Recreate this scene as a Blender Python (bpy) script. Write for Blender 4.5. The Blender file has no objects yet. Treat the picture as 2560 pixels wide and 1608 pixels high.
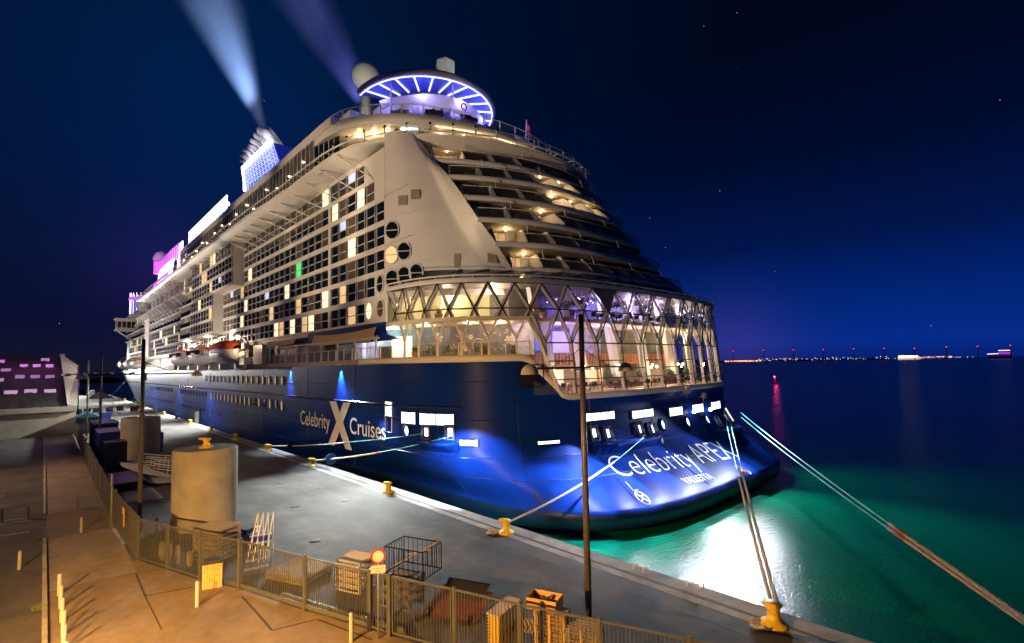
import bpy, bmesh, math, random
from mathutils import Vector, Matrix
random.seed(7)
R = math.radians
scene = bpy.context.scene
col = scene.collection

# ------------------------------------------------------------------ camera
# world: +Y runs along the quay towards the bow, +X out to sea, z = 0 quay level, water at -3
F_PX, CX, CY, YAW, PITCH, ROLL = 1265.0, 1280.0, 840.0, R(42.731), R(3.3136), R(1.0484)
CAMP = Vector((0, 0, 11))
_f = Vector((math.sin(YAW)*math.cos(PITCH), math.cos(YAW)*math.cos(PITCH), math.sin(PITCH)))
_r0 = Vector((math.cos(YAW), -math.sin(YAW), 0)); _u0 = _r0.cross(_f)
_r = math.cos(ROLL)*_r0 - math.sin(ROLL)*_u0; _u = math.sin(ROLL)*_r0 + math.cos(ROLL)*_u0
cam = bpy.data.cameras.new("camera"); camo = bpy.data.objects.new("camera", cam); col.objects.link(camo)
camo.matrix_world = Matrix(((_r.x, _u.x, -_f.x, 0), (_r.y, _u.y, -_f.y, 0), (_r.z, _u.z, -_f.z, 11), (0, 0, 0, 1)))
cam.sensor_width = 36; cam.lens = F_PX/2560*36; cam.shift_y = 36/2560
cam.clip_start = .3; cam.clip_end = 30000
scene.camera = camo

# ------------------------------------------------------------------ world, exposure
w = bpy.data.worlds.new("World"); scene.world = w; w.use_nodes = True
nt = w.node_tree; nt.nodes.clear()
def N(t, **k):
    n = nt.nodes.new(t)
    for a, b in k.items(): setattr(n, a, b)
    return n
def L(a, b): nt.links.new(a, b)
tc = N('ShaderNodeTexCoord'); sep = N('ShaderNodeSeparateXYZ'); L(tc.outputs['Generated'], sep.inputs[0])
def ramp(src, stops):
    r = N('ShaderNodeValToRGB'); L(src, r.inputs[0])
    e = r.color_ramp.elements
    while len(e) < len(stops): e.new(.5)
    for i, (p, c) in enumerate(stops): e[i].position = p; e[i].color = (*c, 1)
    return r.outputs[0]
rt = ramp(sep.outputs['Z'], [(0, (.002, .014, .17)), (.03, (.002, .024, .25)), (.09, (.0004, .019, .19)), (.2, (.0003, .0075, .07)), (.34, (.0001, .0035, .024)), (.5, (.0001, .0022, .012))])
lf = ramp(sep.outputs['Z'], [(0, (.006, .008, .022)), (.08, (.003, .004, .025)), (.3, (.0006, .006, .034)), (.5, (.0002, .0070, .032)), (1, (.0002, .005, .022))])
dt = N('ShaderNodeVectorMath', operation='DOT_PRODUCT'); L(tc.outputs['Generated'], dt.inputs[0]); dt.inputs[1].default_value = tuple(_r0)
mr = N('ShaderNodeMapRange'); L(dt.outputs['Value'], mr.inputs[0]); mr.inputs[1].default_value = -.35; mr.inputs[2].default_value = .35
mx = N('ShaderNodeMix', data_type='RGBA'); L(mr.outputs[0], mx.inputs[0]); L(lf, mx.inputs[6]); L(rt, mx.inputs[7])
def ray(x, y): return (_f + _r*((x-CX)/F_PX) + _u*((CY-y)/F_PX))
def lobe(px, py, power, c, prev):
    d = N('ShaderNodeVectorMath', operation='DOT_PRODUCT'); L(tc.outputs['Generated'], d.inputs[0]); d.inputs[1].default_value = tuple(ray(px, py).normalized())
    m0 = N('ShaderNodeMath', operation='MAXIMUM'); L(d.outputs['Value'], m0.inputs[0]); m0.inputs[1].default_value = 0
    m = N('ShaderNodeMath', operation='POWER'); L(m0.outputs[0], m.inputs[0]); m.inputs[1].default_value = power
    s = N('ShaderNodeMix', data_type='RGBA', blend_type='ADD'); L(m.outputs[0], s.inputs[0]); L(prev, s.inputs[6]); s.inputs[7].default_value = (*c, 1)
    return s.outputs[2]
sky = lobe(395, 660, 260, (.007, .002, .030), mx.outputs[2])      # city and ship glow in the night air
sky = lobe(1830, 885, 260, (.022, .008, .004), sky)
sky = lobe(560, 330, 30, (.0, .006, .035), sky)
vo = N('ShaderNodeTexVoronoi'); L(tc.outputs['Generated'], vo.inputs['Vector']); vo.inputs['Scale'].default_value = 26
lt = N('ShaderNodeMath', operation='LESS_THAN'); L(vo.outputs['Distance'], lt.inputs[0]); lt.inputs[1].default_value = .016
st = N('ShaderNodeMix', data_type='RGBA', blend_type='ADD'); L(lt.outputs[0], st.inputs[0]); L(sky, st.inputs[6]); st.inputs[7].default_value = (.35, .4, .5, 1)
bg = N('ShaderNodeBackground'); L(st.outputs[2], bg.inputs[0]); bg.inputs[1].default_value = 1.0
wo = N('ShaderNodeOutputWorld'); L(bg.outputs[0], wo.inputs[0])
scene.view_settings.view_transform = 'Standard'; scene.view_settings.look = 'None'
scene.view_settings.exposure = 0; scene.view_settings.gamma = 1
scene.cycles.sample_clamp_indirect = 4.0
scene.cycles.max_bounces = 6
scene.cycles.volume_bounces = 0

def lamp(name, kind, loc, energy, color, target=None, size=.5, spot=60, blend=.5, sy=None):
    l = bpy.data.lights.new(name, kind); l.energy = energy; l.color = color
    if kind == 'SPOT': l.spot_size = R(spot); l.spot_blend = blend; l.shadow_soft_size = size
    elif kind == 'POINT': l.shadow_soft_size = size
    elif kind == 'AREA':
        l.size = size
        if sy: l.shape = 'RECTANGLE'; l.size_y = sy
    o = bpy.data.objects.new(name, l); col.objects.link(o); o.location = loc
    if target is not None:
        o.rotation_euler = (Vector(target)-Vector(loc)).to_track_quat('-Z', 'Y').to_euler()
    return o
SODIUM = (1, .51, .14); WARM = (1, .66, .36); WARMW = (1, .80, .58); COOL = (.82, .92, 1); VIO = (.36, .24, 1); WHITE = (1, 1, 1)
# street lamps outside the left edge of the picture: their shadows lie across the pavement
lamp('street_light', 'SPOT', (-10, 14, 10), 60000, SODIUM, (4.5, 21.5, -3), .04, 104, .5)
lamp('street_light', 'SPOT', (-6, 11, 9), 62000, SODIUM, (-2, 18, 0), .08, 80, .9)
lamp('street_light', 'SPOT', (-16, 75, 16), 16000, (1, .6, .32), (0, 66, 0), .4, 120, .8)
# terminal flood masts that light the ship's side
for ty, dy, e_, c_, zt, sp_ in ((42, -7, 175000, (1, .71, .44), 28, 21), (62, 0, 165000, (1, .72, .46), 30, 20), (84, 0, 150000, (1, .74, .50), 31, 20), (110, -6, 150000, (1, .76, .54), 28, 20), (136, -10, 130000, (1, .78, .6), 26, 20), (164, -14, 120000, (1, .79, .62), 25, 20), (196, -18, 92000, (1, .8, .66), 25, 22), (232, -20, 100000, (1, .8, .68), 24, 23)):
    lamp('flood_light', 'SPOT', (-55, ty+dy, 13), e_, c_, (25, ty, zt), .8, sp_, .55)
lamp('flood_light', 'SPOT', (-40, 100, 16), 60000, (1, .80, .66), (23, 118, 13), .8, 42, .7)
lamp('flood_light', 'SPOT', (-30, 190, 16), 90000, (.95, .85, .85), (23, 190, 9), .8, 66, .7)
# deck flood lights that throw white pools on the quay
lamp('quay_flood', 'SPOT', (24.4, 58, 11.2), 34000, (.93, 1, .95), (18, 47, 0), .3, 74, .9)
lamp('quay_flood', 'SPOT', (24.4, 48, 6), 11000, (.93, 1, .97), (20.5, 38, 0), .3, 85, 1)
for yy in (118, 150, 190, 235): lamp('quay_flood', 'SPOT', (23.6, yy, 11.6), 60000, (.96, 1, .9), (14, yy, 0), .3, 125, .9)
lamp('quay_flood', 'SPOT', (6, 330, 14), 160000, (1, 1, .9), (12, 290, 0), .3, 120, .9)

# ------------------------------------------------------------------ materials
MATS = {}
def mat(name, c, rough=.5, metal=0, emit=None, es=0, alpha=1, noise=0, nscale=3, bump=0, bscale=40, spec=.5, trans=0, c2=None, stretch=None, ior=None):
    if name in MATS: return MATS[name]
    m = bpy.data.materials.new(name); m.use_nodes = True; t = m.node_tree
    b = t.nodes['Principled BSDF']; b.inputs['Base Color'].default_value = (*c, 1)
    b.inputs['Roughness'].default_value = rough; b.inputs['Metallic'].default_value = metal
    b.inputs['Specular IOR Level'].default_value = spec
    if ior: b.inputs['IOR'].default_value = ior
    if trans: b.inputs['Transmission Weight'].default_value = trans
    if alpha < 1: b.inputs['Alpha'].default_value = alpha
    if emit: b.inputs['Emission Color'].default_value = (*emit, 1); b.inputs['Emission Strength'].default_value = es
    co = None
    if noise or bump or c2:
        co = t.nodes.new('ShaderNodeTexCoord'); mp = t.nodes.new('ShaderNodeMapping'); t.links.new(co.outputs['Object'], mp.inputs[0])
        if stretch: mp.inputs['Scale'].default_value = stretch
    if noise or c2:
        n = t.nodes.new('ShaderNodeTexNoise'); n.inputs['Scale'].default_value = nscale; n.inputs['Detail'].default_value = 6; n.inputs['Roughness'].default_value = .62
        t.links.new(mp.outputs[0], n.inputs['Vector'])
        r = t.nodes.new('ShaderNodeValToRGB'); t.links.new(n.outputs[0], r.inputs[0])
        r.color_ramp.elements[0].position = .36; r.color_ramp.elements[1].position = .64
        d = c2 or tuple(x*(1-noise) for x in c); r.color_ramp.elements[0].color = (*d, 1)
        r.color_ramp.elements[1].color = (*(c if c2 else tuple(min(1, x*(1+noise)) for x in c)), 1)
        t.links.new(r.outputs[0], b.inputs['Base Color'])
    if bump:
        n2 = t.nodes.new('ShaderNodeTexNoise'); n2.inputs['Scale'].default_value = bscale; n2.inputs['Detail'].default_value = 4
        t.links.new(mp.outputs[0], n2.inputs['Vector'])
        bp = t.nodes.new('ShaderNodeBump'); bp.inputs['Strength'].default_value = bump; t.links.new(n2.outputs[0], bp.inputs['Height'])
        t.links.new(bp.outputs[0], b.inputs['Normal'])
    MATS[name] = m; return m
M = dict(
 hull=mat('hull_blue_paint', (.003, .024, .22), .36, bump=.12, bscale=.5, spec=.055, noise=.12, nscale=.25),
 boot=mat('dark_boot_top', (.004, .012, .05), .4, noise=.3, nscale=.5),
 white=mat('white_ship_paint', (.72, .70, .66), .42, noise=.05, nscale=.35),
 white2=mat('white_steel', (.74, .72, .70), .4),
 grey=mat('grey_steel', (.22, .21, .20), .5, noise=.2, nscale=6),
 dgrey=mat('dark_steel', (.025, .024, .024), .45),
 black=mat('black_frame', (.006, .006, .007), .4),
 pane=mat('dark_window_glass', (.006, .012, .014), .08, spec=.6),
 paneb=mat('curtained_window', (.10, .085, .06), .25, noise=.3, nscale=2, stretch=(1, 3, .3)),
 lit=mat('lit_window', (.8, .6, .35), .5, emit=(1, .66, .30), es=.7, c2=(.5, .35, .18), nscale=2, stretch=(1, 3, .3)),
 litw=mat('bright_lit_window', (.8, .75, .6), .5, emit=(1, .80, .50), es=1.25),
 litc=mat('cool_lit_window', (.5, .55, .8), .5, emit=(.55, .65, 1), es=.7),
 litg=mat('green_lit_window', (.1, .5, .2), .5, emit=(.05, .7, .22), es=.9),
 glass=mat('tinted_balustrade', (.03, .035, .03), .08, alpha=.55, spec=.5),
 clear=mat('clear_glass', (.6, .7, .8), .02, alpha=.10, spec=.5),
 glassd=mat('grey_facade_glass', (.10, .10, .085), .12, noise=.5, nscale=.8, stretch=(1, 4, .3), spec=.5),
 facade=mat('restaurant_glass', (.6, .65, .7), .03, alpha=.09, spec=.5),
 lamp=mat('lamp_glow', (1, .9, .7), .5, emit=(1, .78, .42), es=28),
 lampw=mat('white_lamp_glow', (1, 1, 1), .5, emit=(.95, .98, 1), es=14),
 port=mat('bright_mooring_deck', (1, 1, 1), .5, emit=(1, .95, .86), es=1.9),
 strip=mat('led_strip', (1, 1, 1), .5, emit=(.66, .62, 1), es=2.0),
 pink=mat('pink_neon', (1, .4, 1), .5, emit=(.70, .10, .9), es=.9),
 pinkw=mat('pink_white_screen', (1, .8, 1), .5, emit=(1, .75, 1), es=2.2),
 bluel=mat('blue_lit_glass', (.05, .1, .7), .2, emit=(.04, .10, .9), es=.9),
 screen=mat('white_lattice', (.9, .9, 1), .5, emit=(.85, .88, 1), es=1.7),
 orange=mat('orange_lifeboat_roof', (.75, .13, .02), .45, noise=.12, nscale=2),
 wood=mat('pallet_wood', (.42, .27, .12), .8, noise=.3, nscale=9, bump=.2, bscale=30),
 woodd=mat('dark_wood', (.14, .075, .03), .8, noise=.3, nscale=9),
 yellow=mat('yellow_bollard_paint', (.85, .62, .03), .42, c2=(.60, .40, .03), nscale=3, bump=.1, bscale=25),
 concrete=mat('cast_concrete', (.33, .30, .25), .85, c2=(.24, .215, .17), nscale=.55, bump=.15, bscale=18),
 galv=mat('galvanised_steel', (.30, .28, .24), .45, metal=.35, noise=.15, nscale=9),
 fence=mat('fence_paint', (.075, .075, .062), .5, noise=.15, nscale=7),
 rope=mat('mooring_rope', (.55, .50, .44), .9, noise=.35, nscale=14, bump=.6, bscale=60),
 ropeb=mat('blue_synthetic_rope', (.10, .50, .72), .6, noise=.2, nscale=20),
 ropep=mat('pink_rope_splice', (.36, .17, .16), .8, noise=.3, nscale=20),
 red=mat('red_paint', (.45, .03, .02), .5), redd=mat('red_steel_deck', (.13, .028, .018), .7, noise=.3, nscale=4),
 bluec=mat('blue_container', (.02, .03, .22), .5, noise=.2, nscale=3), teal=mat('teal_tarp', (.03, .12, .16), .6),
 green=mat('plant_leaves', (.06, .12, .02), .7, noise=.5, nscale=9), pot=mat('dark_planter', (.02, .018, .015), .6),
 terra=mat('terracotta_pot', (.45, .22, .10), .7), skin=mat('skin', (.45, .27, .18), .6),
 leather=mat('mauve_banquette', (.14, .06, .07), .6), chairm=mat('dark_chair', (.02, .017, .02), .5),
 cloth=mat('awning_fabric', (.55, .40, .26), .8), floor=mat('restaurant_floor', (.30, .20, .16), .6),
 yfoam=mat('yellow_honeycomb', (.62, .42, .05), .7), asphalt=None)

# ------------------------------------------------------------------ mesh builder
class MB:
    def __init__(s): s.v = []; s.f = []; s.m = []; s.mi = 0; s.sm = []
        
    def face(s, pts, mi=None, smooth=False):
        b = len(s.v); s.v += [tuple(p) for p in pts]; s.f.append(tuple(range(b, b+len(pts)))); s.m.append(s.mi if mi is None else mi); s.sm.append(smooth)
    def box(s, a, b, mi=None):
        x0, y0, z0 = a; x1, y1, z1 = b; k = len(s.v)
        s.v += [(x0,y0,z0),(x1,y0,z0),(x1,y1,z0),(x0,y1,z0),(x0,y0,z1),(x1,y0,z1),(x1,y1,z1),(x0,y1,z1)]
        for q in ((0,3,2,1),(4,5,6,7),(0,1,5,4),(1,2,6,5),(2,3,7,6),(3,0,4,7)):
            s.f.append(tuple(k+i for i in q)); s.m.append(s.mi if mi is None else mi); s.sm.append(False)
        return s
    def obox(s, c, u, hu, v, hv, h, mi=None):   # oriented box: centre, unit dirs u,v, half sizes, third half size h
        c = Vector(c); u = Vector(u).normalized()*hu; v = Vector(v).normalized()*hv; n = u.cross(v).normalized()*h; k = len(s.v)
        for a in (-1, 1):
            for p in ((-1,-1),(1,-1),(1,1),(-1,1)): s.v.append(tuple(c+u*p[0]+v*p[1]+n*a))
        for q in ((0,3,2,1),(4,5,6,7),(0,1,5,4),(1,2,6,5),(2,3,7,6),(3,0,4,7)):
            s.f.append(tuple(k+i for i in q)); s.m.append(s.mi if mi is None else mi); s.sm.append(False)
        return s
    def tube(s, pts, r, n=6, mi=None, cap=True, rs=None, closed=False):
        pts = [Vector(p) for p in pts]; k = len(s.v); m = len(pts); prev = None
        for i, p in enumerate(pts):
            if closed: t = pts[(i+1) % m]-pts[i-1]
            else: t = (pts[min(i+1, m-1)]-pts[max(i-1, 0)])
            t = t.normalized() if t.length > 1e-9 else Vector((0,0,1))
            a = prev if prev is not None else (Vector((0,0,1)) if abs(t.z) < .9 else Vector((1,0,0)))
            x = (a - t*a.dot(t)).normalized(); prev = x; y = t.cross(x); rr = rs[i] if rs else r
            for j in range(n):
                an = 2*math.pi*j/n; s.v.append(tuple(p+x*math.cos(an)*rr+y*math.sin(an)*rr))
        for i in range(m if closed else m-1):
            for j in range(n):
                i2 = (i+1) % m
                s.f.append((k+i*n+j, k+i*n+(j+1)%n, k+i2*n+(j+1)%n, k+i2*n+j)); s.m.append(s.mi if mi is None else mi); s.sm.append(n > 5)
        if cap and not closed:
            s.f.append(tuple(k+j for j in range(n))[::-1]); s.m.append(s.mi if mi is None else mi); s.sm.append(False)
            s.f.append(tuple(k+(m-1)*n+j for j in range(n))); s.m.append(s.mi if mi is None else mi); s.sm.append(False)
        return s
    def loft(s, rings, closed=False, mi=None, smooth=True):
        k = len(s.v); n = len(rings[0])
        for r in rings: s.v += [tuple(p) for p in r]
        for i in range(len(rings)-1):
            for j in range(n if closed else n-1):
                j2 = (j+1) % n
                s.f.append((k+i*n+j, k+i*n+j2, k+(i+1)*n+j2, k+(i+1)*n+j)); s.m.append(s.mi if mi is None else mi); s.sm.append(smooth)
        return s
    def lathe(s, prof, c=(0,0,0), n=20, mi=None, smooth=True):
        rings = [[(c[0]+r*math.cos(2*math.pi*j/n), c[1]+r*math.sin(2*math.pi*j/n), c[2]+z) for j in range(n)] for r, z in prof]
        return s.loft(rings, True, mi, smooth)
    def sphere(s, c, r, n=16, m=10, mi=None, sz=1, z0=-1, z1=1):
        prof = []
        a0, a1 = math.asin(z0), math.asin(z1)
        for i in range(m+1):
            a = a0+(a1-a0)*i/m; prof.append((max(r*math.cos(a), .001), r*sz*math.sin(a)))
        return s.lathe(prof, c, n, mi)
    def slab(s, poly, z0, z1, mi=None, mt=None):   # horizontal polygon with thickness
        s.face([(x, y, z1) for x, y in poly], mi if mt is None else mt); s.face([(x, y, z0) for x, y in poly][::-1], mi)
        n = len(poly)
        for i in range(n):
            a, b = poly[i], poly[(i+1) % n]; s.face([(a[0],a[1],z0),(b[0],b[1],z0),(b[0],b[1],z1),(a[0],a[1],z1)], mi)
        return s
    def band(s, cv, z0, z1, th=0, mi=None, smooth=True, z0b=None, z1b=None, inward=None):
        # vertical band along plan curve
        s.loft([[(x, y, z0) for x, y in cv], [(x, y, z1) for x, y in cv]], False, mi, smooth)
        if th:
            c2 = offset(cv, th)
            s.loft([[(x, y, z1) for x, y in cv], [(x, y, z1) for x, y in c2]], False, mi, False)
            s.loft([[(x, y, z1) for x, y in c2], [(x, y, z0) for x, y in c2]], False, mi, smooth)
            s.loft([[(x, y, z0) for x, y in c2], [(x, y, z0) for x, y in cv]], False, mi, False)
        return s
    def build(s, name, mats, parent=None, fix=True):
        me = bpy.data.meshes.new(name); me.from_pydata(s.v, [], s.f)
        for m in (mats if isinstance(mats, (list, tuple)) else [mats]): me.materials.append(m)
        me.polygons.foreach_set('material_index', s.m); me.polygons.foreach_set('use_smooth', s.sm); me.update()
        if fix:
            bm = bmesh.new(); bm.from_mesh(me); bmesh.ops.remove_doubles(bm, verts=bm.verts, dist=1e-5); bmesh.ops.recalc_face_normals(bm, faces=bm.faces); bm.to_mesh(me); bm.free()
        o = bpy.data.objects.new(name, me); col.objects.link(o)
        if parent is not None: attach(o, parent)
        return o
def attach(o, parent):
    o.parent = parent
    base = parent; off = Vector((0, 0, 0))
    if parent.get('_world', 0): o.location = Vector(o.location) - Vector(parent['_loc'])
def offset(cv, d):
    out = []
    for i, p in enumerate(cv):
        a = cv[max(i-1, 0)]; b = cv[min(i+1, len(cv)-1)]; dx, dy = b[0]-a[0], b[1]-a[1]; l = math.hypot(dx, dy) or 1
        out.append((p[0]-dy/l*d, p[1]+dx/l*d))
    return out
def catmull(P, step=.8):
    out = []
    for i in range(len(P)-1):
        p0 = P[max(i-1, 0)]; p1 = P[i]; p2 = P[i+1]; p3 = P[min(i+2, len(P)-1)]
        n = max(2, int(math.dist(p1, p2)/step))
        for k in range(n):
            t = k/n; t2 = t*t; t3 = t2*t
            out.append(tuple(.5*((2*b)+(-a+c)*t+(2*a-5*b+4*c-d)*t2+(-a+3*b-3*c+d)*t3) for a, b, c, d in zip(p0, p1, p2, p3)))
    out.append(tuple(P[-1])); return out
def resample(cv, n):
    S = [0]
    for i in range(1, len(cv)): S.append(S[-1]+math.dist(cv[i-1], cv[i]))
    out = []; j = 0
    for k in range(n):
        t = S[-1]*k/(n-1)
        while j < len(S)-2 and S[j+1] < t: j += 1
        u = (t-S[j])/max(S[j+1]-S[j], 1e-9); out.append(tuple(a+(b-a)*u for a, b in zip(cv[j], cv[j+1])))
    return out
def at_s(cv, s):
    t = 0
    for i in range(1, len(cv)):
        d = math.dist(cv[i-1], cv[i])
        if t+d >= s:
            u = (s-t)/d; p = tuple(a+(b-a)*u for a, b in zip(cv[i-1], cv[i])); tx, ty = (cv[i][0]-cv[i-1][0])/d, (cv[i][1]-cv[i-1][1])/d
            return p, (tx, ty)
        t += d
    d = math.dist(cv[-2], cv[-1]); return cv[-1], ((cv[-1][0]-cv[-2][0])/d, (cv[-1][1]-cv[-2][1])/d)
def length(cv): return sum(math.dist(a, b) for a, b in zip(cv, cv[1:]))
def s_of(cv, x, y):
    best = (1e9, 0); t = 0
    for i in range(1, len(cv)):
        d = math.dist(cv[i-1], cv[i]); m = math.dist(((cv[i-1][0]+cv[i][0])/2, (cv[i-1][1]+cv[i][1])/2), (x, y))
        if m < best[0]: best = (m, t+d/2)
        t += d
    return best[1]

def empty(name, loc, label=None, cat=None, group=None, rz=0, world=False):
    o = bpy.data.objects.new(name, None); col.objects.link(o); o.location = loc; o.rotation_euler = (0, 0, rz); o.empty_display_size = .3
    if world: o['_world'] = 1; o['_loc'] = list(loc)
    tag(o, label, cat, group); return o
def tag(o, label=None, cat=None, group=None, kind=None):
    if label: o['label'] = label
    if cat: o['category'] = cat
    if group: o['group'] = group
    if kind: o['kind'] = kind
    return o
def children(o): return [c for c in list(col.objects) if c.parent == o]
def copy_tree(o, parent=None, kids=None):
    c = o.copy(); col.objects.link(c); c.parent = parent
    for ch in children(o): copy_tree(ch, c)
    return c
# points on world planes seen along a sight line, used only to read real positions off
def hx(x, y, X): d = ray(x, y); return CAMP + d*((X-CAMP.x)/d.x)
def hz(x, y, Z): d = ray(x, y); return CAMP + d*((Z-CAMP.z)/d.z)
def hy(x, y, Y): d = ray(x, y); return CAMP + d*((Y-CAMP.y)/d.y)

# ================================================================== SETTING
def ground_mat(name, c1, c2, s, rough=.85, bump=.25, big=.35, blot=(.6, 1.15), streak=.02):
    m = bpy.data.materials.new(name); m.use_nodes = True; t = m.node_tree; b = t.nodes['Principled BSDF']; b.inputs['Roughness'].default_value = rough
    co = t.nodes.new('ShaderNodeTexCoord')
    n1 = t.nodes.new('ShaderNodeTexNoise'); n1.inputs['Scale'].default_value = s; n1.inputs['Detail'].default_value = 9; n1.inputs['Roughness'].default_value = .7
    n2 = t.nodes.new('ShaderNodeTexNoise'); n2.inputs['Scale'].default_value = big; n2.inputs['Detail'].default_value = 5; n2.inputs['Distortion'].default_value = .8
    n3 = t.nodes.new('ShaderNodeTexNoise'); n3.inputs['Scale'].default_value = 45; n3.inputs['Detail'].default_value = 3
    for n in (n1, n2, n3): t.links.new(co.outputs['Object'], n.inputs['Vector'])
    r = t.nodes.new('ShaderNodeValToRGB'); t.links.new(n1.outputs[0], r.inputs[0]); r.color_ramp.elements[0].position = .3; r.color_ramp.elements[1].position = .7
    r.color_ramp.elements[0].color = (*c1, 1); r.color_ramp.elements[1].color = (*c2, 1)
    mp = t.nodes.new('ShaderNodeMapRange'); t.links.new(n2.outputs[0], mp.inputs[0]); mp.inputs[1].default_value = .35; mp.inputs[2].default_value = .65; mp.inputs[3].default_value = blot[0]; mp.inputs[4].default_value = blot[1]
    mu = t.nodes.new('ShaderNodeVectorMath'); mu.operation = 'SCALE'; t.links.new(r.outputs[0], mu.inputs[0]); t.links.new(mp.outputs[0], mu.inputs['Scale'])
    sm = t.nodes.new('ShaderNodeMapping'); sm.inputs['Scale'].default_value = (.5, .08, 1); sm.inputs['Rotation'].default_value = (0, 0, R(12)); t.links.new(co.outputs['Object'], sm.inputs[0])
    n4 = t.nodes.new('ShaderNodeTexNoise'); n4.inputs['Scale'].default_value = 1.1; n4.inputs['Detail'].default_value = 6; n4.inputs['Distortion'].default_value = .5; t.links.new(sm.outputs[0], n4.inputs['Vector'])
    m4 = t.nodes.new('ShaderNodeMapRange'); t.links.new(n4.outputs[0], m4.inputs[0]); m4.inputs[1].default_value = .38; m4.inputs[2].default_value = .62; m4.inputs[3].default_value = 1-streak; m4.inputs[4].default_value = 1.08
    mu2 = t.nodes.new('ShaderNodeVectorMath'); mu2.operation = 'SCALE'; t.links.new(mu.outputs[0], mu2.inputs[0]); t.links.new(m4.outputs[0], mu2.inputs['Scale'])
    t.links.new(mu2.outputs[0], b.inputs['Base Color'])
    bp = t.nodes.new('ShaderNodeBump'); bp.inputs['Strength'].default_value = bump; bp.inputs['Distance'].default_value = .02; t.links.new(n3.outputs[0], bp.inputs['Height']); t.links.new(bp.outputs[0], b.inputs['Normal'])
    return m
M['asphalt'] = ground_mat('quay_asphalt', (.058, .054, .053), (.112, .104, .098), 1.3, .8, .35, .22, (.55, 1.2), .32)
M['road'] = ground_mat('road_asphalt', (.060, .052, .046), (.09, .078, .068), 2.5, .85, .3, .3)
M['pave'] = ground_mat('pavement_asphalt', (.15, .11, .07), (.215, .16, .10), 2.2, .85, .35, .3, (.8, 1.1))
M['slab'] = ground_mat('concrete_paving', (.20, .16, .125), (.28, .23, .18), 1.6, .85, .3, .35, (.8, 1.1))
M['cap'] = ground_mat('quay_cap_concrete', (.24, .23, .215), (.36, .345, .32), 1.1, .75, .2, .5)
M['capd'] = ground_mat('dark_quay_strip', (.050, .047, .046), (.085, .08, .078), 1.4, .75, .2, .4)
M['kerb'] = ground_mat('kerb_stone', (.30, .27, .2), (.42, .38, .3), 3, .8, .2, .6)

def struct(name, mb, m, kind='structure'):
    o = mb.build(name, m); o['kind'] = kind; return o
# water: one sheet to the horizon, slow-swell bump, turbid green body colour
wm = bpy.data.materials.new('harbour_water'); wm.use_nodes = True; t = wm.node_tree; b = t.nodes['Principled BSDF']
b.inputs['Roughness'].default_value = .24; b.inputs['IOR'].default_value = 1.33; b.inputs['Specular IOR Level'].default_value = .5
co = t.nodes.new('ShaderNodeTexCoord')
mpn = t.nodes.new('ShaderNodeMapping'); mpn.inputs['Rotation'].default_value = (0, 0, R(42)); mpn.inputs['Scale'].default_value = (1, 2.6, 1); t.links.new(co.outputs['Object'], mpn.inputs[0])
n1 = t.nodes.new('ShaderNodeTexNoise'); n1.inputs['Scale'].default_value = 2.2; n1.inputs['Detail'].default_value = 5; t.links.new(mpn.outputs[0], n1.inputs['Vector'])
n2 = t.nodes.new('ShaderNodeTexNoise'); n2.inputs['Scale'].default_value = .12; n2.inputs['Detail'].default_value = 3; t.links.new(co.outputs['Object'], n2.inputs['Vector'])
r = t.nodes.new('ShaderNodeValToRGB'); t.links.new(n2.outputs[0], r.inputs[0]); r.color_ramp.elements[0].color = (.0, .13, .06, 1); r.color_ramp.elements[1].color = (.0, .18, .12, 1)
t.links.new(r.outputs[0], b.inputs['Base Color'])
bp = t.nodes.new('ShaderNodeBump'); bp.inputs['Strength'].default_value = .32; bp.inputs['Distance'].default_value = .12; t.links.new(n1.outputs[0], bp.inputs['Height']); t.links.new(bp.outputs[0], b.inputs['Normal'])
mb = MB(); mb.face([(-9000, -9000, -3), (16000, -9000, -3), (16000, 16000, -3), (-9000, 16000, -3)]); struct('water', mb, wm)

mb = MB(); mb.box((-420, -120, -6), (23.9, 372, 0)); struct('quay', mb, M['asphalt'])
def sheet(name, x0, y0, x1, y1, m, z=.004): return struct(name, MB().box((x0, y0, -.05), (x1, y1, z)), m)
sheet('quay_edge_strip', 22.92, -100, 23.92, 372, M['cap'], .012)
sheet('quay_groove', 22.66, -100, 22.92, 372, M['capd'], .003)
sheet('quay_edge_strip', 22.13, -100, 22.66, 372, M['cap'], .012)
sheet('quay_dark_strip', 20.95, -100, 22.13, 372, M['capd'], .004)
mb = MB()
for y in range(-60, 370, 9): mb.box((20.96, y, -.02), (22.12, y+.03, .006))
for (x, y) in ((19.05, 47), (18.7, 41), (15.04, 42.3), (17.2, 52), (13, 33)): mb.lathe([(.36, -.02), (.36, .008), (.01, .008)], (x, y, 0), 18)
struct('manhole_covers', mb, M['capd'])
# landward side: road, kerb and pavement
sheet('road', -60, 6, .2, 300, M['road'], .004)
mb = MB().box((.2, 6, -.05), (.38, 46.4, .11)); mb.box((.2, 54.4, -.05), (.38, 121, .11)); struct('kerb', mb, M['kerb'])
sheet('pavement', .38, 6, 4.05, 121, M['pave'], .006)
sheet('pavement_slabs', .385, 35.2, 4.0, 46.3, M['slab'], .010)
sheet('pavement_slabs', .385, 54.5, 3.9, 121, M['slab'], .010)
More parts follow.
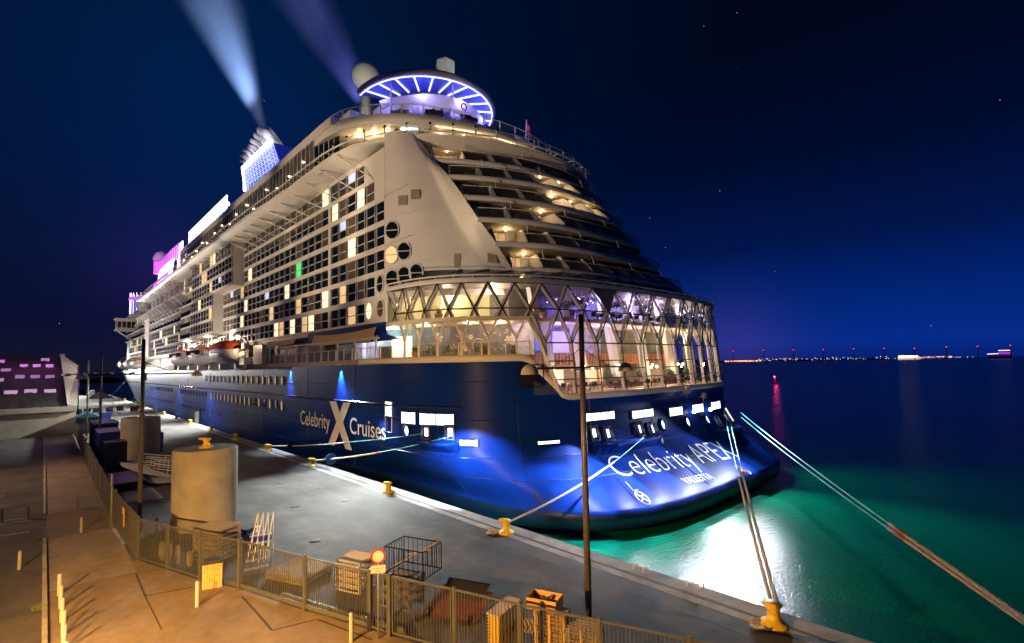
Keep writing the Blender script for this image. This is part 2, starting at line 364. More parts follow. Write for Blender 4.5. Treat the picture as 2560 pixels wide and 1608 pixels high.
# forecourt right of the pavement up to the fence
def fence_pt(i): return FP[i]
FP = [(4.28, 37.4), (5.3, 34.35), (6.3, 31.35), (7.5, 28.65), (9.0, 24.0), (10.35, 20.3), (10.7, 19.3), (11.85, 16.4), (12.8, 13.7), (13.9, 11.0), (14.95, 8.3), (16.0, 5.6)]
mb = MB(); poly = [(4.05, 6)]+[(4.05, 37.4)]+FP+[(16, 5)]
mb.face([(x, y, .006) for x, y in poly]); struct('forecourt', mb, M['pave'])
mb = MB()
def crack(pts, wd=.05):
    for a, b_ in zip(pts, pts[1:]):
        d = Vector((b_[0]-a[0], b_[1]-a[1], 0)); n = Vector((-d.y, d.x, 0)).normalized()*wd
        mb.face([(a[0]-n.x, a[1]-n.y, .013), (b_[0]-n.x, b_[1]-n.y, .013), (b_[0]+n.x, b_[1]+n.y, .013), (a[0]+n.x, a[1]+n.y, .013)])
def G(x, y): p = hz(x, y, 0); return (p.x, p.y)
crack([G(340, 1435), G(363, 1491), G(500, 1465)]); crack([G(363, 1491), G(404, 1575)], .03)
crack([G(605, 1492), G(640, 1530), G(680, 1577), G(793, 1549), G(930, 1600)])
crack([G(118, 1483), G(250, 1450), G(400, 1424)], .03)
struct('pavement_joints', mb, mat('tar_joint', (.05, .035, .025), .9))
# painted parking lines
mb = MB()
for a, b_ in (((0, 1303), (70, 1295)), ((0, 1311), (76, 1301)), ((0, 1340), (73, 1330)), ((0, 1241), (12, 1240))):
    p, q = G(*a), G(*b_); d = (Vector(q)-Vector(p)); n = Vector((-d.y, d.x)).normalized()*.06
    mb.face([(p[0]-n.x, p[1]-n.y, .009), (q[0]-n.x, q[1]-n.y, .009), (q[0]+n.x, q[1]+n.y, .009), (p[0]+n.x, p[1]+n.y, .009)])
struct('road_markings', mb, mat('white_road_paint', (.5, .47, .42), .7, noise=.3, nscale=6))
# far shore
mb = MB()
far = [hz(x, 903.5-(x-1813)*.0183+5.5, -3) for x in (1500, 1700, 1813, 1900, 2050, 2200, 2380, 2500)]
def dirp(px, dist, z=-3):
    v = ray(px, 900); v = Vector((v.x, v.y, 0)).normalized()*dist; return Vector((v.x, v.y, z))
A = []; 
for i in range(60):
    px = 1400+i*14; A.append((dirp(px, 6500), 10+9*abs(math.sin(i*.7))*abs(math.sin(i*.23+1))))
mb.loft([[(p.x, p.y, -3) for p, h in A], [(p.x, p.y, h) for p, h in A], [(p.x*1.05, p.y*1.05, -3) for p, h in A]], smooth=False)
struct('far_shore', mb, mat('dark_land', (.006, .006, .014), .9))
mb = MB()
for i in range(40):
    px = 120+i*7; p = dirp(px, 900); mb.face([(p.x, p.y, -3), *( [(lambda q: (q.x, q.y, -3))(dirp(px+7, 900))] ), *([(lambda q: (q.x, q.y, 3+2*math.sin(i*.4)))(dirp(px+7, 900))]), (p.x, p.y, 3+2*math.sin((i-1)*.4))])
for i in range(30):
    px = 150+i*3; a = dirp(px, 420-i*4); b_ = dirp(px+3, 416-i*4); mb.box((min(a.x, b_.x), a.y-8, -3), (max(a.x, b_.x)+1, a.y+2, 2.2+.6*math.sin(i)))
struct('breakwater', mb, mat('dark_rock', (.02, .02, .022), .95, noise=.5, nscale=.4))

# ================================================================== SHIP
XC = 50.7
ship = empty('cruise_ship', (50.7, 180, -3), 'huge white and navy blue cruise ship moored stern-on beside the quay, lit up at night', 'cruise ship', world=True)
# (z, half width, y of transom, superellipse power)
PROF = [(-3.6, 20.5, 26.5, 3.6), (-2.9, 21.6, 24.6, 3.9), (-2.3, 22.1, 22.6, 4.2), (-1.0, 22.2, 22.5, 4.3), (-.75, 22.2, 22.9, 4.3), (0, 22.7, 24.4, 4.2), (1, 23.7, 26.1, 4.0), (2, 24.6, 27.5, 3.7), (3, 25.3, 28.5, 3.5), (4, 25.6, 29.1, 3.3), (5, 25.7, 29.4, 3.2), (8, 25.7, 29.6, 3.2), (12, 25.7, 29.5, 3.2)]
YF = 49.0
def prof(z):
    z = min(max(z, PROF[0][0]), PROF[-1][0])
    for p, q in zip(PROF, PROF[1:]):
        if z <= q[0]: u = (z-p[0])/(q[0]-p[0]); return tuple(p[i]+(q[i]-p[i])*u for i in range(1, 4))
def superell(a, yaft, n, yf=YF, N_=220, xc=XC):
    P = []
    for i in range(N_+1):
        t_ = math.pi*i/N_; cu, su = math.cos(t_), math.sin(t_)
        P.append((xc-a*abs(cu)**(2/n)*(1 if cu >= 0 else -1), yf-(yf-yaft)*abs(su)**(2/n)))
    return P
_rc = {}
def stern(z):
    k = round(z, 3)
    if k not in _rc: _rc[k] = resample(superell(*prof(z)), 181)
    return _rc[k]
def sternpt(u, z):
    c = stern(z); x = u*180; i = min(int(x), 179); f_ = x-i; return (c[i][0]+(c[i+1][0]-c[i][0])*f_, c[i][1]+(c[i+1][1]-c[i][1])*f_)
def fwd_side(z):
    a = prof(z)[0]; xs = XC-a; P = []
    u = (z+3.6)/15.6; yb = 205+u*68; yt = 318+u*30; p_ = 1.7+.5*u
    for i in range(31):
        q = (1-i/30); q = 1-(1-q)**1.6 if False else q
        y = yb+(yt-yb)*q; hw = 25.7*(1-q**p_); P.append((XC-hw, y))
    for i in range(1, 15): P.append((25.0, yb+(90-yb)*i/14))
    for i in range(1, 8):
        y = 90+(YF-90)*i/8; s_ = (90-y)/(90-YF); s_ = s_*s_*(3-2*s_); P.append((25+(xs-25)*s_, y))
    return P
def topz(x, y):
    if y > 44: return 11.35
    if x < 32.0: return 11.35
    if x < 35.6: k = (x-32.0)/3.6; return 11.35-(11.35-7.8)*min(1, k*1.0)
    if x < 71.5: return 7.8
    return 11.35
mb = MB()
rings = []
for z in [-3.6, -3.2, -2.9, -2.3, -1.0, -.75, -.4, 0, .5, 1, 1.5, 2, 2.5, 3, 3.5, 4, 4.5, 5, 6.5, 7.8, 9, 10.2, 11.35]:
    c = stern(z); f1 = fwd_side(z); f2 = [(2*XC-x, y) for x, y in f1][::-1]
    full = f1+list(c)+f2; row = []
    for (x, y) in full: row.append((x, y, min(z, topz(x, y))))
    rings.append(row)
# material: boot top below the skirt lip
k = 4
mb.loft(rings[:k+1], False, 1); mb.loft(rings[k:], False, 0)
hull = mb.build('hull', [M['hull'], M['boot']], ship, fix=True)
# upper works of the forward hull: deck at 11.4
mb = MB(); c = fwd_side(11.35)
mb.loft([[(x, y, 11.33) for x, y in c], [(XC, y, 11.33) for x, y in c]], smooth=False)
mb.loft([[(2*XC-x, y, 11.33) for x, y in c], [(XC, y, 11.33) for x, y in c]], smooth=False)
mb.build('promenade_deck', M['white'], ship)
# rubbing strakes
mb = MB()
for z_, r_ in ((7.3, .16),):
    mb.tube([(x-.05, y, z_) for x, y in fwd_side(z_)[12:]]+[(sternpt(u/100, z_)[0]-.02, sternpt(u/100, z_)[1]-.02, z_) for u in range(1, 18)], r_, 5)
mb.build('rubbing_strake', mat('navy_trim', (.01, .02, .09), .25), ship)
mb = MB()
for yy in (52.5, 66, 84, 99, 118, 140, 165, 196): mb.box((24.985, yy, .5), (25.01, yy+.07, 11.2))
for z_ in (9.2, 4.2, 1.4): mb.tube([(24.99, y, z_) for y in range(60, 250, 10)], .03, 4)
for z_ in (9.6, 6.2, 3.0, 1.3):
    mb.tube([(*sternpt(u/120, z_), z_) for u in range(2, 118)], .04, 4)
for u in (.14, .235, .33, .45, .58, .70, .82): mb.tube([(*sternpt(u, z_), z_) for z_ in (-.6, .5, 1.5, 2.5, 3.5, 5, 7.7)], .035, 4)
mb.build('weld_seam', mat('seam_blue', (.01, .025, .15), .4), ship)
# white trim that steps down from the terrace to the restaurant sill
mb = MB(); cs = length(stern(8)); pts = []
s1 = s_of(stern(8), *min(stern(8), key=lambda p: abs(p[0]-32.0)+(1e3 if p[1] > 44 else 0))); s2 = s_of(stern(8), *min(stern(8), key=lambda p: abs(p[0]-35.4)+(1e3 if p[1] > 44 else 0)))
SZ = [(-2.5, 11.35), (s1-.5, 11.35), (s1+.1, 11.2), (s1+.55, 10.7), (s2-1.0, 8.55), (s2-.5, 7.95), (s2+.3, 7.72), (cs*.84, 7.72)]
SZ = resample([p for p in SZ], 260)
def surf(s_, z_, off=.0):
    if s_ < 0: return (25-off, YF-s_, z_)
    x, y = sternpt(min(s_/cs, 1), z_); x2, y2 = sternpt(min(s_/cs+.004, 1), z_); dx, dy = x2-x, y2-y; l = math.hypot(dx, dy) or 1
    return (x+dy/l*off, y-dx/l*off, z_)
up = offset(SZ, .62)
mb.loft([[surf(s_, z_, .07) for s_, z_ in SZ], [surf(s_, z_, .07) for s_, z_ in up]]); mb.loft([[surf(s_, z_, .07) for s_, z_ in up], [surf(s_, z_, -.5) for s_, z_ in up]], smooth=False)
mb.loft([[surf(s_, z_, .07) for s_, z_ in SZ], [surf(s_, z_, -.1) for s_, z_ in SZ]], smooth=False)
mb.build('sill_trim', M['white'], ship)

def hull_hit(px, py):
    d = ray(px, py); t_ = 20.0; prev = None
    while t_ < 120:
        p = CAMP+d*t_; a, ya, n = prof(p.z); b_ = YF-ya
        if p.y < YF and abs((p.x-XC)/a)**n+((YF-p.y)/b_)**n < 1: break
        if p.y >= YF and p.x > 25: break
        t_ += .05
    c = stern(p.z); i = min(range(181), key=lambda k_: (c[k_][0]-p.x)**2+(c[k_][1]-p.y)**2)
    return i/180*cs, p.z, p
# ---- mooring deck openings
def patch(s0, z0, s1_, z1_, off, m, name, parent=ship, rad=.0, frame=None):
    n = max(2, int(abs(s1_-s0)/.4)+1); mb = MB()
    S = [s0+(s1_-s0)*i/n for i in range(n+1)]
    mb.loft([[surf(s_, z0, off) for s_ in S], [surf(s_, z1_, off) for s_ in S]])
    o = mb.build(name, m, parent)
    fr = MB(); loop = [surf(s_, z0, off+.03) for s_ in S]+[surf(s_, z1_, off+.03) for s_ in S[::-1]]
    fr.tube(loop, .07, 5, closed=True)
    q = fr.build('frame', frame or M['hull'], None); q.parent = o
    return o
def opening(xa, ya, xb, yb, m=None, name='mooring_deck_opening'):
    sa, za, p = hull_hit(xa, ya); sb, zb, q = hull_hit(xb, yb); return sa, za, sb, zb
z4 = lambda x, y: (900+x/2.508, 660+y/2.508)
for (x0, y0, x1, y1, nm) in ((262, 1000, 362, 930, 1), (382, 1008, 605, 940, 1), (1418, 990, 1598, 918, 1), (1702, 975, 1840, 903, 1), (1933, 960, 2023, 890, 1), (2078, 940, 2147, 873, 1), (2198, 920, 2252, 855, 1), (2280, 905, 2322, 842, 1)):
    s0, z0, _ = hull_hit(*z4(x0, y0)); s1_, z1_, _ = hull_hit(*z4(x1, y1))
    o = patch(s0, z0, s1_, z1_, .05, M['port'], 'mooring_deck_opening')
    mb = MB(); n = max(1, int(abs(s1_-s0)/1.6))
    for i in range(1, n): s_ = s0+(s1_-s0)*i/n; mb.tube([surf(s_, z0, .09), surf(s_, z1_, .09)], .05, 4)
    for i in range(n):
        s_ = s0+(s1_-s0)*(i+.5)/n; mb.tube([surf(s_, z1_, .1), surf(s_+.2, z1_-.18, .1)], .03, 4)
    mb.build('stanchion', M['dgrey'], o)
for (x0, y0, x1, y1) in ((622, 1142, 745, 1100), (1115, 1136, 1243, 1100)):
    s0, z0, _ = hull_hit(*z4(x0, y0)); s1_, z1_, _ = hull_hit(*z4(x1, y1)); patch(s0, z0, s1_, z1_, .05, M['port'], 'pilot_light_opening')
# roller fairleads with lit recess, round chocks, mooring shelves
def fair(x, y, big=1.0):
    s_, z_, p = hull_hit(*z4(x, y)); e = MB(); h = .62*big
    for ds in (-.42, .42): e.tube([surf(s_+ds, z_-h, .18), surf(s_+ds, z_+h, .18)], .11, 8)
    e.tube([surf(s_-.5, z_-h, .16), surf(s_+.5, z_-h, .16)], .08, 6); e.tube([surf(s_-.5, z_+h, .16), surf(s_+.5, z_+h, .16)], .08, 6)
    o = e.build('roller_fairlead', mat('fairlead_steel', (.10, .13, .22), .35, metal=.4), ship)
    g = MB(); g.loft([[surf(s_-.25, z_-h*.6, .04), surf(s_+.25, z_-h*.6, .04)], [surf(s_-.25, z_+h*.6, .04), surf(s_+.25, z_+h*.6, .04)]]); g.build('lit_recess', mat('recess_glow', (1, 1, 1), .5, emit=(.8, .88, 1), es=2.5), o)
    return s_, z_
for x, y in ((428, 1055), (560, 1055), (1465, 1060), (1550, 1062), (1750, 1035), (1820, 1035), (2240, 985), (2300, 960)): fair(x, y)
for x, y in ((302, 1045), (1898, 1007), (2050, 990), (2172, 975)):
    s_, z_, p = hull_hit(*z4(x, y)); e = MB(); e.tube([surf(s_+.42*math.cos(a), z_+.55*math.sin(a), .12) for a in [2*math.pi*i/16 for i in range(16)]], .11, 6, closed=True)
    o = e.build('round_chock', M['hull'], ship)
    g = MB(); g.face([surf(s_+.36*math.cos(a), z_+.48*math.sin(a), .06) for a in [2*math.pi*i/16 for i in range(16)]]); g.build('lit_recess', MATS['recess_glow'], o)
def shelf(x0, y0, x1, y1, d=1.3):
    s0, z0, _ = hull_hit(*z4(x0, y0)); s1_, z1_, _ = hull_hit(*z4(x1, y1)); z_ = (z0+z1_)/2; n = 14; e = MB(); S = [s0+(s1_-s0)*i/n for i in range(n+1)]
    D_ = [d*min(1, 3.5*min(i, n-i)/n+.25) for i in range(n+1)]
    e.loft([[surf(s_, z_-1.0, -.1) for s_ in S], [surf(s_, z_-.15, q) for s_, q in zip(S, D_)], [surf(s_, z_, q) for s_, q in zip(S, D_)], [surf(s_, z_+.02, -.1) for s_ in S]], smooth=False)
    e.build('mooring_shelf', M['hull'], ship)
shelf(375, 1110, 620, 1110); shelf(1420, 1112, 1875, 1085); shelf(2215, 1040, 2345, 1010)
# wall washers, spots at the openings, and added lamps off the stern
def hspot(px, py, tx, ty, e, spot=70, o1=.9, o2=1.3, size=.015, color=(.80, .88, 1)):
    s_, z_, p = hull_hit(*z4(px, py)); s2_, z2_, q = hull_hit(*z4(tx, ty)); a = surf(s_, z_, o1)
    l = lamp('hull_spot', 'SPOT', a, e, color, surf(s2_, z2_, o2), size, spot, .35)
for a in ((590, 1000, 660, 1400, 1700, 80), (1410, 985, 1230, 1440, 3200, 76), (1425, 985, 1500, 1440, 1800, 80), (1715, 985, 1640, 1470, 1500, 84)):
    hspot(*a, o1=1.3, o2=1.8)
for a in ((660, 1030, 720, 1400, 7000, 88), (1290, 1050, 1300, 1440, 7000, 84), (1540, 1000, 1560, 1440, 7500, 86), (1760, 980, 1780, 1440, 6500, 86), (1960, 960, 1990, 1390, 6000, 88), (2160, 940, 2190, 1330, 5200, 90)):
    hspot(*a, o1=6.0, o2=1.0, size=.015)  # added lamps hanging clear of the hull, to wash the transom
for (x, y, e) in ((705, 1400, 160), (1270, 1480, 170), (1560, 1480, 170), (1800, 1490, 60)):
    s_, z_, p = hull_hit(*z4(x, y)); l = lamp('added_skirt_spot', 'SPOT', surf(s_, z_+3.2, 3.0), e*3.5, (.9, .93, 1), surf(s_, z_, 0), .015, 46, 1)  # added lamps without fixtures, for bright patches on the skirt
for yy, e in ((72.2, 1500), (56.0, 2100)):
    lamp('hull_wall_washer', 'SPOT', (24.72, yy, 11.25), e*8, (.62, .78, 1), (24.86, yy-.1, 4.0), .03, 60, .9)
    mb = MB().box((24.6, yy-.12, 11.37), (25.0, yy+.12, 11.5)); mb.build('wall_washer_bracket', M['white2'], ship)
for yy in (124, 146, 178, 210, 240):
    lamp('hull_wall_washer', 'SPOT', (24.7, yy, 11.3), 8000, (.50, .66, 1), (24.85, yy, 4), .03, 34, .8)
# lights on the water off the stern and the bright flood heads
lamp('stern_flood', 'SPOT', (60, 28, 6.5), 18000, (.75, 1, .92), (48, 12, -3), .3, 84, 1)
lamp('stern_flood', 'SPOT', (66, 30, 6.5), 5000, (.7, 1, .95), (66, 6, -3), .3, 110, 1)
for x, y in ((2065, 925), (2167, 912), (2345, 870)):
    s_, z_, p = hull_hit(*z4(min(x, 2318), y)); a = surf(s_, z_, .5)
    o = MB().sphere(a, .22, 10, 8).build('stern_flood_lamp', M['lampw'], ship)
for x, y in ((2025, 800), (2120, 835)):
    s_, z_, p = hull_hit(*z4(x, y)); a = surf(s_, z_, .55); e = MB(); e.tube([a, surf(s_, z_+.0, -.1)], .06, 5); e.tube([surf(s_, z_-.05, .5), surf(s_+.02, z_+.55, .75)], .28, 10); e.tube([surf(s_, z_-.7, .5), surf(s_, z_, .5)], .05, 5)
    e.build('deck_searchlight', M['grey'], ship)

# ---- lettering
def text_mesh(txt, size=1.0, off=0.0, space=1.0):
    cu = bpy.data.curves.new('lettering', 'FONT'); cu.body = txt; cu.size = size; cu.offset = off; cu.space_character = space; cu.resolution_u = 4
    o = bpy.data.objects.new('lettering', cu); col.objects.link(o); bpy.context.view_layer.update()
    me = bpy.data.meshes.new_from_object(o.evaluated_get(bpy.context.evaluated_depsgraph_get())); col.objects.unlink(o); bpy.data.objects.remove(o); return me
letm = mat('white_lettering', (.70, .75, .82), .4)
def side_text(txt, x0, yb, x1, ytop_l, name, off=0.0, X=24.96):
    me = text_mesh(txt, 1, off); a = hx(x0, yb[0], 25); b_ = hx(x1, yb[1], 25); xs = [v.co.x for v in me.vertices]; mn, mxx = min(xs), max(xs)
    k = (a.y-b_.y)/(mxx-mn); top = hx(x0, ytop_l, 25); kz = (top.z-a.z)/.70
    for v in me.vertices: v.co = (X, a.y-(v.co.x-mn)*k, a.z+v.co.y*kz)
    me.materials.append(letm); o = bpy.data.objects.new(name, me); col.objects.link(o); attach(o, ship)
z5 = lambda x, y: (460+x/3.01, 800+y/3.01)
side_text('Celebrity', z5(878, 0)[0], (z5(0, 781)[1], z5(0, 812)[1]), z5(1100, 0)[0], z5(0, 678)[1], 'hull_lettering', .004)
side_text('Cruises', z5(1250, 0)[0], (z5(0, 852)[1], z5(0, 893)[1]), z5(1522, 0)[0], z5(0, 730)[1], 'hull_lettering', .004)
mb = MB()
def sq(pts): mb.face([(24.95, hx(*z5(*p), 25).y, hx(*z5(*p), 25).z) for p in pts])
sq([(1093, 600), (1145, 603), (1267, 981), (1217, 970)]); sq([(1208, 608), (1260, 612), (1133, 948), (1086, 936)])
mb.v = [(x-(.002 if i > 3 else 0), y, z) for i, (x, y, z) in enumerate(mb.v)]
mb.build('hull_emblem', letm, ship)
def stern_text(txt, A, B, toppx, name, off, sp=1.0):
    me = text_mesh(txt, 1, off, sp); s0, z0, _ = hull_hit(*z4(*A)); s1_, z1_, _ = hull_hit(*z4(*B)); st, zt_, _ = hull_hit(*z4(*toppx)); xs = [v.co.x for v in me.vertices]; mn, mxx = min(xs), max(xs)
    k = (s1_-s0)/(mxx-mn); kz = (zt_-z0)/.70
    bm = bmesh.new(); bm.from_mesh(me)
    for _ in range(2): bmesh.ops.subdivide_edges(bm, edges=[e for e in bm.edges if e.calc_length() > .12], cuts=1, use_grid_fill=False)
    bmesh.ops.triangulate(bm, faces=bm.faces); bm.to_mesh(me); bm.free()
    for v in me.vertices:
        u = (v.co.x-mn)/(mxx-mn); v.co = surf(s0+(s1_-s0)*u, z0+(z1_-z0)*u+v.co.y*kz, .10)
    me.materials.append(letm); o = bpy.data.objects.new(name, me); col.objects.link(o); attach(o, ship)
stern_text('Celebrity', (1625, 1335), (2130, 1258), (1660, 1180), 'ship_name_lettering', -.018)
stern_text('APEX', (2150, 1250), (2368, 1212), (2160, 1100), 'ship_name_lettering', -.012)
stern_text('VALLETTA', (2045, 1378), (2222, 1340), (2045, 1330), 'home_port_lettering', .012)
def mark(x, y, kind):
    s_, z_, _ = hull_hit(*z4(x, y)); e = MB()
    if kind == 'o':
        e.tube([surf(s_+.45*math.cos(a), z_+.38*math.sin(a), .08) for a in [2*math.pi*i/18 for i in range(18)]], .06, 4, closed=True)
        for q in (.6, 2.2): e.tube([surf(s_-.38*math.cos(q), z_-.33*math.sin(q), .08), surf(s_+.38*math.cos(q), z_+.33*math.sin(q), .08)], .06, 4)
    else: e.tube([surf(s_-.2, z_+.35, .08), surf(s_-.2, z_-.2, .08), surf(s_+.3, z_-.2, .08)], .05, 4)
    e.build('thruster_mark', letm, ship)
mark(1762, 1465, 'o'); mark(1715, 1395, 'l'); mark(2400, 1290, 'o')
s0, z0, _ = hull_hit(*z4(985, 775)); s1_, z1_, _ = hull_hit(*z4(1150, 630)); patch(s0+.2, z0, s1_, z1_, .03, M['black'], 'square_hull_port')
p0 = hx(*z5(1520, 720), 25); p1 = hx(*z5(1568, 618), 25)
mb = MB().box((24.93, p1.y, p0.z), (24.96, p0.y, p1.z)); o = mb.build('side_port', M['port'], ship)
mb = MB(); mb.tube([(24.92, p1.y, p0.z-1.55), (24.92, p1.y, p1.z), (24.92, p0.y, p1.z), (24.92, p0.y, p0.z-1.55)], .05, 4, closed=True); mb.build('frame', M['white2'], o)
# hull windows, port side
def hwin(y, z0_, z1_, wdt, lit):
    n = 8; mb = MB(); r_ = wdt*.42; X = 24.96
    P = []
    for (cy, cz, a0) in ((wdt/2-r_, z1_-r_, 0), (-wdt/2+r_, z1_-r_, 90), (-wdt/2+r_, z0_+r_, 180), (wdt/2-r_, z0_+r_, 270)):
        for i in range(4): a = R(a0+30*i); P.append((y+cy+r_*math.cos(a), cz+r_*math.sin(a)))
    mb.face([(X, a, b_) for a, b_ in P], 0); mb.tube([(X, a, b_) for a, b_ in P], .05, 4, 1, closed=True)
    if lit:
        for q in (-.22, .22): mb.box((X-.03, y+q*wdt-.035, z0_+.1), (X, y+q*wdt+.035, z1_-.1), 1)
    return mb
hw = []
for i in range(17): hw.append((75.6+i*2.88, 8.75, 10.0, .95, 1))
for i in range(17): hw.append((75.6+i*2.6, 5.15, 6.55, .95, 0 if i in (1, 3, 5) else 1))
for i in range(24): hw.append((122+i*2.9+(9 if i > 9 else 0), 5.5, 6.6, .7, 0))
for i in range(13): hw.append((110+i*3.3, 2.4, 3.0, .42, 0))
for i in range(14): hw.append((160+i*3.6, 2.5, 3.1, .42, 0))
for (y, a, b_, wd, lit) in hw: hwin(y, a, b_, wd, lit).build('porthole', [mat('dim_lit_port', (.4, .3, .15), .5, emit=(1, .70, .30), es=.55) if lit else M['pane'], M['black']], ship)
mb = MB().box((24.94, 206, 8.1), (24.98, 219, 10.7)); mb.build('side_gate', M['pane'], ship)

# ---- terrace decks of the stern: plan curve of every slab edge, port end first
DZ = [20.8, 23.17, 25.54, 27.91, 30.28, 32.65, 35.0]
DC = [
 [(34.6, 37.3), (37.2, 35.7), (40.1, 34.7), (45, 33.9), (50.4, 33.6), (56, 33.6), (61.4, 34.1), (66, 35.8), (69.5, 40), (70.5, 50)],
 [(32.5, 37.3), (37.5, 34.9), (43, 33.9), (47.1, 33.8), (53, 34.2), (59.5, 35.5), (63, 38), (65, 43), (66, 52)],
 [(31, 38.2), (34.6, 36.2), (38.5, 35.1), (42.7, 34.6), (48, 34.6), (54.5, 35.2), (58, 38), (61, 44), (62, 53)],
 [(30.1, 39.4), (33.7, 37.5), (39, 35.8), (43, 35.3), (46.2, 35.2), (51, 35.8), (54.3, 37.4), (57.5, 41), (59.5, 46), (60, 55)],
 [(29.55, 41), (32.9, 38.9), (38, 37.0), (42.1, 36.3), (46, 36.4), (50, 37.1), (53, 38.4), (56, 41.3), (58, 47), (58.5, 56)],
 [(29.1, 43.2), (32.8, 41.1), (37.5, 39.2), (41.9, 38.5), (46, 38.6), (50, 39.5), (53, 40.9), (55.5, 44), (57, 49), (57.5, 58)],
 [(28.7, 44.9), (33.6, 42.3), (39.6, 40.9), (44.2, 40.4), (48.5, 40.7), (52, 42), (54.5, 44.3), (56, 49), (56.5, 58)]]
DC = [catmull(c, .6) for c in DC]
# the white wing wall between the flat side and the terrace openings
def wingring(z):
    u = (z-20.8)/14.2; u = min(max(u, -.15), 1.0)
    cx, cy = 31.6+(27.3-31.6)*u, 38.6+(44.0-38.6)*u
    ex, ey = 34.6+(28.9-34.6)*u**.62 if u > 0 else 34.6-1.0*u, 37.3+(44.9-37.3)*max(u, 0)**1.5
    k_ = (44.9 if u > .98 else 0)
    lo = [(25, 47.5), (25.0, 46+0*u), ((25+cx)/2-.35, (46+cy)/2-.35), (cx, cy), (ex, ey)]
    return lo
def edge_at(z):      # forward end of the terrace openings at height z
    z = min(max(z, DZ[0]), DZ[-1])
    for k_ in range(6):
        if z <= DZ[k_+1]: u = (z-DZ[k_])/(DZ[k_+1]-DZ[k_]); a, b_ = DC[k_][0], DC[k_+1][0]; return (a[0]+(b_[0]-a[0])*u, a[1]+(b_[1]-a[1])*u)
def crease(z): u = min(max((z-20.8)/14.2, -.4), 1.0); return (31.5+(27.3-31.5)*u, 38.6+(44.1-38.6)*u)
def wing_curve(z, n=26):
    c_ = crease(z); e = edge_at(z)
    if z < 20.8: e = (e[0]+(20.8-z)*.4, e[1]-(20.8-z)*.15)
    m_ = ((25.0+c_[0])/2-.22, (45.8+c_[1])/2-.20)
    k1 = n*2//3; A = resample(catmull([(25.02, 45.79), m_, c_], .3), k1); Bv = resample([c_, ((c_[0]+e[0])/2-.06, (c_[1]+e[1])/2-.1), e], n-k1+1)
    return A+Bv[1:]
mb = MB()
zs = [18.0+i*.5 for i in range(35)]
WC = [[(x, y, z) for x, y in wing_curve(z)] for z in zs]; mb.loft([w_[:18] for w_ in WC]); mb.loft([w_[17:] for w_ in WC])
wing = mb.build('stern_wing', M['white'], ship, fix=False)
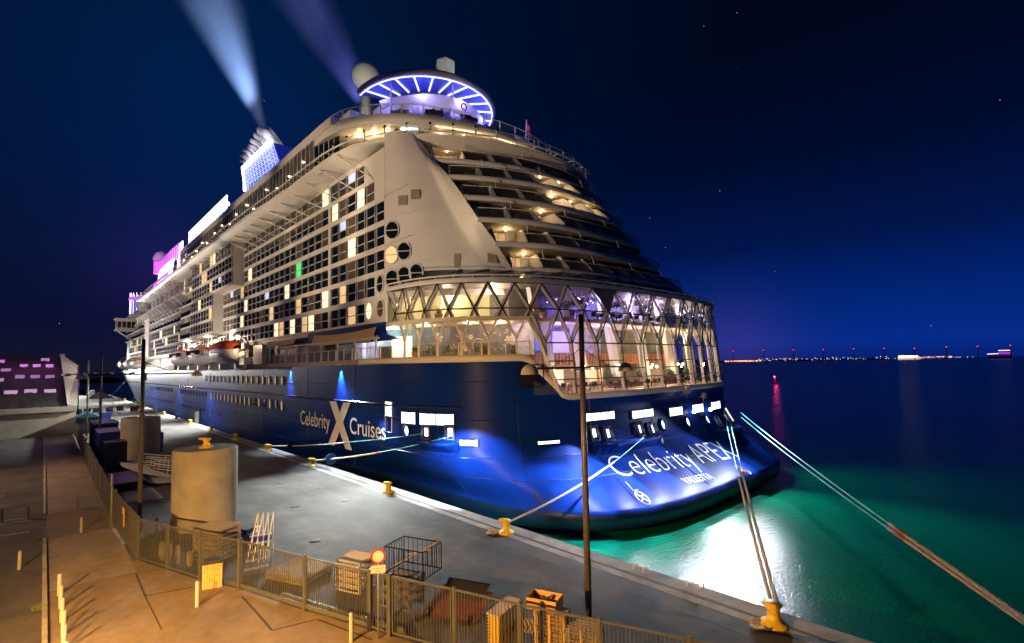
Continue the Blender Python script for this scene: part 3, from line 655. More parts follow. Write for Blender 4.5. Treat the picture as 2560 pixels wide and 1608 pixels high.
# slab edges with rounded port ends, soffits and floors
def inset(c, d): return offset(c, -d)
for k in range(7):
    c = DC[k]; z = DZ[k]; mb = MB()
    ci = [(p[0], p[1]) for p in offset(c, 3.6)]
    e0 = wing_curve(z)[-4]
    c = list(c)
    mb.band(c, z-.38, z+.14, .22)
    mb.build('deck_edge', M['white'], ship)
    mb = MB(); back = [(min(max(x, 27.5), 66), 62) for x, y in c]
    mb.loft([[(x, y, z-.2) for x, y in c], [(x, y, z-.2) for x, y in back]], smooth=False)
    mb.loft([[(x, y, z+.02) for x, y in c], [(x, y, z+.02) for x, y in back]], smooth=False)
    mb.build('terrace_deck', mat('cabin_deck', (.38, .33, .27), .7, noise=.15, nscale=2), ship)
LITC = {5: [0], 4: [3, 4], 3: [3, 4, 5, 9, 10], 2: [2, 10, 11], 1: [0, 11], 0: [0, 12]}
for k in range(6):
    c = DC[k]; z = DZ[k]; z1 = DZ[k+1]-.2; Lc = length(c); nb = int(Lc/3.35)
    up_ = DC[k+1]
    # back wall, 3.4 m behind the upper slab edge
    bw = offset(up_, 1.9); bw = [(26.5, bw[0][1]+2.5)]+bw
    # glass balustrade and rail
    mb = MB(); cc = inset(c, -.12); mb.loft([[(x, y, z+.14) for x, y in cc], [(x, y, z+1.05) for x, y in cc]]); mb.build('balustrade', M['glass'], ship)
    mb = MB(); mb.tube([(x, y, z+1.1) for x, y in cc], .045, 5); mb.build('handrail', M['white2'], ship)
    Sb = length(bw)
    for i in range(nb+1):
        s_ = i*3.35+.1; (x, y), (tx, ty) = at_s(cc, min(s_, Lc)); nx, ny = -ty, tx
        # partition between two cabins: reaches from the rail back to the wall, sloping front
        xb, yb = x+nx*4.6, y+ny*4.6; depth = 4.6
        f1 = .25; f2 = 2.0
        pl = [(x+nx*f1, y+ny*f1, z+.14), (x+nx*(f1+.15), y+ny*(f1+.15), z+.6), (x+nx*f2, y+ny*f2, z1-.15), (xb, yb, z1-.0), (xb, yb, z)]
        mb = MB(); q = .05
        a_ = [(px_-tx*q, py_-ty*q, pz) for px_, py_, pz in pl]; b__ = [(px_+tx*q, py_+ty*q, pz) for px_, py_, pz in pl]
        mb.face(a_); mb.face(b__[::-1])
        for j in range(5): mb.face([a_[j], a_[(j+1) % 5], b__[(j+1) % 5], b__[j]])
        mb.build('cabin_partition', M['white2'], ship)
        if i % 2: 
            mb = MB(); mb.tube([(x+nx*.1, y+ny*.1, z+1.1), (x+nx*.55, y+ny*.55, z1)], .04, 4); mb.build('rail_post', M['white2'], ship)
        if i < nb:
            (xa, ya), _ = at_s(cc, min(s_+.2, Lc)); (xc_, yc_), (t2x, t2y) = at_s(cc, min(s_+3.15, Lc)); d_ = 4.1
            A_ = (xa+nx*d_, ya+ny*d_); B_ = (xc_-t2y*d_, yc_+t2x*d_); lit = i in LITC[k]
            mb = MB()
            mb.loft([[(A_[0], A_[1], z), (B_[0], B_[1], z)], [(A_[0], A_[1], z1+.2), (B_[0], B_[1], z1+.2)]], mi=0, smooth=False)
            g = lambda u, zz, o=.06: (A_[0]+(B_[0]-A_[0])*u-nx*o, A_[1]+(B_[1]-A_[1])*u-ny*o, zz)
            mb.face([g(.06, z+.1), g(.62, z+.1), g(.62, z1-.1), g(.06, z1-.1)], 1)
            for u in (.06, .34, .62): mb.tube([g(u, z+.05, .1), g(u, z1-.08, .1)], .05, 4, 2)
            mb.tube([g(.06, z1-.1, .1), g(.62, z1-.1, .1)], .04, 4, 2)
            mb.build('cabin_door_wall', [M['white2'], M['lit'] if lit else M['pane'], M['dgrey']], ship)
            if lit:
                lx, ly = (xa+xc_)/2+nx*2.6, (ya+yc_)/2+ny*2.6
                lamp('cabin_light', 'POINT', (lx, ly, z1-.35), 85 if not (k == 3 and i == 3) else 190, (1, .62, .30), size=.12)
                MB().sphere((lx, ly, z1-.1), .1, 8, 6).build('ceiling_lamp', M['lamp'], ship)
# balustrade blanks are children of the ship; the flat side wall ---------------------------------
RB = [15.87, 18.45, 20.98, 23.5, 26.05, 28.58, 31.05]; RH = 1.98
def lit_kind(rnd):
    return 'lit' if rnd < .05 else 'litw' if rnd < .11 else 'paneb' if rnd < .2 else 'litc' if rnd < .215 else 'pane'
rw = random.Random(11)
LITSET = {(0, 3): 'lit', (0, 8): 'litw', (0, 9): 'lit', (0, 11): 'litw', (0, 13): 'lit', (0, 14): 'litw', (1, 2): 'paneb', (1, 4): 'lit', (1, 6): 'litw', (1, 10): 'lit', (1, 15): 'lit', (2, 3): 'paneb', (2, 12): 'litw', (3, 3): 'litw', (3, 4): 'paneb', (3, 10): 'litg', (4, 3): 'paneb', (4, 4): 'litc', (4, 6): 'paneb', (5, 1): 'paneb', (5, 2): 'litw', (5, 4): 'paneb', (5, 5): 'litw', (6, 1): 'lit', (6, 3): 'litc', (6, 6): 'litw', (6, 8): 'paneb', (4, 7): 'pane', (5, 12): 'paneb', (2, 16): 'litc', (2, 21): 'litw', (2, 23): 'litc'}
def window(y0, y1, z0, z1, X, kind, name='window', merge=None):
    mb = merge if merge is not None else MB(); zm = z0+(z1-z0)*.47
    mi = {'pane': 0, 'paneb': 1, 'lit': 2, 'litw': 3, 'litc': 4, 'litg': 5}[kind]
    mi2 = mi if kind not in ('litc',) else 0
    mb.face([(X+.12, y0, z0), (X+.12, y1, z0), (X+.12, y1, zm), (X+.12, y0, zm)], mi2)
    mb.face([(X+.12, y0, zm), (X+.12, y1, zm), (X+.12, y1, z1), (X+.12, y0, z1)], mi)
    mb.box((X+.05, y0, zm-.045), (X+.13, y1, zm+.045), 6)
    mb.box((X+.04, y0-.06, z0), (X+.13, y0, z1), 6); mb.box((X+.04, y1, z0), (X+.13, y1+.06, z1), 6)
    mb.box((X+.03, y1+.06, z0), (X+.13, y1+.22, z1), 7)
    if merge is None: return mb.build(name, WM, ship)
WM = [M['pane'], M['paneb'], M['lit'], M['litw'], M['litc'], M['litg'], M['white2'], M['black']]
NWIN = [0]; rest = MB()
def put_window(y0, y1, z0, z1, X, kind):
    NWIN[0] += 1
    if NWIN[0] <= 98: window(y0, y1, z0, z1, X, kind)
    else: window(y0, y1, z0, z1, X, kind, merge=rest)
def wall(X, Y0, Y1, z0, z1, rows, cols, back=.28, name='side_wall', th=.3):
    """wall with real openings: bands between the rows, piers between columns"""
    mb = MB(); zz = z0
    for (a, b_) in rows:
        if a > zz+.01: mb.box((X, Y0, zz), (X+th, Y1, a))
        yy = Y0
        for (c0, c1) in cols:
            if c0 > yy+.01: mb.box((X+.002, yy, a-.002), (X+th, c0, b_+.002))
            yy = c1
        if yy < Y1-.01: mb.box((X+.002, yy, a-.002), (X+th, Y1, b_+.002))
        zz = b_
    if zz < z1: mb.box((X, Y0, zz), (X+th, Y1, z1))
    return mb.build(name, M['white'], ship)
colsA = [(45.96, 47.75), (48.05, 49.95), (50.35, 52.2), (52.5, 54.55), (54.9, 56.75), (57.05, 58.95)]
startrow = [2, 1, 0, 0, 0, 1, 2]
# section A as one wall: wide glazed openings per row
mb = MB(); zz = 15.6
for r_, zb in enumerate(RB):
    y0 = colsA[startrow[r_]][0]
    mb.box((25, 45.8, zz), (25.3, 59.75, zb)); mb.box((25.001, 45.8, zb), (25.3, y0-.06, zb+RH)); mb.box((25.001, 59.0, zb), (25.3, 59.75, zb+RH)); zz = zb+RH
mb.box((25, 45.8, zz), (25.3, 59.75, 33.55)); mb.build('side_wall', M['white'], ship)
for r_, zb in enumerate(RB):
    for i, (a, b_) in enumerate(colsA):
        if i >= startrow[r_]: put_window(a, b_-.16, zb, zb+RH, 25.0, LITSET.get((r_, i), 'pane'))
def rowsec(X, Y0, Y1, rws, z0, z1, pitch=2.18, base=6, w_=1.86, pier=.0, name='side_wall', p_lit=1.0, ztop=None):
    mb = MB(); zz = z0
    for r_ in rws:
        zb = RB[r_]; mb.box((X, Y0, zz), (X+.3, Y1, zb)); zz = zb+RH
    mb.box((X, Y0, zz), (X+.3, Y1, z1)); mb.build(name, M['white'], ship)
    n = int((Y1-Y0)/pitch); sp = (Y1-Y0)/n
    for i in range(n):
        for r_ in rws:
            zb = RB[r_]; a = Y0+i*sp+.02; kd = LITSET.get((r_, base+i)) if base is not None else None
            if kd is None: kd = lit_kind(rw.random()/p_lit)
            if base == 6 and i < 14: kd = LITSET.get((r_, base+i), 'paneb' if rw.random() < .13 else 'pane')
            put_window(a, a+sp-.32, zb, zb+RH, X, kd)
rowsec(25.0, 59.75, 95.4, range(7), 15.6, 33.55)
rowsec(25.0, 95.4, 109, [0, 1, 2, 3], 15.6, 26.05, base=None)
rowsec(25.0, 109, 128, [0], 15.6, 18.2, base=None)
# blocks of cabins that stand out from the side
def block(X, Y0, Y1, z0, z1, rws):
    rowsec(X, Y0, Y1, rws, z0, z1, base=None, name='cabin_block_wall')
    mb = MB().box((X+.3, Y0-.002, z0), (25.2, Y0+.4, z1)); mb.box((X, Y0-.01, z0-.35), (25.2, Y1, z0-.002)); mb.box((X+.3, Y1-.4, z0), (25.2, Y1-.01, z1)); mb.build('cabin_block_side', M['white'], ship)
block(23.0, 95.4, 127, 26.0, 33.5, [4, 5, 6])
block(23.0, 109, 128, 18.2, 25.9, [1, 2, 3])
# open balconies further forward: dark recesses, slabs, partitions, some lit
def balconies(X, Y0, Y1, rws, pitch, plit=.2, zoff=0):
    n = int((Y1-Y0)/pitch); sp = (Y1-Y0)/n
    mb = MB()
    for r_ in list(rws)+[max(rws)+1]:
        zb = RB[0]+2.54*r_+zoff; mb.box((X, Y0, zb-.45), (X+2.4, Y1, zb-.02))
    mb.build('balcony_slab', M['white'], ship)
    for i in range(n+1):
        mb = MB(); mb.box((X+.1, Y0+i*sp-.07, RB[0]+2.54*min(rws)+zoff), (X+2.3, Y0+i*sp+.07, RB[0]+2.54*max(rws)+zoff+2.07)); mb.build('balcony_partition', M['white'], ship)
    mb = MB()
    for r_ in rws:
        zb = RB[0]+2.54*r_+zoff; mb.box((X+.02, Y0, zb), (X+.06, Y1, zb+.95))
    mb.build('balcony_glass', M['pane'], ship)
    mb = MB()
    for r_ in rws:
        zb = RB[0]+2.54*r_+zoff
        for i in range(n):
            q = rw.random(); mi = 3 if q < plit*.4 else 2 if q < plit else 1 if q < plit+.3 else 0
            mb.face([(X+2.3, Y0+i*sp, zb), (X+2.3, Y0+(i+1)*sp, zb), (X+2.3, Y0+(i+1)*sp, zb+2.1), (X+2.3, Y0+i*sp, zb+2.1)], mi)
            if q < plit: lamp('balcony_light', 'POINT', (X+1.4, Y0+(i+.5)*sp, zb+1.8), 60, (1, .72, .42), size=.1) if q < plit*.3 else None
    mb.build('balcony_doors', WM, ship)
balconies(23.2, 128.4, 139.9, [1, 2, 3, 4], 2.9, .35)
rowsec(24.9, 128.4, 152, [0], 15.6, 18.2, base=None)
balconies(24.3, 140, 197, [3, 4], 3.0, .35); rowsec(24.9, 140, 197.5, [1, 2], 18.0, 23.2, base=None, p_lit=1.6)
rowsec(24.9, 152, 197.5, [0], 15.6, 18.2, base=None); rowsec(24.7, 128, 197.5, [5, 6], 28.3, 33.6, base=None, p_lit=1.3)
mb = MB().box((24.2, 197.5, 14.5), (26, 206.5, 30.5)); mb.box((24.9, 139.85, 13), (25.4, 140.6, 33)); mb.build('stair_tower', M['white'], ship)
balconies(24.3, 206.5, 262, [3, 4], 3.0, .5); rowsec(24.9, 206.5, 262, [0, 1, 2], 15.6, 23.2, base=None, p_lit=1.5)
rowsec(24.9, 206.5, 262, [5], 28.3, 31.4, base=None, p_lit=2)
rest.build('window_rows', WM, ship)['kind'] = 'stuff'
# soffit of the overhanging pool deck, walkway and its rails
Wp = catmull([(20.9, 197), (20.9, 150), (21.0, 110), (21.2, 84), (21.7, 66), (22.3, 57), (22.9, 52), (24.2, 48.4), (26.8, 44.9), (29.8, 42.4), (34.2, 40.1), (39.4, 38.8), (44, 38.6), (47.6, 39.2), (51, 40.6), (54, 43), (56.5, 47), (58, 52), (58.5, 60)], 1.2)
def wz(y): return 33.5 if y > 64 else 33.5+1.5*min(1, (64-y)/19)
mb = MB()
mb.loft([[(x, y, wz(y)-.32) for x, y in Wp], [(x, y, wz(y)+.12) for x, y in Wp]])
ins = [(max(x, 25.2) if y > 47.6 else x+.0, y) for x, y in Wp]; ins = [(25.3, y) if y > 46.5 else (x+1.2, y+2.6) for x, y in Wp]
mb.loft([[(x, y, wz(y)-.32) for x, y in Wp], [(x, y, min(wz(y)-.45, 33.45 if y > 50 else 40)) for x, y in ins]])
mb.loft([[(x, y, wz(y)+.12) for x, y in Wp], [(30 if y > 60 else x+3.2, y+(0 if y > 60 else 4), wz(y)+.10) for x, y in Wp]], smooth=False)
mb.build('overhanging_deck', M['white'], ship)
mb = MB()
out = [(x-.9, y) if y > 52 else p for (x, y), p in zip(Wp, offset(Wp, -.9))]
for o_, dz in ((.0, .0), (.9, .0)):
    mb.tube([(x+(b_[0]-x)*(1 if o_ else 0), y+(b_[1]-y)*(1 if o_ else 0), wz(y)+.05) for (x, y), b_ in zip(Wp, out)], .09, 5)
for i in range(0, len(Wp), 2):
    (x, y), b_ = Wp[i], out[i]; mb.tube([(x, y, wz(y)+.05), (b_[0], b_[1], wz(y)+.05)], .05, 4)
mb.build('walkway_frame', M['white2'], ship)
mb = MB()
for h_ in (.5, 1.15): mb.tube([(x, y, wz(y)+h_) for x, y in Wp if y < 52], .035, 4)
W2 = resample([p for p in Wp if p[1] < 56 or p[0] > 50], 26)
for x, y in W2: mb.box((x-.05, y-.05, wz(y)), (x+.05, y+.05, wz(y)+1.3)); mb.box((x-.1, y-.1, wz(y)+1.15), (x+.1, y+.1, wz(y)+1.35), 1); mb.box((x-.1, y-.1, wz(y)+.45), (x+.1, y+.1, wz(y)+.62), 1)
mb.build('walkway_railing', [M['white2'], M['black']], ship)
for i in range(30):
    y = 50+i*4.35
    if y > 128: break
    mb = MB(); mb.tube([(22.4, y+2.2, wz(y)-.4), (24.98, y-1.8, 30.9 if y < 95 else 31)], .075, 5); mb.tube([(22.4, y+2.2, wz(y)-.42), (24.9, y+2.2, 33.0)], .05, 4); mb.build('overhang_brace', M['white2'], ship)
# glazed upper deck on the side
mb = MB(); mb.box((22.9, 57, 33.6), (23.1, 138.9, 34.1)); mb.box((22.85, 54, 38.35), (26, 140, 39.25)); mb.box((22.86, 139.4, 33.6), (27, 140, 39.2)); mb.build('upper_deck_fascia', M['white'], ship)
mb = MB()
mb.face([(23.0, 59, 34.1), (23.0, 139, 34.1), (23.0, 139, 38.36), (23.0, 59, 38.36)], 0)
for i in range(60):
    y = 59+i*1.36; mb.box((22.93, y, 34.1), (23.02, y+.09, 38.36), 1)
mb.face([(23.0, 59.1, 34.1), (24.0, 54.3, 34.1), (24.0, 54.3, 38.36), (23.0, 59.1, 38.36)], 2)
for i in range(5): u = i/5; mb.box((22.97+u, 59.1-4.8*u, 34.1), (23.1+u, 59.2-4.8*u, 38.36), 1)
mb.build('glass_screen', [M['glassd'], M['white2'], M['pane']], ship)
for i in range(16):
    y = 61+i*5+rw.random()*2; MB().sphere((22.9, y, 35.5+rw.random()*2), .1, 6, 5).build('window_light', M['lamp'], ship)
# roof deck band
B = catmull([(22.9, 140), (22.9, 90), (23, 64), (23.2, 54.5), (24.8, 50.6), (28, 47.2), (32.2, 45), (37, 43.5), (43, 43.2), (48, 44.3), (52, 46.6), (54.5, 50), (55, 58), (55, 70)], 1)
Bz = lambda y: 38.9
mb = MB(); Bs = [p for p in B if p[1] < 60 or p[0] > 50]
mb.loft([[(x, y, 37.45) for x, y in Bs], [(x, y, 38.62) for x, y in Bs]]); bi = [(36+(x-36)*.6 if y < 60 else x, y+9) for x, y in Bs]
mb.loft([[(x, y, 37.45) for x, y in Bs], [(x, y, 37.75) for x, y in bi]], smooth=False)
mb.loft([[(x, y, 38.62) for x, y in Bs], [(x, y, 38.70) for x, y in bi]], smooth=False)
mb.build('roof_deck_fascia', M['white'], ship)
mb = MB().box((23.3, 54, 38.9), (55, 139, 39.0)); mb.build('roof_deck', M['grey'], ship)
mb = MB(); bb = [(x, y) for x, y in offset(Bs, 5.0)]
mb.loft([[(x, y, 34.9) for x, y in bb], [(x, y, 37.8) for x, y in bb]]); mb.build('lounge_wall', mat('cream_wall', (.62, .52, .38), .6), ship)
(gx, gy), (gtx, gty) = at_s(Bs, 14.5)
mb = MB().obox((gx-gty*2.5, gy+gtx*2.5, 36.3), (gtx, gty, 0), 1.6, (0, 0, 1), 1.45, 1.2); mb.build('glass_cabin', mat('grey_green_glass', (.10, .13, .12), .15), ship)
MB().obox((gx-gty*1.2, gy+gtx*1.2, 37.5), (gtx, gty, 0), .9, (0, 0, 1), .12, .05).build('deck_strip_light', M['lampw'], ship)
for s_ in (7.5, 9.6, 11.4, 18.5, 21.6, 24.8, 28, 31.5, 35):
    (x, y), (tx, ty) = at_s(Bs, s_); lx, ly = x-ty*2.3, y+tx*2.3
    MB().sphere((lx, ly, 37.5), .16, 8, 6).build('ceiling_lamp', M['lamp'], ship)
    lamp('deck_light', 'POINT', (lx, ly, 37.2), 130, (1, .60, .26), size=.15)
for s_ in (3, 6, 9, 12): 
    (x, y), (tx, ty) = at_s(Bs, s_); MB().sphere((x-ty*1, y+tx*1, 35.5), .1, 8, 6).build('deck_lamp', M['lamp'], ship)
MB().tube([(x, y, 37.5) for x, y in offset(Bs, -.05) if x > 31], .05, 4).build('led_strip', mat('warm_led', (1, .8, .5), .5, emit=(1, .62, .28), es=4), ship)
# roof railing in glass
Rr = offset(B, .35); mb = MB(); mb.loft([[(x, y, 38.65) for x, y in Rr], [(x, y, 39.85) for x, y in Rr]]); mb.build('roof_balustrade', M['clear'], ship)
mb = MB(); mb.tube([(x, y, 39.9) for x, y in Rr], .05, 4)
for x, y in resample(Rr, 62): mb.box((x-.05, y-.05, 38.6), (x+.05, y+.05, 39.95))
mb.build('roof_railing', M['white2'], ship)
# sunset bar: drum, palm mural, canopy with lit spokes
C0 = (36.2, 55.5); RC = 9.2
def cy(r_, a, z): return (C0[0]+r_*math.sin(a), C0[1]-r_*math.cos(a), z)   # a = 0 points aft
AN = [R(-92+i*4.2) for i in range(46)]
mb = MB(); mb.loft([[cy(7.3, a, 39.0) for a in AN], [cy(7.3, a, 42.6) for a in AN], [cy(6.3, a, 43.3) for a in AN]]); mb.build('bar_wall', M['white'], ship)
zc = lambda a: 44.0+.55*math.cos(a)
mb = MB(); mb.loft([[cy(RC, a, zc(a)) for a in AN], [cy(RC+.25, a, zc(a)+.35) for a in AN], [cy(RC, a, zc(a)+.75) for a in AN], [cy(5, a, zc(a)+1.1) for a in AN], [cy(.1, a, zc(a)+1.2) for a in AN]]); 
mb.build('canopy', M['white'], ship)
mb = MB(); mb.loft([[cy(RC-.05, a, zc(a)+.02) for a in AN], [cy(4.2, a, zc(a)+.7) for a in AN]]); mb.build('canopy_underside', mat('canopy_blue_panel', (.10, .16, .75), .5), ship)
mb = MB(); mb.tube([cy(RC-.25, a, zc(a)-.02) for a in AN], .075, 5); mb.build('led_strip', M['strip'], ship)
for i in range(13):
    a = R(-84+i*14.4); mb = MB(); mb.tube([cy(RC-.3, a, zc(a)), cy(5.0, a, zc(a)+.45)], .10, 5); mb.build('canopy_spoke', M['strip'], ship)
mb = MB()
for a in (-62, -8, 50, 88): mb.tube([cy(RC-1.2, R(a), 39), cy(RC-1.2, R(a), zc(R(a))+.2)], .11, 6)
mb.build('canopy_post', M['white2'], ship)
AF = [R(-75+i*5) for i in range(33)]
mb = MB(); mb.loft([[cy(8.0, a, 42.9+.25*math.cos(a*3)) for a in AF], [cy(7.5, a, 42.3-.5*abs(math.cos(a*1.6))) for a in AF], [cy(6.8, a, 41.9+.2*math.sin(a*4)) for a in AF]]); mb.build('fabric_sail', mat('white_sail', (.85, .85, .9), .7), ship)
# palm leaves of the mural
mb = MB()
def leaf(a, z, r_, n, spread, w_):
    for i in range(n):
        q = R(-spread/2+spread*i/(n-1)); l_ = r_*(.85+.25*math.sin(i*2.1))
        for sgn in (1,):
            da = math.sin(q)*l_/7.4; dz = math.cos(q)*l_
            mb.face([cy(7.36, R(a), z), cy(7.37, R(a)+da*.6-w_/7.4*math.cos(q), z+dz*.6+w_*math.sin(q)), cy(7.38, R(a)+da, z+dz), cy(7.37, R(a)+da*.6+w_/7.4*math.cos(q), z+dz*.6-w_*math.sin(q))])
leaf(-38, 40.1, 1.9, 22, 170, .03); leaf(-54, 40.0, 1.5, 5, 110, .22); leaf(-12, 40.0, 2.0, 13, 150, .20); leaf(8, 40.1, 1.6, 9, 120, .17); leaf(30, 40.0, 1.2, 7, 120, .10); leaf(50, 40.2, 1.3, 13, 150, .07)
mb.build('palm_mural', mat('mural_blue', (.02, .03, .16), .6), ship)
for a, e_ in ((-70, 500), (-35, 800), (0, 900), (35, 900), (70, 700)):
    lamp('bar_light', 'POINT', cy(8.7, R(a), 42.6), e_*.36, (.26, .24, 1), size=.3)
for a in range(-60, 80, 22): lamp('bar_uplight', 'POINT', cy(7.7, R(a), 39.3), 60, (.55, .45, 1), size=.1)
MB().sphere((37.2, 73, 55.0), 2.25, 28, 18).build('radome', M['white'], ship)
p_ = hy(916, 193, 74); children(ship)[-1].location = Vector(children(ship)[-1].location)+Vector((p_.x-37.2, 74-73, p_.z-55.0)); 
mb = MB(); mb.tube([(p_.x, 74, 39), (p_.x, 74, p_.z-1.5)], .9, 10); mb.box((27, 58, 39), (44, 66, 43.0)); mb.build('radome_mast', M['white'], ship)
p_ = hy(1113, 178, 57); mb = MB(); mb.lathe([(1.45, -1.5), (1.45, 1.0), (1.2, 1.35), (.01, 1.4)], (p_.x, 57, p_.z), 6, smooth=False); mb.build('vent_housing', M['white'], ship)
lamp('vent_flood', 'SPOT', (p_.x-3, 50, p_.z-1.2), 700, (.95, 1, .9), (p_.x, 57, p_.z), .2, 60, .5)
lamp('radome_flood', 'SPOT', (24, 62, 42), 9000, (1, .93, .7), (p_.x-12, 74, 53), .2, 70, .5)
# funnel
e_ = MB(); f0 = (25.5, 92); 
def fq(px, py, Y): p = hy(px, py, Y); return (p.x, p.y, p.z)
FY0, FY1 = 88, 104
pa, pb, pc, pd = fq(708, 448, FY0), fq(612, 440, FY1), fq(676, 372, FY0), fq(606, 424, FY1)
X_ = 29
T0, T1, P2, P3 = hx(684, 357, X_), hx(612, 424, X_), hx(618, 454, X_), hx(704, 391, X_)
P = [tuple(T0), tuple(T1), tuple(P2), tuple(P3)]; P[2] = (X_, P2.y, P2.z-2); P[3] = (X_, P3.y, P3.z-2)
Q = [(x+7, y, z) for x, y, z in P]; mb = MB(); mb.face(P); mb.face(Q[::-1])
for j in range(4): mb.face([P[j], P[(j+1) % 4], Q[(j+1) % 4], Q[j]])
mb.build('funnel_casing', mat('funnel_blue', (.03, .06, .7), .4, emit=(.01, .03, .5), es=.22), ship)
mb = MB()
for k in range(1, 6):
    u = k/6; a = Vector(P[0]).lerp(Vector(P[3]), u); b_ = Vector(P[1]).lerp(Vector(P[2]), u); mb.tube([a+Vector((-.3, 0, 0)), b_+Vector((-.3, 0, 0))], .06, 5)
for k in range(13):
    u = k/12; a = T0.lerp(T1, u); b_ = Vector(P[3]).lerp(Vector(P[2]), u); mb.tube([a+Vector((-.2, 0, 0)), b_+Vector((-.2, 0, 0))], .05, 4)
for r_ in range(5):
    for k in range(11):
        a = Vector(P[0]).lerp(Vector(P[3]), (r_+.5)/6); b_ = Vector(P[1]).lerp(Vector(P[2]), (r_+.5)/6); c_ = a.lerp(b_, (k+.5)/11); mb.obox(c_+Vector((-.25, 0, 0)), (0, 1, .4), .28, (.5, 0, 1), .22, .04, 1)
mb.build('funnel_louvres', [mat('funnel_led', (.4, .4, 1), .5, emit=(.32, .40, 1), es=1.7), mat('scoop_white', (.6, .6, .9), .5, emit=(.5, .55, 1), es=.9)], ship)
mb = MB(); mb.tube([T0+Vector((-.4, 0, .2)), T1+Vector((-.4, 0, .2)), Vector(P[2])+Vector((-.4, 0, 0))], .34, 6); mb.build('led_strip', mat('white_led', (1, 1, 1), .5, emit=(.85, .85, 1), es=4), ship)
for i, (tx, ty, r_) in enumerate(((655, 322, .85), (644, 334, .68), (634, 347, .62), (627, 358, .40), (622, 363, .40), (614, 371, .58), (607, 383, .56), (604, 396, .36))):
    b_ = T0.lerp(T1, .03+i/7.6)+Vector((1.2, 0, -.5)); tp = hx(tx, ty, X_+1.2); mb = MB(); e1 = b_.lerp(tp, .7); mb.tube([b_, e1, tp+Vector((0, .5, -.25))], r_, 12); mb.build('exhaust_pipe', M['white2'], ship)
mb = MB(); mb.tube([hx(706, 365, X_+2), hx(672, 317, X_+2)], .3, 8); mb.build('mast_pole', M['white2'], ship)
lamp('funnel_flood', 'POINT', (X_-3, T0.y+4, T0.z+4), 900, (.9, .85, 1), size=.4)
lamp('funnel_flood', 'POINT', (X_-3, T1.y-2, T1.z+3), 900, (.8, .8, 1), size=.4)
# white lattice screen beyond the funnel, pink sun deck, tower, forward decks
mb = MB()
sa, sb = hx(568, 488, 24), hx(474, 574, 24)
for i in range(26):
    y = sa.y+(sb.y-sa.y)*i/25; zt = 39.3+(sa.z-39.3)*1.0; mb.box((23.9, y, 39.2), (24.05, y+.42, zt))
mb.box((23.85, sa.y, sa.z-.3), (24.1, sb.y+.3, sa.z)); mb.tube([(23.8, sa.y, 41.6), (23.8, sb.y, 41.6)], .08, 4)
mb.build('lattice_screen', M['screen'], ship)
mb = MB(); 
for i in range(9): mb.box((24.2, sb.y-1, 39.2+i*.52), (30, sb.y+.3, 39.4+i*.52))
mb.build('screen_return', M['screen'], ship)
for yy in (100, 110, 122): lamp('roof_flood', 'POINT', (23.6, yy, 41.2), 350, (.85, 1, .95), size=.2); MB().sphere((23.4, yy, 40.9), .35, 8, 6).build('roof_flood_lamp', M['lampw'], ship)
PK = catmull([(21.0, 140.5), (20.7, 150), (20.9, 160), (21.9, 170), (23.9, 178), (27.5, 186)], 1.5)
mb = MB(); mb.loft([[(x+.5, y, 34.0) for x, y in PK], [(x+.9, y, 37.8) for x, y in PK]]); mb.build('sun_deck_screen', M['pinkw'], ship)
mb = MB(); mb.loft([[(x-.25, y, 33.45) for x, y in PK], [(x-.25, y, 34.15) for x, y in PK]]); mb.build('sun_deck_edge', M['pink'], ship)
mb = MB()
for i, (x, y) in enumerate(resample(PK, 26)): mb.box((x+1.5, y, 37.8), (x+1.7, y+.35, 41.3-(i*.04)), 0)
mb.build('sun_deck_lattice', M['pink'], ship)
mb = MB().box((23.3, 140.1, 34), (23.5, 146, 42)); mb.build('sun_deck_panel', M['pinkw'], ship)
p_ = hy(405, 648, 178); MB().sphere((p_.x, 178, p_.z), 2.3, 20, 14).build('radome', M['white'], ship); mb = MB(); mb.tube([(p_.x, 178, p_.z-4.5), (p_.x, 178, p_.z-1.2)], 2.0, 16); mb.build('radome_base', M['pink'], ship)
lamp('pink_flood', 'POINT', (p_.x-6, 172, p_.z+1), 1100, (.8, .3, 1), size=.5); lamp('pink_flood', 'POINT', (19.0, 160, 36.0), 900, (.85, .3, 1), size=.5)
tc_ = hx(350, 790, 27.5); mb = MB(); mb.tube([(tc_.x+1, tc_.y, 34), (tc_.x+1, tc_.y, 39.5)], 4.3, 20, 0); mb.lathe([(4.6, 39.4), (4.9, 39.9), (4.6, 40.6)], (tc_.x+1, tc_.y, 0), 20, 1)
for i in range(20): a = 2*math.pi*i/20; mb.box((tc_.x+1+4.35*math.cos(a)-.08, tc_.y+4.35*math.sin(a)-.08, 34), (tc_.x+1+4.35*math.cos(a)+.08, tc_.y+4.35*math.sin(a)+.08, 42.3), 2)
mb.build('glass_tower', [M['bluel'], M['pink'], M['pinkw']], ship)
# decks under the sun deck: overhang soffits, posts, forward blocks
mb = MB()
mb.box((20.9, 140, 33.3), (25.3, 196, 33.55)); mb.box((21.6, 134, 28.0), (25.3, 182, 28.35)); mb.box((21.6, 182, 28.0), (25.3, 205, 28.3))
mb.box((22.6, 206, 31.5), (26, 250, 32.0)); mb.box((26, 206, 32), (75, 258, 36.3)); mb.box((25.5, 215, 36.3), (75, 256, 38.2)); mb.box((25.2, 212, 36.2), (75, 262, 36.6))
mb.build('forward_deck', M['white'], ship)
for i in range(17):
    y = 137+i*3.6; mb = MB(); mb.tube([(21.5, y+2, 33.3), (24.8, y-2, 28.6)], .09, 4); mb.build('overhang_brace', M['white2'], ship)
for i in range(13):
    y = 137+i*5.2; mb = MB(); mb.tube([(22, y+2, 28.0), (24.8, y-2.5, 23.4)], .09, 4); mb.build('overhang_brace', M['white2'], ship)
mb = MB()
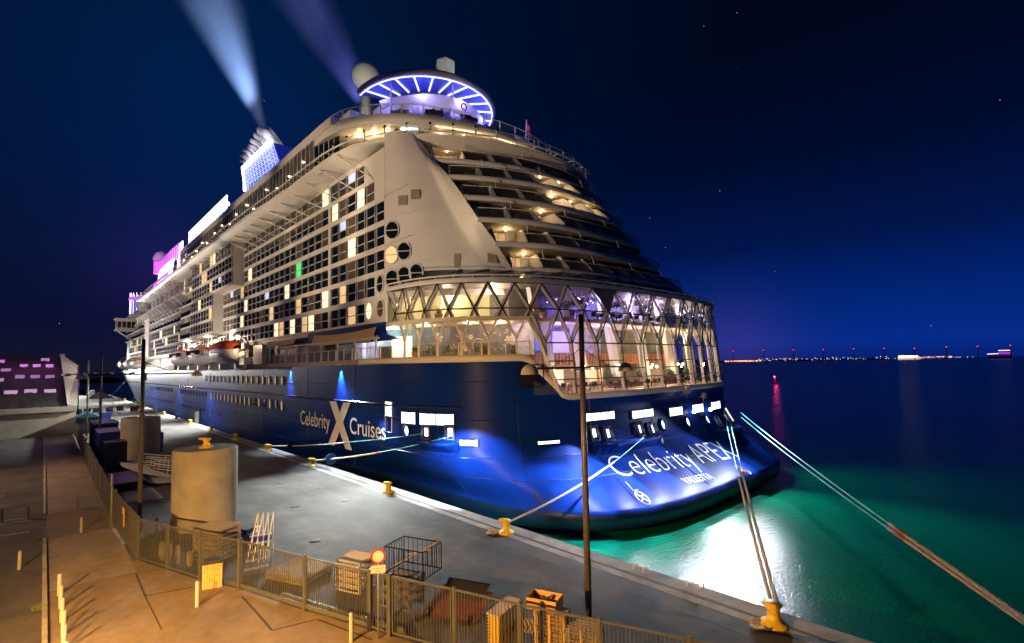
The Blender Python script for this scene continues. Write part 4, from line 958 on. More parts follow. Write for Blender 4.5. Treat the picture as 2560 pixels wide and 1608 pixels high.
for i in range(8): mb.box((24.3, 141+i*7.3, 28.4), (25.0, 142.2+i*7.3, 33.3))
mb.build('deck_post', M['white2'], ship)
# core of the superstructure so nothing is hollow
mb = MB(); mb.box((25.6, 62, 11.4), (75.8, 262, 33.4)); mb.box((27.5, 60, 33.4), (55, 139, 38.3)); mb.box((30, 139, 33.4), (70, 200, 37.0)); mb.build('inner_structure', M['dgrey'], ship)
mb = MB(); mb.box((25.0, 262, 11.4), (76.4, 262.6, 33.4)); mb.box((24.95, 255, 13), (26, 262.6, 31.4)); mb.build('front_bulkhead', M['white'], ship)
# bridge wing
mb = MB(); mb.box((19.2, 236, 27.0), (25, 240.5, 30.6)); mb.box((18.6, 235.6, 30.6), (25, 241, 31.1)); mb.box((18.8, 235.8, 26.5), (25, 240.8, 27.0)); mb.box((19.0, 235.95, 27.6), (24.8, 236.0, 29.9), 1); mb.tube([(19.3, 238, 26.6), (24.9, 238, 22.4)], .25, 6)
for i in range(5): mb.box((19.2+i*1.4, 235.9, 27.4), (19.4+i*1.4, 235.94, 30.1), 0)
mb.build('bridge_wing', [M['white'], M['pane']], ship)
# foredeck shelter at the bow
mb = MB(); mb.loft([[(26, 262, 11.4), (26, 292, 11.4)], [(27, 262, 17.5), (30, 290, 15)], [(50, 262, 18), (50, 292, 16)]], smooth=False); mb.build('foredeck_housing', M['white'], ship)

# ================================================================== stern restaurant
RIM = superell(25.7, 30.6, 2.9, yf=46.0, N_=260); RIMn = RIM
TN = [(25.0, 45.3), (25.1, 42.5), (25.5, 40.4), (26.2, 38.3), (27.5, 36.4), (29.2, 34.7), (31.3, 33.4), (33.8, 32.4), (36.5, 31.6), (39.6, 31.1), (43.1, 30.8), (46.6, 30.6), (50.1, 30.6), (53.6, 30.6), (56.9, 30.7), (60.2, 30.9), (63.4, 31.4), (66.7, 32.1), (69.7, 33.4), (72.2, 35.2), (74.2, 37.7), (75.5, 41), (76.1, 45)]
MN = [(25.0, 43.7), (25.2, 41.7), (25.7, 39.6), (26.8, 37.4), (28.3, 35.6), (30.2, 34.0), (32.6, 32.8), (35.4, 31.9), (38.3, 31.3), (41.7, 30.9), (45.1, 30.7), (48.6, 30.6), (52.0, 30.6), (55.4, 30.6), (58.7, 30.8), (61.9, 31.2), (65.1, 31.7), (68.3, 32.7), (71.0, 34.3), (73.3, 36.4), (74.9, 39.3), (75.9, 43)]
def norm2(x, y):
    g = 2.9; u, v = (x-XC)/25.7, (46-y)/15.4
    nx, ny = (1 if u > 0 else -1)*abs(u)**(g-1)/25.7, -abs(max(v, 0))**(g-1)/15.4; l = math.hypot(nx, ny) or 1; return nx/l, ny/l
def FP3(p, z, off=0):
    nx, ny = norm2(*p); w_ = min(1, max(0, (46-p[1])/11)); d = 1.05*(18.55-z)/10.2*w_+off; return (p[0]+nx*d, p[1]+ny*d, z)
ZR, ZM, ZN, ZB = 18.55, 16.15, 13.0, 8.3
blk = MB(); wht = MB(); gl = MB()
def bar(a, za, b_, zb, wh=True, r1=.07):
    blk.tube([FP3(a, za, .03), FP3(b_, zb, .03)], r1, 4)
    if wh: wht.tube([FP3(a, za, -.38), FP3(b_, zb, -.38)], .17, 4)
for i, m_ in enumerate(MN):
    a, b_ = TN[i], TN[i+1]
    bar(a, ZR, m_, ZM); bar(b_, ZR, m_, ZM)
    aft = m_[0] > 32 
    for p, q in ((m_, a), (m_, b_)):
        if q[0] > 32.5 and p[0] > 32: bar(p, ZM, q, ZN)
        else:
            t_ = .32 if True else 0; e_ = (p[0]+(q[0]-p[0])*t_, p[1]+(q[1]-p[1])*t_); bar(p, ZM, e_, 15.35)
for i in range(len(MN)-1): bar(MN[i], ZM, MN[i+1], ZM, False, .065)
for i in range(len(TN)-1): bar(TN[i], ZR, TN[i+1], ZR, False)
for i, tn in enumerate(TN):
    if tn[0] > 32.5: bar(tn, ZN, tn, ZB, True)
    if i+1 < len(TN) and TN[i][0] > 32.5:
        bar(TN[i], ZN, TN[i+1], ZN, False, .065)
        for zz in ((11.3, 9.6) if i % 2 else (10.5, 9.0)): bar(TN[i], zz, TN[i+1], zz, False, .055)
blk.build('glazing_frame', M['black'], ship); wht.build('diagrid_structure', M['white2'], ship)
GR = [p for p in RIM if p[1] < 45.9]
G1 = resample(GR, 150); G2 = [p for p in G1 if p[0] > 32.3]
gl.loft([[FP3(p, ZR) for p in G1], [FP3(p, 15.3) for p in G1]]); gl.loft([[FP3(p, 15.3) for p in G2], [FP3(p, ZB) for p in G2]])
gl.build('restaurant_glazing', M['facade'], ship)
i_ = 7  # one blanked triangle in the upper row
mb = MB(); mb.face([FP3(TN[9], ZR, -.06), FP3(TN[10], ZR, -.06), FP3(MN[9], ZM, -.06)]); mb.build('blank_panel', mat('taupe_panel', (.16, .13, .14), .5), ship)
# rim gutter, tube rail, sloping roof, port band over the terrace
mb = MB(); mb.loft([[FP3(p, ZR, .10) for p in G1], [FP3(p, ZR+.42, .16) for p in G1], [FP3(p, ZR+.42, -.6) for p in G1]], smooth=True); mb.build('roof_rim', M['white'], ship)
mb = MB(); mb.tube([FP3(p, ZR+.62, .34) for p in G1], .075, 6)
for p in resample(GR, 40): mb.tube([FP3(p, ZR+.36, .1), FP3(p, ZR+.62, .34)], .04, 4)
mb.build('rim_rail', M['white2'], ship)
inner = [(x, y) for x, y in wing_curve(20.4)][6:]+DC[0]; inner = resample(inner, 150)
mb = MB(); mb.loft([[FP3(p, ZR+.40, -.5) for p in G1], [(x, y, 20.55) for x, y in inner]]); mb.build('sloping_glass_roof', mat('roof_glass', (.03, .028, .035), .18), ship)
mb = MB()
for j in range(8, 150, 7): a, b_ = G1[j], inner[min(149, j+3)]; mb.tube([FP3(a, ZR+.5, -.4), (b_[0], b_[1], 20.62)], .05, 4)
for j in range(10, 140, 14): a, b_ = G1[j+8], inner[j]; mb.tube([FP3(a, ZR+.5, -.4), (b_[0], b_[1], 20.6)], .035, 4)
mb.build('roof_rib', M['grey'], ship)
mb = MB(); mb.band(inner[:], 20.2, 20.95, .25); mb.build('roof_coping', M['white'], ship)
PT = [p for p in G1 if p[0] < 32.6]
mb = MB(); mb.loft([[FP3(p, 15.05, .1) for p in PT], [FP3(p, 15.4, .14) for p in PT], [FP3(p, 15.4, -1.0) for p in PT], [FP3(p, 15.05, -1.0) for p in PT], [FP3(p, 15.05, .1) for p in PT]], smooth=False); mb.build('terrace_roof_edge', M['white'], ship)
YC = [MN[0], MN[1], MN[2], MN[3], MN[4], MN[5]]; 
mb = MB()
for i in range(1, 7):
    c_ = TN[i]
    a = MN[i-1]; b_ = MN[i]; q = .62
    A1 = (c_[0]+(a[0]-c_[0])*q, c_[1]+(a[1]-c_[1])*q); B1 = (c_[0]+(b_[0]-c_[0])*q, c_[1]+(b_[1]-c_[1])*q)
    if i < 6 or True:
        mb.tube([FP3(A1, 15.1, -.35), FP3(c_, 13.4, -.35)], .14, 4); mb.tube([FP3(B1, 15.1, -.35), FP3(c_, 13.4, -.35)], .14, 4); mb.tube([FP3(c_, 13.45, -.35), FP3(c_, 11.9, -.35)], .15, 4)
mb.tube([FP3((32.2, 32.9), 15.2, 0), FP3((33.2, 32.6), 13.2, 0), FP3((33.8, 32.4), 11.2, .1), FP3((34.6, 32.1), 8.6, .1)], .2, 5)
mb.build('terrace_column', M['white2'], ship)
for i in range(14):   # outdoor terrace balustrade
    pass
TT = [(25.0+.08, y) for y in (92, 80, 66, 56, 50)]+[(25.08, 47)]+[(p[0]+.1, p[1]+.05) for p in stern(11.9) if p[1] < 46 and p[0] < 31.8]
TTd = resample(TT, 70)
mb = MB(); mb.loft([[(x, y, 12.0) for x, y in TTd], [(x, y, 13.05) for x, y in TTd]]); mb.build('terrace_glass', M['clear'], ship)
mb = MB(); mb.tube([(x, y, 13.12) for x, y in TTd], .04, 4)
for x, y in resample(TT, 30): mb.box((x-.05, y-.05, 11.9), (x+.05, y+.05, 13.1))
mb.build('terrace_railing', M['white2'], ship)
# interior shell
def inner_curve(d, y1=50): return [(x, y) for x, y in offset(G1, d)]
closing = [(75.5, 52), (25.9, 52)]
IC = [(x, y) for x, y in G1]
mb = MB(); mb.slab([p for p in offset(G1, .45)]+closing, 15.08, 15.4); mb.build('upper_floor', mat('slab_cream', (.60, .50, .40), .6), ship)
mb = MB(); mb.face([(x, y, 15.41) for x, y in [p for p in offset(G1, .5)]+closing]); mb.build('upper_floor_finish', M['floor'], ship)
mb = MB(); mb.face([(x, y, 18.6) for x, y in [p for p in offset(G1, .1)]+closing]); mb.build('ceiling', mat('ceiling_cream', (.34, .30, .26), .6), ship)
lowp = [p for p in offset([sternpt(i/120, 8.3) for i in range(121)], .1) if 34 < p[0] < 70]
mb = MB(); mb.face([(x, y, 8.32) for x, y in lowp]+[(70, 46, 8.32), (34, 46, 8.32)]); mb.build('lower_floor', M['floor'], ship)
tp = [(p[0]+.05, p[1]+.05) for p in stern(11.9) if p[1] < 48.5 and p[0] < 32.5]
mb = MB(); mb.slab([(25.1, 92)]+[(25.1, 49)]+tp+[(34.0, 34), (34.0, 46), (29.5, 50), (29.5, 92)], 11.35, 11.9); mb.build('terrace_floor', mat('teak', (.30, .20, .12), .6, noise=.2, nscale=4), ship)
mur = mat('floral_mural', (.05, .05, .075), .7, c2=(.13, .13, .16), nscale=1.6)
mt_ = mur.node_tree
mb = MB()
WLc = [(27.6, 52), (29.0, 46), (30.2, 42), (32.5, 38.5), (34.2, 36.6), (36, 35.6)]
mb.loft([[(x, y, 11.9) for x, y in WLc], [(x, y, 15.1) for x, y in WLc]], smooth=False); mb.build('terrace_back_wall', mur, ship)
# pale flower and ring on the mural, bright doorway
def wl(s_, z, o=.08): (x, y), (tx, ty) = at_s(WLc, s_); return (x+ty*o, y-tx*o, z)
mb = MB()
for (s_, z, r_) in ((9.0, 14.0, .55), (12.6, 13.9, .3), (14.2, 14.2, .3), (16.5, 13.5, .5), (5, 13.9, .35)):
    for k in range(6):
        a = k*math.pi/3; mb.face([wl(s_, z), wl(s_+r_*math.cos(a-.4)*.8, z+r_*math.sin(a-.4)*.8), wl(s_+r_*math.cos(a), z+r_*math.sin(a)), wl(s_+r_*math.cos(a+.4)*.8, z+r_*math.sin(a+.4)*.8)])
for s_, z in ((10.5, 13), (11.5, 14.2), (15.4, 12.8), (15.8, 14.3), (7.4, 13.2)):
    for k in range(5): a = k*1.3+s_; mb.face([wl(s_+.3*k-.5, z), wl(s_+.3*k-.5+.25*math.cos(a), z+.25*math.sin(a)), wl(s_+.3*k-.5+.45*math.cos(a+.4), z+.4*math.sin(a+.4))])
mb.build('mural_flowers', mat('pale_flower', (.55, .52, .50), .8), ship)
mb = MB(); mb.tube([wl(13.4+.62*math.cos(a), 13.1+.62*math.sin(a), .12) for a in [2*math.pi*i/20 for i in range(20)]], .035, 4, closed=True); mb.build('mural_ring', M['white2'], ship)
mb = MB(); mb.face([wl(2.2, 11.95), wl(5.3, 11.95), wl(5.3, 14.3), wl(2.2, 14.3)]); mb.build('bright_doorway', mat('doorway_glow', (1, .9, .7), .5, emit=(1, .80, .48), es=1.6), ship)
BW = resample(offset(G1, 7.5), 60)
def wallc(pts, z0, z1, m, name): MB().loft([[(x, y, z0) for x, y in pts], [(x, y, z1) for x, y in pts]], smooth=False).build(name, m, ship)
cream = mat('cream_green_wall', (.52, .48, .24), .6); vio = mat('violet_wall', (.20, .18, .50), .6, c2=(.50, .50, .70), nscale=1.6); dk = mat('charcoal_wall', (.09, .085, .07), .6)
wallc([(27.4, 50), (29.5, 42.5), (33, 39)], 15.4, 18.6, cream, 'upper_back_wall'); wallc([(33, 39), (33.6, 36.8), (36.3, 35.5)], 15.4, 18.6, dk, 'upper_screen_wall')
wallc([(36.3, 35.5), (36.6, 39.5), (44, 38), (52, 37.6), (60, 38), (68, 40), (74, 46)], 15.4, 18.6, vio, 'upper_back_wall')
slat = mat('copper_slats', (.36, .15, .08), .5)
wallc([(33.9, 33.6), (34.0, 38.8), (44, 37.6), (49, 37.4)], 11.9, 15.08, vio, 'lower_back_wall')
grn = mat('green_wall', (.06, .09, .055), .6, c2=(.16, .13, .09), nscale=.7)
wallc([(49, 37.4), (52, 37.3), (60, 37.6), (68, 39), (75.2, 48)], 11.9, 15.08, grn, 'lower_back_wall'); wallc([(68, 38.9), (75.0, 47.8)], 8.3, 11.95, grn, 'lower_back_wall')
wallc([(49.5, 37.1), (56, 37.1)], 8.35, 10.9, grn, 'green_panel')
for (xa, xb, za, zb, mm) in ((35.5, 39.5, 12.5, 14.2, mat('blue_screen', (.05, .1, .5), .5, emit=(.08, .16, .8), es=.8)), (40.5, 43.5, 12.3, 14.6, mat('pale_violet_panel', (.5, .4, .8), .5, emit=(.5, .42, 1), es=.7)), (36.2, 38.0, 10.3, 11.2, mat('tv_screen', (.1, .4, .6), .4, emit=(.15, .6, .9), es=1.0)), (44.5, 48.5, 8.9, 10.6, mat('lit_bar_shelf', (.9, .6, .4), .5, emit=(1, .62, .32), es=.8)), (37, 43.5, 8.7, 10.4, mat('lit_buffet', (.9, .7, .5), .5, emit=(1, .72, .45), es=.9))):
    ya = 38.6-(xa-34)*.11; MB().box((xa, ya-.6, za), (xb, ya-.5, zb)).build('lit_wall_panel', mm, ship)
wallc([(34.0, 37.9), (44, 36.7), (52, 36.4), (60, 36.7), (68, 38.2)], 10.9, 12.2, slat, 'gallery_front'); wallc([(34.2, 38.6), (44, 37.5), (52, 37.2), (60, 37.5), (68, 39)], 8.3, 10.95, mat('terracotta_wall', (.42, .20, .11), .6, c2=(.50, .42, .32), nscale=.6), 'lower_back_wall')
for i in range(46): pass
mb = MB(); 
for i in range(70):
    (x, y), (tx, ty) = at_s([(34.0, 37.9), (44, 36.7), (52, 36.4), (60, 36.7), (68, 38.2)], i*.48+.1); mb.box((x-.04, y-.14, 10.95), (x+.04, y-.02, 12.15))
mb.build('slat_screen', mat('copper_slat_light', (.55, .28, .18), .4), ship)
# large white raking pillars of the double height room
for x0 in (37.5, 42.6, 48.5, 54.5, 60.5, 66):
    mb = MB(); mb.obox(((x0+x0-1.6)/2, 34.6, 11.7), (.22, 0, -1), 3.7, (1, 0, .22), .55, .3); mb.build('raking_pillar', M['white2'], ship)
    mb = MB(); mb.obox((x0-2.2, 35.0, 17.0), (.18, 0, -1), 1.7, (1, 0, .18), .42, .3); mb.build('raking_pillar', M['white2'], ship)
LM = [((29.2, 41, 17.9), 260, WARMW), ((31.5, 36.6, 17.8), 200, WARMW), ((26.8, 46, 17.6), 90, WARMW), ((40, 34.8, 17.9), 230, VIO), ((45, 34.6, 17.9), 260, VIO), ((51, 34.4, 17.9), 260, (.62, .45, 1)), ((57, 34.5, 17.9), 200, (.8, .62, 1)), ((63, 35, 17.9), 230, (1, .8, .6)), ((70, 38, 17.5), 150, (1, .8, .6)),
      ((27.6, 42.5, 14.7), 170, (1, .72, .4)), ((29.6, 38, 14.7), 200, (1, .72, .4)), ((31.8, 36, 14.6), 160, (1, .72, .42)), ((26.6, 47, 14.6), 90, (1, .74, .44)),
      ((38, 34, 14.4), 150, VIO), ((44, 33.6, 14.4), 150, (.7, .52, 1)), ((50, 33.5, 14.2), 150, (1, .72, .56)), ((56, 33.6, 14.2), 170, (1, .74, .5)), ((63, 34.4, 14), 190, (1, .74, .48)), ((69, 37, 14), 130, (1, .74, .48)),
      ((38.5, 33.8, 10.5), 130, (1, .74, .46)), ((44, 33, 10.4), 130, (1, .72, .42)), ((50, 32.8, 10.4), 140, (1, .72, .42)), ((56, 32.8, 10.4), 140, (1, .72, .42)), ((62, 33.4, 10.4), 140, (1, .72, .42)), ((67, 35, 10.4), 110, (1, .72, .42))]
for p, e_, c_ in LM: lamp('restaurant_light', 'POINT', p, e_*(1.7 if 14.5 < p[2] < 14.75 else 2.2), c_, size=.15)
# sparkle of small ceiling lamps
rs = random.Random(4)
for i in range(60):
    x = 36.8+rs.random()*31; y = 31.8+rs.random()*4.5; MB().sphere((x, y, 17.3+rs.random()*1.15), .055, 6, 4).build('ceiling_spot', mat('violet_spot', (1, 1, 1), .5, emit=(.75, .7, 1), es=7), ship)
for i in range(14):
    x = 38+i*2.1+rs.random()*.6; y = 31.9+(i % 3)*.9; z = 10.5+.25*(i % 2); mb = MB(); mb.sphere((x, y, z), .13, 8, 6, 0); mb.tube([(x, y, z+.1), (x, y, 12.2)], .012, 3, 1); mb.build('pendant_lamp', [M['lamp'], M['black']], ship)
# superstructure wall behind the port terrace, awnings and their posts
mb = MB().box((29.5, 52, 11.9), (29.7, 92, 15.5)); mb.build('terrace_side_wall', mat('dark_blue_wall', (.10, .11, .20), .5, c2=(.25, .24, .27), nscale=.5), ship)
mb = MB().box((25.31, 50, 15.2), (30, 96, 15.58)); mb.build('terrace_soffit', M['white'], ship)
mb = MB(); mb.face([(24.99, 45.85, 15.6), (24.99, 66.3, 15.6), (25.3, 66.3, 14.3), (25.3, 45.85, 14.3)]); mb.face([(25.3, 45.85, 14.3), (25.3, 66.3, 14.3), (27, 66.3, 13.9), (27, 45.85, 13.9)]); mb.build('navy_fascia', M['hull'], ship)
def awning(y0, y1, z, drop, xo):
    mb = MB(); n = 8
    mb.loft([[(24.98, y0+(y1-y0)*i/n, z-.25*math.sin(math.pi*i/n)) for i in range(n+1)], [(24.3+xo, y0+(y1-y0)*i/n+.6, z-drop*.5-.35*math.sin(math.pi*i/n)) for i in range(n+1)], [(24.2+xo, y0+(y1-y0)*i/n+1.0, z-drop) for i in range(n+1)]]); o = mb.build('awning', M['cloth'], ship); return o
awning(69.5, 81.5, 15.3, .9, .5); awning(47.5, 64, 15.2, 1.4, .7)
mb = MB()
for y in (47.8, 52.4, 57, 61.6, 66.2, 70, 74, 81): mb.tube([(25.0, y, 11.9), (25.0, y, 13.4), (24.95, y+.35, 14.3)], .09, 5); mb.tube([(25.0, y, 13.3), (24.95, y-.4, 14.3)], .07, 4)
mb.tube([(24.95, 47, 14.05), (24.95, 82, 14.2)], .08, 5); mb.build('awning_post', M['white2'], ship)
for y, c_, e_ in ((48.5, (.3, 1, .7), 60), (52, COOL, 90), (57, COOL, 110), (62, (.9, .8, 1), 90), (67, (.3, 1, .7), 60), (72, WARMW, 70), (78, WARMW, 60), (85, WARM, 60)):
    lamp('terrace_light', 'POINT', (26.4, y, 14.4), e_*8, c_, size=.1)
mb = MB()
for i, y in enumerate((54, 58.5, 63, 68.5)): mb.box((29.35, y, 12), (29.48, y+1.1, 14.2))
mb.build('cabin_door', mat('pale_doors', (.5, .5, .55), .4), ship)
mb = MB().box((24.6, 83.5, 11.9), (28.5, 88, 14.9)); mb.build('deck_locker', M['white'], ship)
mb = MB()
for i in range(4): mb.tube([(24.2, 89.2+i*.5, 12.2), (24.2, 89.2+i*.5, 15.6)], .05, 4)
mb.lathe([(.55, -.1), (.6, 0), (.55, .1)], (24.0, 90.2, 14.6), 12); mb.tube([(23.9, 88.6, 15.3), (23.9, 92, 16.6)], .16, 6); mb.sphere((23.9, 89.6, 15.0), .6, 10, 8); mb.sphere((23.9, 91.0, 13.4), .7, 10, 8); mb.box((23.5, 89, 11.9), (24.6, 91.6, 12.9))
mb.build('winch_frame', M['white2'], ship); lamp('winch_light', 'POINT', (22.2, 90, 15), 500, (1, .72, .45), size=.2)
# oval windows and vents of the wing
def wing_hit(px, py):
    d = ray(px, py); az = math.atan2(d.x, d.y); z = 22.0
    for _ in range(12):
        c = wing_curve(min(max(z, 16), 34), 60); best = min(range(60), key=lambda i: abs(math.atan2(c[i][0], c[i][1])-az)); p = c[best]; t_ = math.hypot(*p)/math.hypot(d.x, d.y); z = 11+d.z*t_
    a, b_ = c[max(best-1, 0)], c[min(best+1, 59)]; tx, ty = b_[0]-a[0], b_[1]-a[1]; l = math.hypot(tx, ty); return Vector((p[0], p[1], z)), Vector((tx/l, ty/l, 0))
z8 = lambda x, y: (700+x/2.91, 380+y/2.91)
for (x, y, m_) in ((812, 570, 'pane'), (812, 750, 'lit'), (903, 722, 'pane'), (730, 960, 'pane'), (815, 925, 'pane'), (903, 900, 'pane'), (995, 880, 'pane'), (651, 1158, 'litw'), (734, 1140, 'paneb')):
    p, t_ = wing_hit(*z8(x, y)); n_ = Vector((t_.y, -t_.x, 0))
    if n_.x > 0 and n_.y > 0: n_ = -n_
    if (p-CAMP).dot(n_) > 0: n_ = -n_
    if p.z < 18.2 or hx(*z8(x, y), 25).y > 45.4: p = hx(*z8(x, y), 24.97); t_ = Vector((0, -1, 0)); n_ = Vector((-1, 0, 0))
    mb = MB(); c = [p+n_*.05+t_*.72*math.cos(a)+Vector((0, 0, .92*math.sin(a))) for a in [2*math.pi*i/24 for i in range(24)]]
    mb.face(c, 0); mb.tube([q+n_*.02 for q in c], .07, 5, 1, closed=True); mb.tube([p+n_*.08-t_*.7, p+n_*.08+t_*.7], .05, 4, 1); mb.build('oval_window', [M[m_], M['white2']], ship)
for (x, y) in ((898, 353), (990, 310)):
    p, t_ = wing_hit(*z8(x, y)); n_ = Vector((t_.y, -t_.x, 0)); n_ = -n_ if (p-CAMP).dot(n_) > 0 else n_; mb = MB(); mb.obox(p+n_*.04, t_, .48, (0, 0, 1), .5, .03)
    for k in range(6): mb.obox(p+n_*.09+t_*(-.4+.16*k), t_, .02, (0, 0, 1), .47, .02)
    mb.build('vent_louvre', mat('louvre_grey', (.36, .33, .25), .6), ship)
for (x, y, w_, h_) in ((1141, 652, .32, .72), (1229, 645, .5, .5)):
    p, t_ = wing_hit(x, y); n_ = Vector((t_.y, -t_.x, 0)); n_ = -n_ if (p-CAMP).dot(n_) > 0 else n_; mb = MB(); mb.obox(p+n_*.04, t_, w_, (0, 0, 1), h_, .03)
    for k in range(4): mb.obox(p+n_*.08+t_*(w_*(-.75+.5*k)), t_, .03, (0, 0, 1), h_*.9, .02)
    mb.build('vent_louvre', MATS['louvre_grey'], ship)
mb = MB()
for (a, b_) in (((75, 960), (940, 607)), ((0, 700), (940, 232)), ((800, 470), (1160, 395)), ((780, 850), (1160, 760)), ((760, 120), (1160, 100))):
    pts = []
    for k in range(24):
        u = k/23; x, y = z8(a[0]+(b_[0]-a[0])*u, a[1]+(b_[1]-a[1])*u); p = hx(x, y, 24.93)
        if p.y < 46.5: q, t_ = wing_hit(x, y); nn = Vector((t_.y, -t_.x, 0)); nn = -nn if (q-CAMP).dot(nn) > 0 else nn; p = q+nn*.06
        pts.append(p)
    mb.tube(pts, .035 if b_[0] < 1000 else .012, 4)
mb.build('wall_pipe', M['white2'], ship)

# ---- furniture and plants aboard (each a thing of its own)
def cyl_table():
    r_ = empty('restaurant_table', (0, 0, 0)); mb = MB().lathe([(.42, .72), (.44, .74), (.42, .76), (.01, .76)], (0, 0, 0), 12); mb.build('tabletop', mat('pale_tabletop', (.5, .42, .34), .5), r_); MB().tube([(0, 0, 0), (0, 0, .72)], .05, 6).build('pedestal', M['black'], r_); return r_
def chair():
    r_ = empty('restaurant_chair', (0, 0, 0)); mb = MB().box((-.24, -.24, .42), (.24, .24, .5)); mb.build('seat', M['chairm'], r_)
    mb = MB(); mb.loft([[(.27*math.sin(a), .27*math.cos(a)*-1, .5) for a in [R(-80+16*i) for i in range(11)]], [(.31*math.sin(a), -.31*math.cos(a), .86) for a in [R(-80+16*i) for i in range(11)]]]); mb.build('backrest', M['chairm'], r_)
    for sx, sy in ((-1, -1), (1, -1), (-1, 1), (1, 1)): MB().tube([(sx*.2, sy*.2, .43), (sx*.25, sy*.25, 0)], .018, 4).build('leg', M['black'], r_)
    return r_
ORD = ['first', 'second', 'third', 'fourth', 'fifth', 'sixth', 'seventh', 'eighth', 'ninth', 'tenth', 'eleventh', 'twelfth', 'thirteenth', 'fourteenth', 'fifteenth', 'sixteenth']
tb, ch = cyl_table(), chair(); used = [0, 0]
def put(proto, idx, loc, rz, label, cat, group):
    o = proto if used[idx] == 0 else copy_tree(proto); used[idx] += 1; o.location = loc; o.rotation_euler = (0, 0, rz); tag(o, label, cat, group); return o
for i in range(11):
    x = 37.6+i*3.1; y = 31.2+abs(i-5)**2*.06+(.4 if i % 2 else 0); put(tb, 0, (x, y, 8.33), 0, 'small round table, %s from the left on the lower restaurant floor' % ORD[i], 'table', 'tables on the lower restaurant floor')
    for dx, rz in ((-.65, R(-90)), (.65, R(90))): put(ch, 1, (x+dx, y, 8.33), rz, 'dark tub chair %s of the %s table on the lower restaurant floor' % ('left' if dx < 0 else 'right', ORD[i]), 'chair', 'chairs on the lower restaurant floor')
for i in range(10):
    x = 39+i*2.9; y = 31.8+abs(i-4)**2*.05; put(tb, 0, (x, y, 15.42), 0, 'small round table, %s from the left on the violet lit upper restaurant floor' % ORD[i], 'table', 'tables on the upper restaurant floor')
    for dx, rz in ((-.6, R(-90)), (.6, R(90))): put(ch, 1, (x+dx, y, 15.42), rz, 'dark tub chair %s of the %s table on the violet upper floor' % ('left' if dx < 0 else 'right', ORD[i]), 'chair', 'chairs on the upper restaurant floor')
for i, (x, y) in enumerate(((28.6, 39), (30.4, 36.8), (27.3, 42.4))):
    put(tb, 0, (x, y, 11.92), 0, 'small round table on the warm lit stern terrace, %s' % ('middle one', 'right one', 'left one')[i], 'table', 'tables on the stern terrace')
    for dx, rz in ((-.55, R(-90)), (.55, R(90))): put(ch, 1, (x+dx, y+.3, 11.92), rz, 'dark chair %s of the %s table on the warm lit stern terrace' % ('left' if dx < 0 else 'right', ('middle', 'right', 'left')[i]), 'chair', 'chairs on the stern terrace')
for (x0, x1, y) in ((45.5, 51.5, 33.4), (56.5, 61, 33.4)):
    r_ = empty('banquette', ((x0+x1)/2, y, 8.33), 'long mauve banquette seat in the left half of the lower restaurant window' if x0 < 50 else 'long mauve banquette seat in the right half of the lower restaurant window', 'bench'); h_ = (x1-x0)/2
    MB().box((-h_, -.3, .0), (h_, .3, .45)).build('seat', M['leather'], r_); MB().box((-h_, .302, 0), (h_, .5, 1.15)).build('backrest', M['leather'], r_)
def leafball(c, r_, n, size, mi=0, mbx=None, squash=.8, rnd=None):
    rnd = rnd or rs; mb = mbx or MB()
    for _ in range(n):
        v = Vector((rnd.gauss(0, 1), rnd.gauss(0, 1), rnd.gauss(0, 1))).normalized()*r_*(rnd.random()**.35); v.z *= squash; p = Vector(c)+v
        a = Vector((rnd.gauss(0, 1), rnd.gauss(0, 1), rnd.gauss(0, 1))).normalized()*size; b_ = Vector((rnd.gauss(0, 1), rnd.gauss(0, 1), rnd.gauss(0, 1))).normalized()*size*.5
        mb.face([p-a, p+b_, p+a, p-b_], mi)
    return mb
def shrub(loc, label, group=None, r_=.42, potm='pot'):
    o = empty('potted_shrub', loc, label, 'plant', group); mb = MB().lathe([(.22, 0), (.34, .5), (.34, .52), (.28, .5)], (0, 0, 0), 12); mb.build('pot', M[potm], o); leafball((0, 0, .75), r_, 240, .07).build('foliage', M['green'], o)
for i, (x, y) in enumerate(((26.6, 39.3), (29.4, 35.6))):
    shrub((x, y, 11.92), 'clipped green shrub in a dark planter at the terrace railing, ' + ('nearer the quay' if i == 0 else 'further round the stern'), 'shrubs on the stern terrace')
shrub((25.9, 41.8, 11.92), 'small green shrub in a terracotta pot at the port end of the stern terrace', None, .3, 'terra'); shrub((31.6, 33.9, 11.92), 'dark leafed shrub in a planter at the corner of the stern terrace', None, .3)
def palm(loc, label, h=1.0):
    o = empty('potted_palm', loc, label, 'plant'); MB().lathe([(.3, 0), (.42, .6), (.38, .6)], (0, 0, 0), 12).build('pot', M['terra'], o); mb = MB()
    for k in range(15):
        a = k*2.4; q = R(25+rs.random()*45); pts = [Vector((0, 0, .6))]
        for j in range(1, 6): t_ = j/5; pts.append(Vector((math.cos(a)*math.sin(q)*t_*1.1*h, math.sin(a)*math.sin(q)*t_*1.1*h, .6+math.cos(q)*t_*1.4*h-.5*t_*t_*h)))
        for j in range(5):
            d_ = (pts[j+1]-pts[j]).normalized(); s_ = Vector((-d_.y, d_.x, 0)).normalized()*.09*(1-j*.15); mb.face([pts[j]-s_, pts[j]+s_, pts[j+1]+s_*.8, pts[j+1]-s_*.8])
    mb.build('fronds', M['green'], o)
palm((27.6, 40.2, 15.42), 'potted palm behind the upper restaurant glass by the lit cream wall'); palm((35.2, 33.6, 15.42), 'potted palm behind the upper restaurant glass beside the violet room'); 
